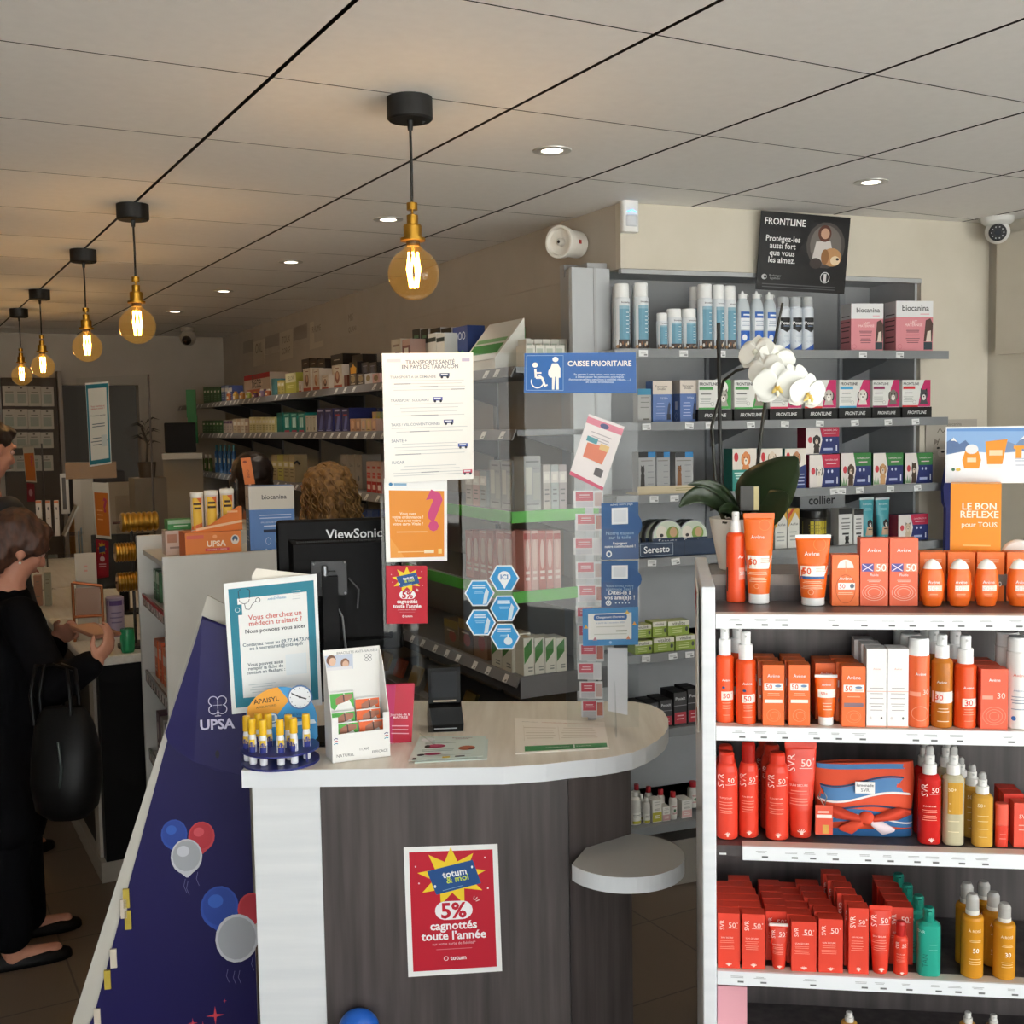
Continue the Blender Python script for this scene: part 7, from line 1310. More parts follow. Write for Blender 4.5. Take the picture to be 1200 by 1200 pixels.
etop(196, 227, 609.5, .34, .08, lambda w, h, d: carton('medicine_box', 'green and white box lying on the pale pink one by the vitamin tubes', 'box', w, h, d, '#3f8a4a', lambda p, w, h: (p.r(-1, .6, 1, 1, '#9fb89a'), p.lines(-.6, .6, [.4], .1, '#cfe0c8')), top='#4a9a52'), z=o.location.z+o.dimensions.z+.0005)
# clear leaflet holder and orange bookmark seen past the boxes
hb0 = EF.w(.30, .55, TZ); lh = empty('leaflet_holder', EF.w(EF.hit(260, 560, .42)[0], .42, TZ+.0012), EF.rz); tag(lh, 'clear plastic leaflet holder behind the vitamin tubes', 'holder')
m = MB(); ht = EF.hit(260, 553, .42)[1]-TZ; m.box(-.06, 0, 0, .06, .003, ht, PLEXI); m.box(-.06, .04, 0, .06, .043, ht, PLEXI); m.box(-.06, 0, 0, -.057, .043, ht*.9, PLEXI); m.box(.057, 0, 0, .06, .043, ht*.9, PLEXI); m.ob('box', lh)
m = MB()
for x in (.012, .03): m.box(x, .01, .01, x+.008, .012, ht*.8, '#d9d4cb')
m.ob('card', lh)
sheet(EF, ((282, 537), (293.5, 536), (299, 567), (287, 568)), .3, 'bookmark_sign', 'narrow orange sign in front of the dark hair', lambda p: (p.e(.35, .85, .2, .05, '#8a3a1a'), p.t('INFO', .5, .4, .2, '#7a3018', .0, w=.75, rot=math.pi/2)), '#d9752e', .002)
m = MB(); m.box(-.004, 0, 0, .004, .003, EF.hit(290, 567, .303)[1]-TZ, '#c9a58a'); tag(m.ob('sign_post', None, EF.w(EF.hit(293, 567, .303)[0], .303, TZ+.001), EF.rz), 'thin stick holding the narrow orange sign', 'stick')
# navy cardboard display with balloons
UF = Fr(*at(245, 950, 3.0)[:2], 108); V2 = lambda px, py, v=0: UF.hit(px, py, v)
ud = empty('cardboard_display', UF.w(0, 0, 0), UF.rz); tag(ud, 'leaning navy cardboard display with printed balloons left of the counter', 'cardboard display')
NAVY = M('#1d194e', .45, spec=.25)
bl = [V2(*q) for q in ((242, 699), (268, 712), (297, 730))]; uR = V2(301, 1000)[0]-.012
Lft = lambda z: 0
pts = [(V2(60, 1330)[0], .004), (uR, .004), (uR, V2(297, 728)[1]), V2(268, 711), V2(243, 698)]
m = MB(); m.loft([[(x, .004, z) for x, z in pts], [(x, .014, z) for x, z in pts]], '#b9b5ab', smooth=False); m.ob('backing_board', ud)
m = MB(); P = lambda *q: [V2(*a) for a in q]
body = [(V2(66, 1330)[0], .006)]+P((110, 1190), (196, 868), (237, 722))+[(uR-.001, V2(297, 742)[1]), (uR-.001, .006)]
m.loft([[(x, 0, z) for x, z in body], [(x, .0035, z) for x, z in body]], NAVY, smooth=False)
p = Pad(m, flat(0), lambda x: V2(x, 1000)[0], lambda y: V2(250, y)[1])
def balloon(cx, cy, r, c, hi, lo):
    p.e(cx, cy, r, r*1.12, lo); p.p([(cx-r*.75, cy+r*.7), (cx+r*.75, cy+r*.7), (cx+r*.06, cy+r*1.32), (cx-r*.06, cy+r*1.32)], lo); p.e(cx, cy-r*.05, r*.88, r*.98, c); p.e(cx-r*.2, cy-r*.35, r*.4, r*.35, hi)
for cx, cy, r, c, hi, lo in ((205, 974, 15.5, '#1d3f94', '#2f5cb8', '#2448a4'), (237, 979, 15.5, '#b52a38', '#d0505a', '#c23844'), (218.5, 1001, 18.5, '#a3a6ac', '#c9ccd2', '#c2c5cb'), (255, 1064, 22.5, '#1d3f94', '#2f5cb8', '#2448a4'), (293, 1069, 17, '#b52a38', '#d0505a', '#c23844'), (274, 1102, 25.5, '#a3a6ac', '#c9ccd2', '#c2c5cb')):
    if cx+r > 299: 
        a = [(cx+r*math.cos(R(t)), cy+r*1.12*math.sin(R(t))) for t in range(0, 360, 20)]; p.p([(min(x, 299), y) for x, y in a], lo); p.p([(min(cx+.88*(x-cx), 299), cy+.88*(y-cy)) for x, y in a], c)
    else: balloon(cx, cy, r, c, hi, lo)
for x, y in ((216, 1027), (219, 1030), (231, 1020), (262, 1137), (270, 1140), (276, 1140), (292, 1126)): p.line([(x, y), (x-2, y+8), (x+1, y+16)], .0012, '#6d6f98')
for x, y, r in ((245, 1190, 11), (218, 1196, 6), (257, 1174, 2.5), (230, 1200, 5)): p.p([(x+(r if k % 2 == 0 else r*.2)*math.cos(R(45*k)), y+(r if k % 2 == 0 else r*.2)*math.sin(R(45*k))) for k in range(8)], '#d4404c')
p.e(262, 1215, 40, 26, '#22399a') if 0 else None
m.ob('printed_panel', ud)
m = MB(); fp = P((238, 724), (263, 730), (297, 741), (297.5, 908), (283, 905), (255, 900), (228, 890), (207, 878), (197, 868), (194, 858))
fp = [(min(x, uR-.002), z) for x, z in fp]
bul = lambda x, z: -.008-.02*max(0, math.sin(math.pi*(x-V2(190, 880)[0])/(uR+.12-V2(190, 880)[0])))
m.loft([[(x, bul(x, z), z) for x, z in fp], [(x, bul(x, z)+.004, z) for x, z in fp]], M('#201c55', .4, spec=.3), smooth=False)
# finer, curved front for the flap: its logo sits on top
p = Pad(m, lambda x, z, o: Vector((x, -.031-o, z)), lambda x: V2(x, 850)[0], lambda y: V2(255, y)[1]); wt = '#cfcbe6'
for dx, dy in ((-5, -5), (5, -5), (-5, 5), (5, 5)): p.ring(257+dx, 823+dy, 5.4, .0022, wt, 20)
p.e(257, 823, 6, 6, '#201c55'); p.line([(257, 818), (257, 828)], .0014, wt); p.line([(252, 823), (262, 823)], .0014, wt); p.line([(257, 831), (257, 835)], .003, wt); p.line([(253.5, 835.5), (260.5, 835.5)], .002, wt)
p.t('UPSA', 256, 845, 8, wt, .03, w=40); p.e(254.5, 880, 2.4, 4.5, '#0e0c26')
m.ob('front_flap', ud)
m = MB(); cut = ((150, 1050), (147, 1062), (152, 1075), (135, 1120), (128, 1145), (116, 1190))
for k, (x, y) in enumerate(cut): u, z = V2(x, y); MB().box(u-.012, -.006, z-.03, u+.004, .002, z+.02, '#cfc2b0' if k % 2 else '#b39c3a').ob('torn_edge', ud)
# ------------------------------------------------------------------ other tills along the aisle
DK = M('#121110', .5, spec=.2)
def till(x0, y0, y1, l):
    r = empty('till_counter', (x0, y0, 0)); tag(r, l, 'counter', 'aisle tills'); L = y1-y0
    m = MB(); m.bbox(-.03, -.03, .845, .62, L+.03, .88, TOPWOOD, .004); m.ob('countertop', r)
    m = MB(); m.box(.02, 0, .08, .6, L, .8445, DK); m.ob('body', r)
    m = MB(); m.box(.0, .0, 0, .6, L, .0795, M('#9a9184', .5)); m.box(.008, .06, .08, .0195, .16, .83, M('#a9a093', .5)); m.ob('base_trim', r)
till(.66, 4.50, 5.5, 'dark till counter with pale top just ahead of the woman in black')
till(.66, 5.58, 6.6, 'dark till counter second along the aisle'); till(.66, 6.7, 8.2, 'dark till counter farthest along the aisle')
# plexiglass screens on the tills, hung with the same notices
def tscreen(px0, px1, pyt, pyb, D, az, l):
    f = Fr(*at(px0, 600, D)[:2], az); a, zt = f.hit(px0, pyt, 0); b, zb = f.hit(px1, pyb, 0); r = empty('till_screen', f.w(0, 0, .881), f.rz); tag(r, l, 'screen')
    m = MB(); m.box(0, 0, max(zb, .9)-.881, b-a, .004, zt-.881, PLEXI); m.box(b-a-.006, -.001, max(zb, .9)-.881, b-a, .005, zt-.881, M('#57504a', .3)); m.ob('sheet', r)
    m = MB(); m.box(.02, -.06, .001, .06, .06, .006, PLEXI); m.box(.035, -.003, .006, .045, .004, max(zb, .9)-.881, PLEXI); m.box(b-a-.06, -.06, .001, b-a-.02, .06, .006, PLEXI); m.box(b-a-.045, -.003, .006, b-a-.035, .004, max(zb, .9)-.881, PLEXI); m.ob('foot', r); return f
f2 = tscreen(96, 190, 443, 640, 4.95, 150, 'clear till screen with the teal doctor notice near the left edge')
def cpts2(p):
    p.r(.02, .02, .98, .98, '#1f6f7c'); p.r(.1, .07, .9, .93, '#cfcabc'); p.t('Vous cherchez un\nmédecin traitant ?', .5, .70, .05, '#b5605a', .015, w=.6); p.t('Nous pouvons vous aider', .5, .6, .04, '#33383f', .015, w=.66); p.lines(.12, .88, [.5, .47, .33, .29, .25], .01, '#4a5a60', .3); p.r(.6, .22, .85, .36, '#b9bdb8')
sheet(f2, ((100, 449), (127, 447), (130.5, 543), (105, 547)), -.004, 'notice', 'teal bordered doctor notice on the till screen near the left edge', cpts2, '#d6d0c2', cat='notice')
sheet(f2, ((108, 565), (127, 566), (130.5, 632), (112.5, 630)), -.004, 'notice', 'orange question notice on the till screen below the teal one', lambda p: (p.r(.08, .05, .93, .82, '#bf6a22'), p.t('?', .72, .6, .3, '#a8365a', .03, w=.25), p.lines(.15, .6, [.5, .42, .34], .02, '#e0a468')), '#cfc6b4', cat='notice')
sheet(f2, ((112, 632), (127, 634), (127.5, 676), (114, 678)), -.004, 'small_poster', 'small red poster below the orange notice on the left till screen', lambda p: (star(p, .5, .78, .35, .2, 8, '#c9a52a', .6), p.p([(.25, .82), (.75, .86), (.75, .7), (.25, .66)], '#26406a'), p.e(.5, .5, .2, .07, '#d9c0c0'), p.lines(.2, .8, [.36, .3], .03, '#d9b0b0')), '#9c1526', cat='poster')
f3 = tscreen(20, 60, 520, 665, 6.2, 150, 'clear till screen farther along with an orange notice beside the dark hair')
sheet(f3, ((26.5, 524), (39.5, 523), (43, 565.5), (30.5, 564.5)), -.004, 'notice', 'orange notice on the farther till screen at the left edge', lambda p: (p.r(.06, .04, .95, .82, '#b5621f'), p.t('?', .72, .6, .3, '#a8365a', .03, w=.25)), '#b9ae98', cat='notice')
sheet(f3, ((31.5, 566), (40, 567), (41, 588), (32, 588)), -.004, 'small_poster', 'small dark red poster under the farther orange notice', lambda p: p.e(.5, .5, .25, .2, '#b98a8a'), '#7c1622', cat='poster')
# things on the nearest till: stands, racks, a screen
def T(px, py, z=.881): return atz(px, py, z)
def onT(px, pyb, D): p = at(px, pyb, D); return p
def abox(px0, px1, pyt, pyb, D, name, l, col, cat='box', dr=None, d=.08, az=100, th=None, zb=None):
    f = Fr(*at((px0+px1)/2, pyb, D)[:2], az); a, zt = f.hit(px0, pyt, 0); b, z0 = f.hit(px1, pyb, 0); z0 = z0 if zb is None else zb; w, h = b-a, zt-z0
    m = MB(); m.box(-w/2, 0, 0, w/2, d, h, M(col, .45)); p = Pad(m, flat(0), lambda x: x*w/2, lambda q: q*h)
    if dr: dr(p, w, h)
    return tag(m.ob(name, None, f.w((a+b)/2, 0, z0), f.rz), l, cat)
TT = .8815
abox(87, 118, 649, 775, 4.65, 'display_board', 'cream card panel standing on the near till behind the copper stand', '#bdb09c', 'panel', lambda p, w, h: p.lines(-.2, .2, [.85, .8], .02, '#c98a80'), .01, zb=TT)
r = empty('copper_stand', (*T(88, 752)[:2], TT), R(-12)); tag(r, 'copper metal frame stand on the near till in front of the cream panel', 'stand'); CU = M('#b5704a', .3, 1); s_ = 1340/4.6
m = MB(); hh = .24; ww = .11
for a, b in (((0, 0, .0), (0, 0, hh)), ((ww, 0, 0), (ww, 0, hh*.92)), ((0, 0, hh), (ww, 0, hh*.92)), ((0, 0, .004), (0, .08, .004)), ((ww, 0, .004), (ww, .08, .004)), ((0, 0, .1), (ww, 0, .1))): m.tube([a, b], .006, CU, 8)
m.ob('frame', r); m = MB(); m.box(.008, .003, .1, ww-.008, .006, hh*.9, '#a98a78'); m.ob('panel', r)
abox(60, 92, 703, 745, 4.55, 'cream_carton', 'cream box on the near till under the copper stand', '#c9c0ac', 'box', lambda p, w, h: p.lines(-.7, .4, [.3, .5], .04, '#9a907c'), .07, zb=TT) if 0 else None
for k, (a, b, c) in enumerate(((28, 38, '#cfc6b4'), (39, 50, '#b98a70'), (51, 61, '#a9a894'))): abox(a, b, 672+3*(k % 2), 713, 5.6, 'cosmetic_box', f'slim cosmetic box on the near till by the woman, {ORD[k]} from the left', c, 'box', lambda p, w, h: p.lines(-.5, .5, [.8, .7, .3], .03, '#8a7f70'), .05, zb=TT)
r = empty('glass_shelf_rack', (*at(66, 700, 5.35)[:2], TT), R(-12)); tag(r, 'small glass shelf rack with white cartons beyond the woman', 'rack')
zr = at(66, 628, 5.35).z-TT
m = MB(); m.box(-.14, 0, zr-.008, .12, .2, zr, PLEXI); m.box(-.14, 0, .25, .12, .2, .258, PLEXI) if zr > .35 else None; m.ob('glass_shelf', r)
m = MB()
for x in (-.13, .11):
    for y in (.005, .195): m.tube([(x, y, 0), (x, y, zr+.02)], .004, M('#7c8a90', .3, .6), 8)
m.ob('frame', r)
for k, (a, b) in enumerate(((41.5, 50), (53, 60.5), (63, 70))): abox(a, b, 587, 626, 5.33, 'white_carton', f'white carton with orange top on the glass rack, {ORD[k]} of three', '#cbbfb0', 'box', lambda p, w, h: (p.r(-1, .93, 1, 1, '#c9754a'), p.e(0, .78, .3, .05, '#5a5550'), p.lines(-.4, .4, [.5], .03, '#a09688')), .04, zb=TT+zr+.0015)
m = MB(); m.T = Matrix.Rotation(R(25), 4, 'Y'); m.box(-.004, 0, 0, .004, .09, .15, '#a9a597'); tag(m.ob('folded_leaflet', None, (*at(76, 625, 5.3)[:2], TT+zr+.0015)), 'folded leaflet leaning beside the three white cartons', 'leaflet')
# carousel of gold bangles
r = empty('gold_roll_stand', (*at(170, 700, 4.45)[:2], TT), 0); tag(r, 'rack of thick gold bangle rolls beside the aisle unit', 'rack'); GD = M('#c9a04a', .28, 1)
m = MB(); m.tube([(-.03, .062, .012), (-.03, .062, .50)], .006, '#2f2a28', 8); m.lathe([(.07, 0), (.07, .012), (0, .012)], '#2f2a28', 20, (-.03, .062, 0))
for z in (at(150, 681, 4.45).z-TT, at(150, 646, 4.45).z-TT, at(168, 611, 4.45).z-TT): m.tube([(-.03, .062, z), (-.03, .02, z)], .004, '#4a2a24', 8); m.tube([(-.105, .02, z), (.065, .02, z)], .0045, '#4a2a24', 8)
m.ob('frame', r)
gx = lambda px: (px-170)/FPX*4.45
for k, (a, b, z) in enumerate(((gx(147), gx(189), at(168, 611, 4.45).z-TT), (gx(139), gx(162), at(150, 646, 4.45).z-TT), (gx(140), gx(163), at(150, 681, 4.45).z-TT))):
    m = MB(); m.T = Matrix.Translation((a, .02, z)) @ Matrix.Rotation(R(90), 4, 'Y'); n = 7; L = b-a; pr = []
    for j in range(n): pr += [(.030, L*j/n+.001), (.034, L*(j+.35)/n), (.034, L*(j+.7)/n), (.030, L*(j+1)/n-.001)]
    m.lathe([(.006, 0)]+[(q*1.12, zz) for q, zz in pr]+[(.006, L)], GD, 24); m.ob('gold_roll', r)
abox(139.5, 155, 590, 645, 5.3, 'dark_register', 'dark cash register screen behind the gold rolls', '#2b2a27', 'screen', None, .04, az=110) if 0 else None
r = empty('till_monitor', (*at(160, 640, 5.3)[:2], TT), R(-20)); tag(r, 'dark till monitor behind the gold rolls', 'monitor')
m = MB(); m.box(-.2, 0, .12, .06, .03, .37, M('#24231f', .5)); m.ob('housing', r); m = MB(); m.box(-.09, .03, 0, -.05, .06, .3, DK); m.box(-.14, -.04, 0, 0, .1, .012, DK); m.ob('stand', r)
r = empty('till_monitor', (*at(203, 640, 5.6)[:2], TT), R(-25)); tag(r, 'dark till monitor left of the white-capped vitamin tubes', 'monitor')
m = MB(); m.box(-.04, 0, .1, .13, .03, .33, M('#1d1c1a', .5)); m.ob('housing', r); m = MB(); m.box(.02, .03, 0, .06, .06, .25, DK); m.box(-.04, -.02, 0, .12, .1, .012, DK); m.ob('stand', r)
abox(76, 137, 542.5, 561, 5.6, 'wicker_tray', 'brown wicker tray edge hanging behind the teal notice', '#8a6538', 'tray', None, .12, zb=at(100, 561, 5.6).z)
abox(85, 118, 562, 770, 5.62, 'white_column', 'cream till side panel under the wicker tray', '#a89e8d', 'panel', None, .1, zb=TT)
abox(70, 82, 555, 602, 5.58, 'framed_card', 'narrow framed card under the wicker tray edge', '#bdb6a8', 'card', lambda p, w, h: p.r(-.6, .1, .3, .9, '#4a453e'), .02, zb=at(76, 602, 5.58).z)
m = MB(); m.solid([(0, .022, .022, 2), (.01, .026, .026, 2), (.05, .028, .028, 2), (.09, .025, .025, 2)], M('#3fae78', .1, 0, 0, .4, 1.3)); tag(m.ob('green_glass', None, (*T(150, 764)[:2], TT)), 'green glass tumbler on the till by the woman’s hands', 'glass')
m = MB(); m.lathe([(.05, 0), (.055, .012), (.05, .016), (0, .016)], M('#8a6f4a', .5), 24); tag(m.ob('brown_dish', None, (*T(160, 785)[:2], TT)), 'small brown dish at the till edge right of the green glass', 'dish') if 0 else None
m = MB(); m.solid([(0, .035, .035, 2), (.16, .037, .037, 2), (.165, .03, .03, 2)], M('#a99ab0', .4)); p = Pad(m, surf([(0, .035, .035, 2), (.16, .037, .037, 2)]), curved=True); p.r(-.033, .13, .033, .15, '#5a3f7a'); p.lines(-.025, .025, [.1, .08, .06], .005, '#77688a'); tag(m.ob('lilac_canister', None, (*T(136, 745)[:2], TT)), 'lilac and white canister standing behind the woman’s hands', 'canister')
# far end: hanging packs, doorway furniture, green banners
rk = empty('far_rack', (0.2, 9.5, 0)); tag(rk, 'tall rack of hanging white packs at the far left end', 'rack')
a = at(-10, 455, 9.4); b = at(53, 455, 9.4); zb_ = at(20, 560, 9.4).z
m = MB(); m.box(a.x-.2, 9.45-9.5, 0, b.x-.2, 9.55-9.5, 2.15, M('#4a4036', .6)); m.ob('back_board', rk)
m = MB(); m.box(b.x-.2+.005, 9.40-9.5, 0, b.x-.2+.035, 9.55-9.5, 2.2, M('#8a8074', .5)); m.ob('post', rk)
n = 0
for row, y in enumerate((457, 482, 507, 532)):
    for col, x in enumerate((-2, 12, 27, 42)):
        p_ = at(x, y, 9.35); m = MB(); h = .15 if row < 2 else .12; m.box(-.045, 0, -h, .045, .02, 0, M('#b3aa9a', .5)); q = Pad(m, flat(0)); q.r(-.03, -h*.85, .03, -h*.4, '#8f9484'); q.e(0, -.014, .008, .006, '#4a4036'); q.lines(-.03, .03, [-h*.3], .006, '#6a6458')
        tag(m.ob('hanging_pack', None, (p_.x, 9.39, p_.z)), f'white hanging pack in the {ORD[row]} row of the far rack, {ORD[col]} from the left', 'pack', 'hanging packs on the far rack'); n += 1
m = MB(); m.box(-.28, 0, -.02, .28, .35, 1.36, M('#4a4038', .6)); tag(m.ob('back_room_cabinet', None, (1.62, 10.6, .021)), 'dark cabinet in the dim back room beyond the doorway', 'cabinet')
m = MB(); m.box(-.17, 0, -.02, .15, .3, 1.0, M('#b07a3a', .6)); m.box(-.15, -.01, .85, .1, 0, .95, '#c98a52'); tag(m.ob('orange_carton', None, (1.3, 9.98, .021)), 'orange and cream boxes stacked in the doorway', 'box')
r = empty('recessed_spotlight', (1.48, 10.4, CEIL)); tag(r, 'oval ceiling lamp shining in the back room doorway', 'ceiling spot'); m = MB(); m.lathe([(.14, -.03), (.16, -.02), (.16, 0), (0, 0)], '#d9d4c8', 24); m.ob('trim_ring', r); m = MB(); m.lathe([(.0, -.032), (.138, -.031), (.138, -.02)], M('#fff0d8', .5, 0, 5), 24); m.ob('lens', r)
m = MB(); m.box(-.25, 0, 0, .25, .04, 1.35, M('#c4b6a0', .6)); m.box(-.2, -.002, .75, .2, 0, 1.25, '#b5a690'); tag(m.ob('cream_partition', None, (1.72, 8.9, 0.001)), 'cream partition panel seen through the far till screens', 'panel')
m = MB(); m.tube([(0, 0, 0), (.01, 0, .12), (-.02, .01, .22)], .008, '#3a332a', 6)
for k in range(16): a = k*.8; m.loft([[(0, 0, .1+.01*k), (.002, .002, .1+.01*k), (0, .004, .1+.01*k)], [(.05*math.cos(a), .05*math.sin(a), .14+.01*k), (.055*math.cos(a), .055*math.sin(a), .13+.01*k), (.05*math.cos(a), .05*math.sin(a)+.01, .14+.01*k)], [(.1*math.cos(a), .1*math.sin(a), .12+.01*k), (.1*math.cos(a), .1*math.sin(a)+.002, .12+.01*k), (.1*math.cos(a)+.001, .1*math.sin(a), .12+.01*k)]], M('#2f2b22', .6))
m.lathe([(.05, -.1), (.06, 0), (0, 0)], '#4a4238', 16); q = at(172, 545, 7.4); tag(m.ob('pot_plant', None, (q.x, q.y, q.z+.02)), 'small dark pot plant on a stand beyond the teal notice', 'plant')
m = MB(); m.box(-.1, -.1, 0, .1, .1, q.z-.081, M('#8a8072', .6)); tag(m.ob('plant_stand', None, (q.x, q.y, .001)), 'plain pedestal under the small dark pot plant', 'stand')
m = MB(); m.bbox(-.11, 0, 0, .1, .05, .21, M('#060607', .5, spec=.2), .004); q = at(212, 512, 8.0); tag(m.ob('wall_screen', None, (q.x, q.y, q.z-.11), R(-15)), 'dark wall screen at the far end beside the green banners', 'screen')
q = at(212, 512, 8.0); m = MB(); m.box(-.13, .06, 0, .14, .1, q.z-.115, M('#a89d88', .6)); m.box(-.13, -.05, q.z-.155, .14, .06, q.z-.115, '#b9b3a6'); tag(m.ob('cream_cabinet', None, (q.x, q.y, .001), R(-15)), 'cream cabinet under the dark wall screen', 'cabinet')
for k, (x, y) in enumerate(((224, 473), (226, 503))):
    q = at(x, y, 8.2); m = MB(); m.box(-.035, 0, -.1, .035, .004, .1, '#2f7a4a'); tag(m.ob('green_banner', None, q, R(-30)), ('upper', 'lower')[k]+' small green banner at the far end of the long shelves', 'banner')
# camera at the far ceiling corner
q = at(220, 393, 8.6); r = empty('security_camera', (q.x, q.y, CEIL)); tag(r, 'small dark security camera under the ceiling at the far end', 'camera')
m = MB(); m.lathe([(.05, -.03), (.05, 0), (0, 0)], '#a39a8c', 20); m.ob('mount', r); m = MB(); m.sphere((0, 0, -.08), .06, M('#a39a8c', .4)); m.sphere((-.02, -.045, -.1), .035, M('#141210', .2)); m.ob('ball_housing', r)
# ================================================================== PEOPLE
SKIN = noisy('skin', '#a8705a', '#b58068', 8, .5, spec=.3)
def cap2(m, a, b, ra, rb, mat=SKIN):
    a, b = Vector(a), Vector(b); m.tube([a, a.lerp(b, .33), a.lerp(b, .67), b], [ra, ra+(rb-ra)*.33, ra+(rb-ra)*.67, rb], mat, 12); m.sphere(tuple(a), ra, mat, 12, 8); m.sphere(tuple(b), rb, mat, 12, 8)
def chain(m, pts, rs, mat=SKIN):
    for i in range(len(pts)-1): cap2(m, pts[i], pts[i+1], rs[i], rs[i+1], mat)
def ell(m, c, s, f, u, r, mat=SKIN):
    T = m.T.copy(); q = Matrix((s, f, u)).transposed().to_4x4(); q.translation = c; m.T = T @ q; m.sphere((0, 0, 0), r, mat, 16, 12); m.T = T
def remesh(m, name, parent, voxel, mat, iters=6, noise=0, nscale=.05):
    """fuse overlapping volumes into one smooth continuous skin"""
    o = m.ob(name+'_tmp'); md = o.modifiers.new('r', 'REMESH'); md.mode = 'VOXEL'; md.voxel_size = voxel
    sm_ = o.modifiers.new('s', 'SMOOTH'); sm_.factor = .5; sm_.iterations = iters
    if noise:
        tx = bpy.data.textures.new(name, 'CLOUDS'); tx.noise_scale = nscale; d = o.modifiers.new('d', 'DISPLACE'); d.texture = tx; d.strength = noise; d.mid_level = .5
    dg = bpy.context.evaluated_depsgraph_get(); me = bpy.data.meshes.new_from_object(o.evaluated_get(dg)); bpy.data.objects.remove(o)
    me.materials.clear(); me.materials.append(M(mat)); me.polygons.foreach_set('use_smooth', [True]*len(me.polygons)); me.polygons.foreach_set('material_index', [0]*len(me.polygons)); me.name = name
    r = bpy.data.objects.new(name, me); C.objects.link(r)
    if parent is not None: r.parent = parent; r.matrix_parent_inverse = Matrix.Translation(-parent.location)
    return r
def headparts(m, c, f, u, k=1.0):
    f = f.normalized(); s = f.cross(u).normalized(); u = s.cross(f).normalized()
    ell(m, c+u*.02*k-f*.012*k, s, f, u, (.074*k, .094*k, .088*k)); ell(m, c-u*.035*k+f*.03*k, s, f, u, (.056*k, .062*k, .068*k)); ell(m, c-u*.082*k+f*.058*k, s, f, u, (.028*k, .026*k, .022*k))
    cap2(m, c+f*.088*k+u*.008*k, c+f*.106*k-u*.026*k, .010*k, .014*k); ell(m, c+f*.088*k-u*.055*k, s, f, u, (.024*k, .012*k, .010*k)); ell(m, c+f*.082*k+u*.03*k, s, f, u, (.05*k, .018*k, .012*k))
    for q in (-1, 1): ell(m, c+s*(.073*k*q)-f*.008*k-u*.012*k, s, f, u, (.010*k, .018*k, .031*k)); ell(m, c+s*(.04*k*q)+f*.06*k-u*.022*k, s, f, u, (.02*k, .02*k, .02*k))
    return s, f, u
def eyes(r, c, s, f, u, k=1.0):
    m = MB()
    for q in (-1, 1): p = c+s*(.031*k*q)+f*.082*k+u*.006*k; m.sphere(tuple(p-f*.004), .010*k, M('#a9877a', .4), 12, 8); m.sphere(tuple(p+f*.0075*k), .005*k, M('#4a3228', .3), 10, 6)
    o = m.ob('eyes', r); o.matrix_parent_inverse = Matrix.Translation(-r.location); m = MB(); m.tube([c+f*.0985*k-u*.055*k-s*.022*k, c+f*.1005*k-u*.054*k, c+f*.0985*k-u*.055*k+s*.022*k], [.002, .0045, .002], M('#9a4f48', .5), 8); o = m.ob('lips', r); o.matrix_parent_inverse = Matrix.Translation(-r.location)
def hand(m, w, d, n, side, curl=.6, k=1.0):
    """palm leaving the wrist along d with the palm facing n; four curled fingers and an opposed thumb"""
    d = d.normalized(); n = (n-d*n.dot(d)).normalized(); a = d.cross(n).normalized()*side
    ell(m, w+d*.045*k, a, d, n, (.036*k, .05*k, .015*k))
    for i, (x, L, o) in enumerate(((.029, .072, .084), (.010, .082, .09), (-.010, .076, .087), (-.028, .060, .078))):
        p = w+d*(o*k-.012)+a*(x*k); pts = [p]; ang = .18
        for fr_ in (.45, .32, .23): ang += curl*(.75 if fr_ > .4 else 1); p = p+(d*math.cos(ang)+n*math.sin(ang))*(L*fr_*k); pts.append(p)
        chain(m, pts, [.0088*k, .0083*k, .0076*k, .0066*k])
    p = w+d*.02*k+a*.028*k; q = p+(d*.6+a*.55+n*.55).normalized()*.036*k; t = q+(d*.85+n*.5).normalized()*.028*k; chain(m, [p, q, t], [.012*k, .0098*k, .0078*k])
def shoe(r, heel, toe, w, name='shoe', mat=None):
    """a low slip-on shoe lying from heel to toe on the floor"""
    heel, toe = Vector(heel), Vector(toe); d = (toe-heel); L = d.length; d.normalize(); s = Vector((d.y, -d.x, 0)); m = MB(); rings = []
    for t, wd, h in ((0, .55, .045), (.04, .72, .055), (.2, .8, .05), (.45, .9, .045), (.7, 1, .042), (.88, .85, .034), (.97, .5, .026), (1, .2, .016)):
        c = heel+d*(L*t); rings.append([tuple(c+s*(w/2*wd*math.cos(R(a)))+Vector((0, 0, .003+h*max(0, math.sin(R(a)))))) for a in range(0, 360, 20)])
    m.loft(rings, mat or M('#0a0909', .55, spec=.2)); o = m.ob(name, r); o.matrix_parent_inverse = Matrix.Translation(-r.location); return o
def child(m, name, r): o = m.ob(name, r); o.matrix_parent_inverse = Matrix.Translation(-r.location); return o
Z = Vector((0, 0, 1))
def skeleton(m, J, rs):
    chain(m, [J['hip'], J['waist'], J['chest'], J['neck0']], [rs['hip'], rs['waist'], rs['chest'], rs['neck']*1.25]); chain(m, [J['neck0'], J['head']-Z*.05], [rs['neck'], rs['neck']*.95])
    for q in 'LR':
        cap2(m, J['chest']+Z*.05, J['sh'+q], rs['chest']*.75, rs['sh']); chain(m, [J['sh'+q], J['el'+q], J['wr'+q]], [rs['sh'], rs['el'], rs['wr']]); cap2(m, J['waist']-Z*.05, J['hp'+q], rs['waist']*.9, rs['th'])
        chain(m, [J['hp'+q], J['kn'+q], J['an'+q]], [rs['th'], rs['kn'], rs['an']])
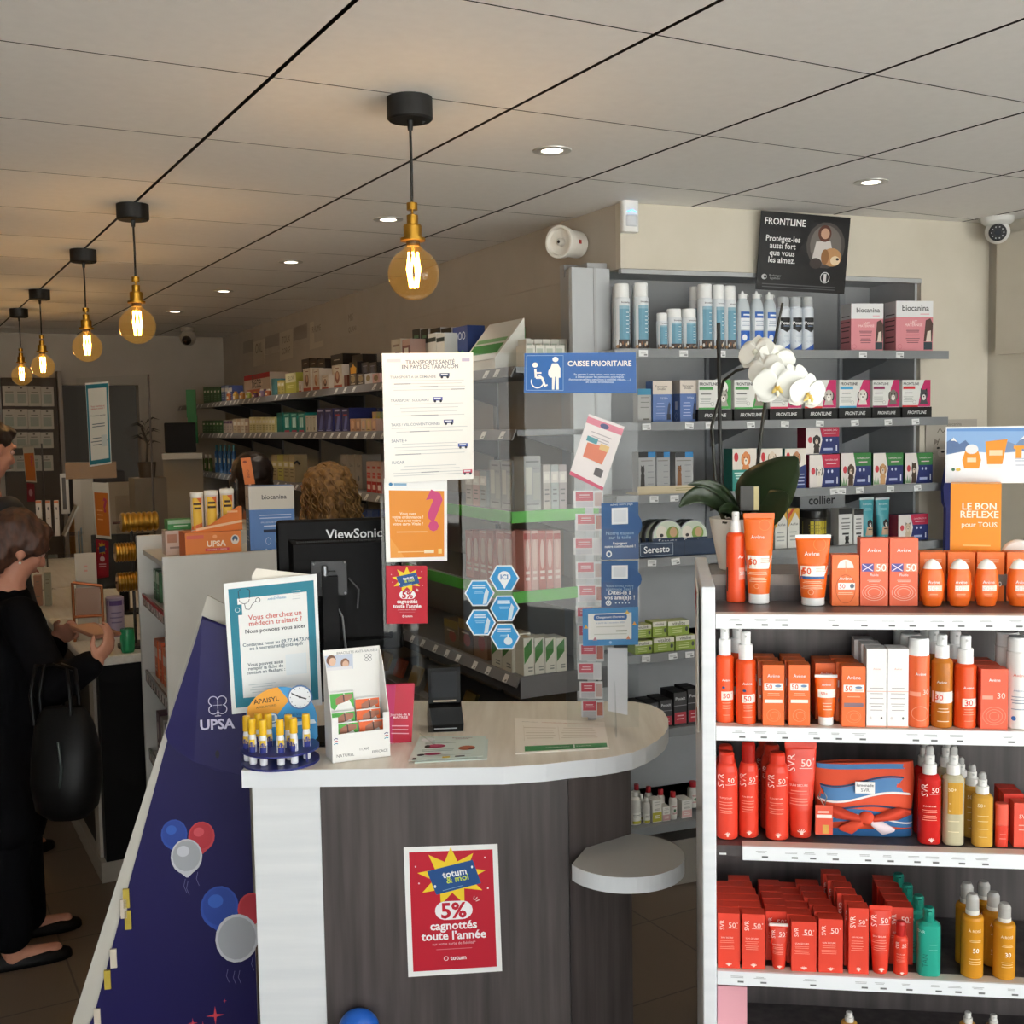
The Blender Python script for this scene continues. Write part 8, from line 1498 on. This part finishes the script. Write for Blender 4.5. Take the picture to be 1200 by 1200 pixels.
# ---- the customer in black
base = atz(12, 1118, 0); wm = empty('person', base); tag(wm, 'woman in black coat with brown hair, head bent, holding a wallet at the till', 'person')
D0 = 3.78
J = dict(head=at(20, 640, 3.80), neck0=at(8, 690, 3.80), chest=at(6, 755, 3.80), waist=at(4, 850, 3.80), hip=at(6, 905, 3.80), shL=at(14, 716, 3.97), shR=at(24, 724, 3.66), elL=at(40, 800, 3.98), elR=at(62, 806, 3.58), wrL=at(66, 748, 3.95), wrR=at(112, 776, 3.60),
         hpL=at(8, 920, 3.88), hpR=at(2, 920, 3.74), knL=at(20, 1010, 3.90), knR=at(4, 1020, 3.72), anL=at(30, 1083, 3.93), anR=at(14, 1106, 3.70))
fd = Vector((_x.x, _x.y, 0)).normalized(); bk = Vector((_f.x, _f.y, 0)).normalized(); facing = (fd*.88+bk*.45).normalized()
m = MB(); skeleton(m, J, dict(hip=.125, waist=.115, chest=.115, neck=.05, sh=.052, el=.042, wr=.027, th=.085, kn=.055, an=.036))
hf = (fd*.62+bk*.70-Z*.45).normalized(); hu = (Z+facing*.42).normalized(); hs, hf, hu = headparts(m, J['head'], hf, hu, .98)
hand(m, J['wrR'], (at(133, 748, 3.62)-J['wrR']), (-fd*.8+Z*.35+bk*.3), 1, .55, .95); hand(m, J['wrL'], (at(92, 734, 3.93)-J['wrL']), (fd*.25-bk*.9+Z*.1), -1, .55, .95)
for q, tx, D in (('L', 58, 3.93), ('R', 62, 3.70)): a = J['an'+q]; f_ = Vector((a.x, a.y, .03)); cap2(m, a, f_, .036, .035); cap2(m, f_, f_+facing*.13, .033, .024)
body = remesh(m, 'body', wm, .0062, SKIN, 3); eyes(wm, J['head'], hs, hf, hu, .98)
BLK = noisy('black_cloth', '#08080a', '#0c0c0f', 30, .9, (1, 1, 1), .1, spec=.08)
m = MB(); g = .016
chain(m, [J['hip']-Z*.02, J['waist'], J['chest'], J['neck0']-Z*.045], [.155, .145, .14, .08])
for q in 'LR':
    w_ = J['wr'+q]; e = J['el'+q]; cap2(m, J['chest']+Z*.045, J['sh'+q], .105, .07); chain(m, [J['sh'+q], e, e.lerp(w_, .84)], [.07, .062, .05]); cap2(m, J['waist'], J['hp'+q], .14, .115)
for q in 'LR': cap2(m, J['hp'+q], J['hp'+q].lerp(J['kn'+q], .45), .118, .118)
remesh(m, 'coat', wm, .011, BLK, 5, .012, .12)
m = MB()
for q in 'LR': chain(m, [J['hp'+q]-Z*.02, J['kn'+q], J['an'+q]+Z*.04], [.105, .085, .07])
remesh(m, 'trousers', wm, .011, BLK, 4, .01, .1)
for q in 'LR': a = J['an'+q]; h_ = Vector((a.x, a.y, 0))-facing*.055; shoe(wm, h_, h_+facing*.235, .088)
HAIRB = noisy('brown_hair', '#20100a', '#52301e', 60, .6, (1, 1, .2), .6)
c = J['head']; m = MB(); ell(m, c+hu*.032-hf*.022, hs, hf, hu, (.088, .102, .092), HAIRB); ell(m, c-hu*.035-hf*.06, hs, hf, hu, (.08, .062, .088), HAIRB); ell(m, c+hu*.075+hf*.03, hs, hf, hu, (.07, .06, .035), HAIRB)
for q in (-1, 1): ell(m, c+hs*.07*q+hu*.032+hf*.012, hs, hf, hu, (.024, .056, .046), HAIRB)
remesh(m, 'hair', wm, .008, HAIRB, 2, .022, .03)
m = MB(); m.sphere(tuple(c+hs*.082-hf*.004-hu*.045), .0045, M('#e3ddd0', .15), 10, 6); child(m, 'earring', wm)
# wallet in her hands, handbag on her arm
a, b = at(96, 733, 3.80), at(127, 745, 3.66); d = (b-a); L = d.length; m = MB(); q = d.to_track_quat('X', 'Z').to_matrix().to_4x4(); m.T = q; m.bbox(0, -.045, -.006, L, .045, .006, M('#8a5a44', .5), .003); m.box(.01, -.04, .0062, L-.01, .03, .0068, M('#a8785e', .5))
tag(m.ob('wallet', None, a), 'brown wallet held between both hands of the woman in black', 'wallet')
hb = empty('handbag', at(80, 955, 3.44)); tag(hb, 'black handbag hanging from the arm of the woman in black', 'handbag'); hb.location.z -= .0; o = hb.location.copy(); LEA = M('#070708', .45, spec=.2)
def hl(px, py, D): return at(px, py, D)-o
m = MB(); rings = []
for py, x0, x1, dd in ((956, 58, 104, .05), (945, 44, 114, .075), (915, 38, 119, .085), (880, 38, 117, .075), (850, 41, 110, .05), (836, 46, 104, .03), (828, 52, 98, .018)):
    c0, hw = hl((x0+x1)/2, py, 3.44), (x1-x0)/2*3.44/FPX; rings.append([tuple(c0+fd*(hw*math.copysign(abs(math.cos(R(t)))**.7, math.cos(R(t))))+bk*(dd*math.sin(R(t)))) for t in range(0, 360, 15)])
m.loft(rings, LEA); m.ob('bag_body', hb)
for k, (xa, xb) in enumerate(((40, 82), (50, 92))):
    m = MB(); m.tube([hl(xa, 850, 3.42+.05*k), hl(xa-4, 815, 3.42+.05*k), hl(xa+2, 780, 3.43+.05*k), hl(xa+22, 779, 3.555), hl(xb-4, 785, 3.42+.05*k), hl(xb, 815, 3.41+.05*k), hl(xb+2, 850, 3.42+.05*k)], .0065, LEA, 8); m.ob('handle', hb)
m = MB(); m.tube([hl(68, 870, 3.36), hl(72, 900, 3.355), hl(70, 925, 3.36)], .004, M('#1f2a26', .3), 8); m.ob('charm', hb)
# ---- generic standing figures for the others
def person(loc, az, h, label, head, cloth, hairmat, hairf, k=1.0, name='person', legs='#1a1a1e', tilt=.0):
    """standing figure: loc on the floor, compass facing az, head centre given in the world"""
    f = Vector((math.sin(R(az)), math.cos(R(az)), 0)); s = f.cross(Z).normalized(); o = Vector((head.x, head.y, 0))-f*.03; r = empty(name, o); tag(r, label, 'person'); H_ = head.z
    P = lambda a, b, z: o+s*a+f*b+Z*z
    J = dict(head=head, neck0=P(0, 0, H_-.19), chest=P(0, 0, H_-.36), waist=P(0, .01, H_-.60), hip=P(0, 0, H_-.70))
    for q, g in (('L', -1), ('R', 1)): J.update({'sh'+q: P(.165*g, -.01, H_-.25), 'el'+q: P(.215*g, -.02, H_-.53), 'wr'+q: P(.225*g, .05, H_-.76), 'hp'+q: P(.085*g, 0, H_-.74), 'kn'+q: P(.09*g, .01, H_*.30), 'an'+q: P(.09*g, -.02, .09)})
    m = MB(); skeleton(m, J, dict(hip=.12, waist=.105, chest=.11, neck=.05, sh=.05, el=.04, wr=.026, th=.078, kn=.052, an=.036))
    u = (Z+f*tilt).normalized(); hs, hf, hu = headparts(m, head, (f-Z*tilt), u, k)
    for q, g in (('L', -1), ('R', 1)): hand(m, J['wr'+q], (f*.25-Z), -s*g, g, .4, .95); a = J['an'+q]; f_ = Vector((a.x, a.y, .03)); cap2(m, a, f_, .036, .035); cap2(m, f_, f_+f*.13, .033, .024)
    remesh(m, 'body', r, .0075, SKIN, 3); eyes(r, head, hs, hf, hu, k)
    m = MB(); chain(m, [J['hip'], J['waist'], J['chest'], J['neck0']-Z*.04], [.15, .135, .135, .075])
    for q in 'LR': cap2(m, J['chest']+Z*.045, J['sh'+q], .10, .066); chain(m, [J['sh'+q], J['el'+q], J['el'+q].lerp(J['wr'+q], .8)], [.066, .056, .044])
    remesh(m, 'top', r, .012, cloth, 4, .01, .12)
    m = MB()
    for q in 'LR': chain(m, [J['hp'+q], J['kn'+q], J['an'+q]], [.105, .075, .06])
    cap2(m, J['hpL'], J['hpR'], .11, .11); remesh(m, 'trousers', r, .012, legs, 4)
    for q in 'LR': a = J['an'+q]; h_ = Vector((a.x, a.y, 0))-f*.06; shoe(r, h_, h_+f*.25, .09)
    hairf(r, head, hs, hf, hu, hairmat); return r
CURL = noisy('curly_hair', '#5a3d20', '#9a7440', 50, .6, (1, 1, 1), .4)
def curly(r, c, s, f, u, mat):
    m = MB(); ell(m, c+u*.03-f*.02, s, f, u, (.105, .11, .10), mat); ell(m, c-u*.06-f*.045, s, f, u, (.11, .085, .11), mat); ell(m, c-u*.11+s*.05-f*.03, s, f, u, (.07, .07, .08), mat); ell(m, c-u*.11-s*.05-f*.03, s, f, u, (.07, .07, .08), mat)
    remesh(m, 'hair', r, .009, mat, 1, .03, .03)
    rnd = random.Random(5); m = MB()
    for k in range(240):
        th, ph = rnd.uniform(0, 6.283), rnd.uniform(-.3, 1.5); d = s*math.cos(th)*math.cos(ph)+f*math.sin(th)*math.cos(ph)+u*math.sin(ph)
        if d.dot(f) > .55 and d.dot(u) < .6: continue
        p = c-f*.02+s*(d.dot(s)*.103)+f*(d.dot(f)*.105)+u*(d.dot(u)*.105+.02); L = rnd.uniform(.09, .22); pts = []; w = rnd.uniform(.006, .012); ph0 = rnd.uniform(0, 6)
        for i in range(15):
            t = i/14; q = p-u*(L*t)+(d-u*d.dot(u))*(.03*math.sin(t*2.2)); pts.append(q+s*(w*math.cos(ph0+t*14))+f*(w*math.sin(ph0+t*14)))
        m.tube(pts, [.0034]*13+[.0025, .001], mat, 5)
    child(m, 'curls', r)
h1 = at(380, 578, 4.75); pc = person(None, -42, 0, 'pharmacist with bushy curly light brown hair and teal top, turned away behind the monitor', h1, '#1f5a5a', CURL, curly, 1.0)
m = MB(); q = at(348, 543, 4.62); m.tube([q-_r*.012, q+_u*.008, q+_r*.012-_u*.004], .005, M('#14110f', .25), 8); child(m, 'hair_clip', pc)
DARKH = noisy('dark_hair', '#150d0a', '#2e1d15', 40, .45, (1, 1, .2), .2)
def straight(r, c, s, f, u, mat):
    m = MB(); ell(m, c+u*.03-f*.02, s, f, u, (.096, .108, .098), mat); ell(m, c-u*.06-f*.05, s, f, u, (.09, .07, .13), mat); ell(m, c-u*.05+s*.06, s, f, u, (.04, .06, .09), mat); ell(m, c-u*.05-s*.06, s, f, u, (.04, .06, .09), mat); remesh(m, 'hair', r, .009, mat, 3, .012, .03)
person(None, -20, 0, 'person with smooth dark brown hair seen from behind, left of the curly-haired pharmacist', at(293, 560, 5.45), '#d9d5cc', DARKH, straight, 1.12)
def short(r, c, s, f, u, mat):
    m = MB(); ell(m, c+u*.04-f*.022, s, f, u, (.082, .098, .082), mat); ell(m, c-u*.01-f*.055, s, f, u, (.074, .05, .06), mat); ell(m, c+u*.08+f*.035, s, f, u, (.065, .055, .03), mat); remesh(m, 'hair', r, .008, mat, 2, .012, .02)
person(None, 62, 0, 'man with short dark hair in profile, cut off by the left edge of the picture', at(-12, 526, 4.6), '#23262b', DARKH, short, 1.0, tilt=.3)
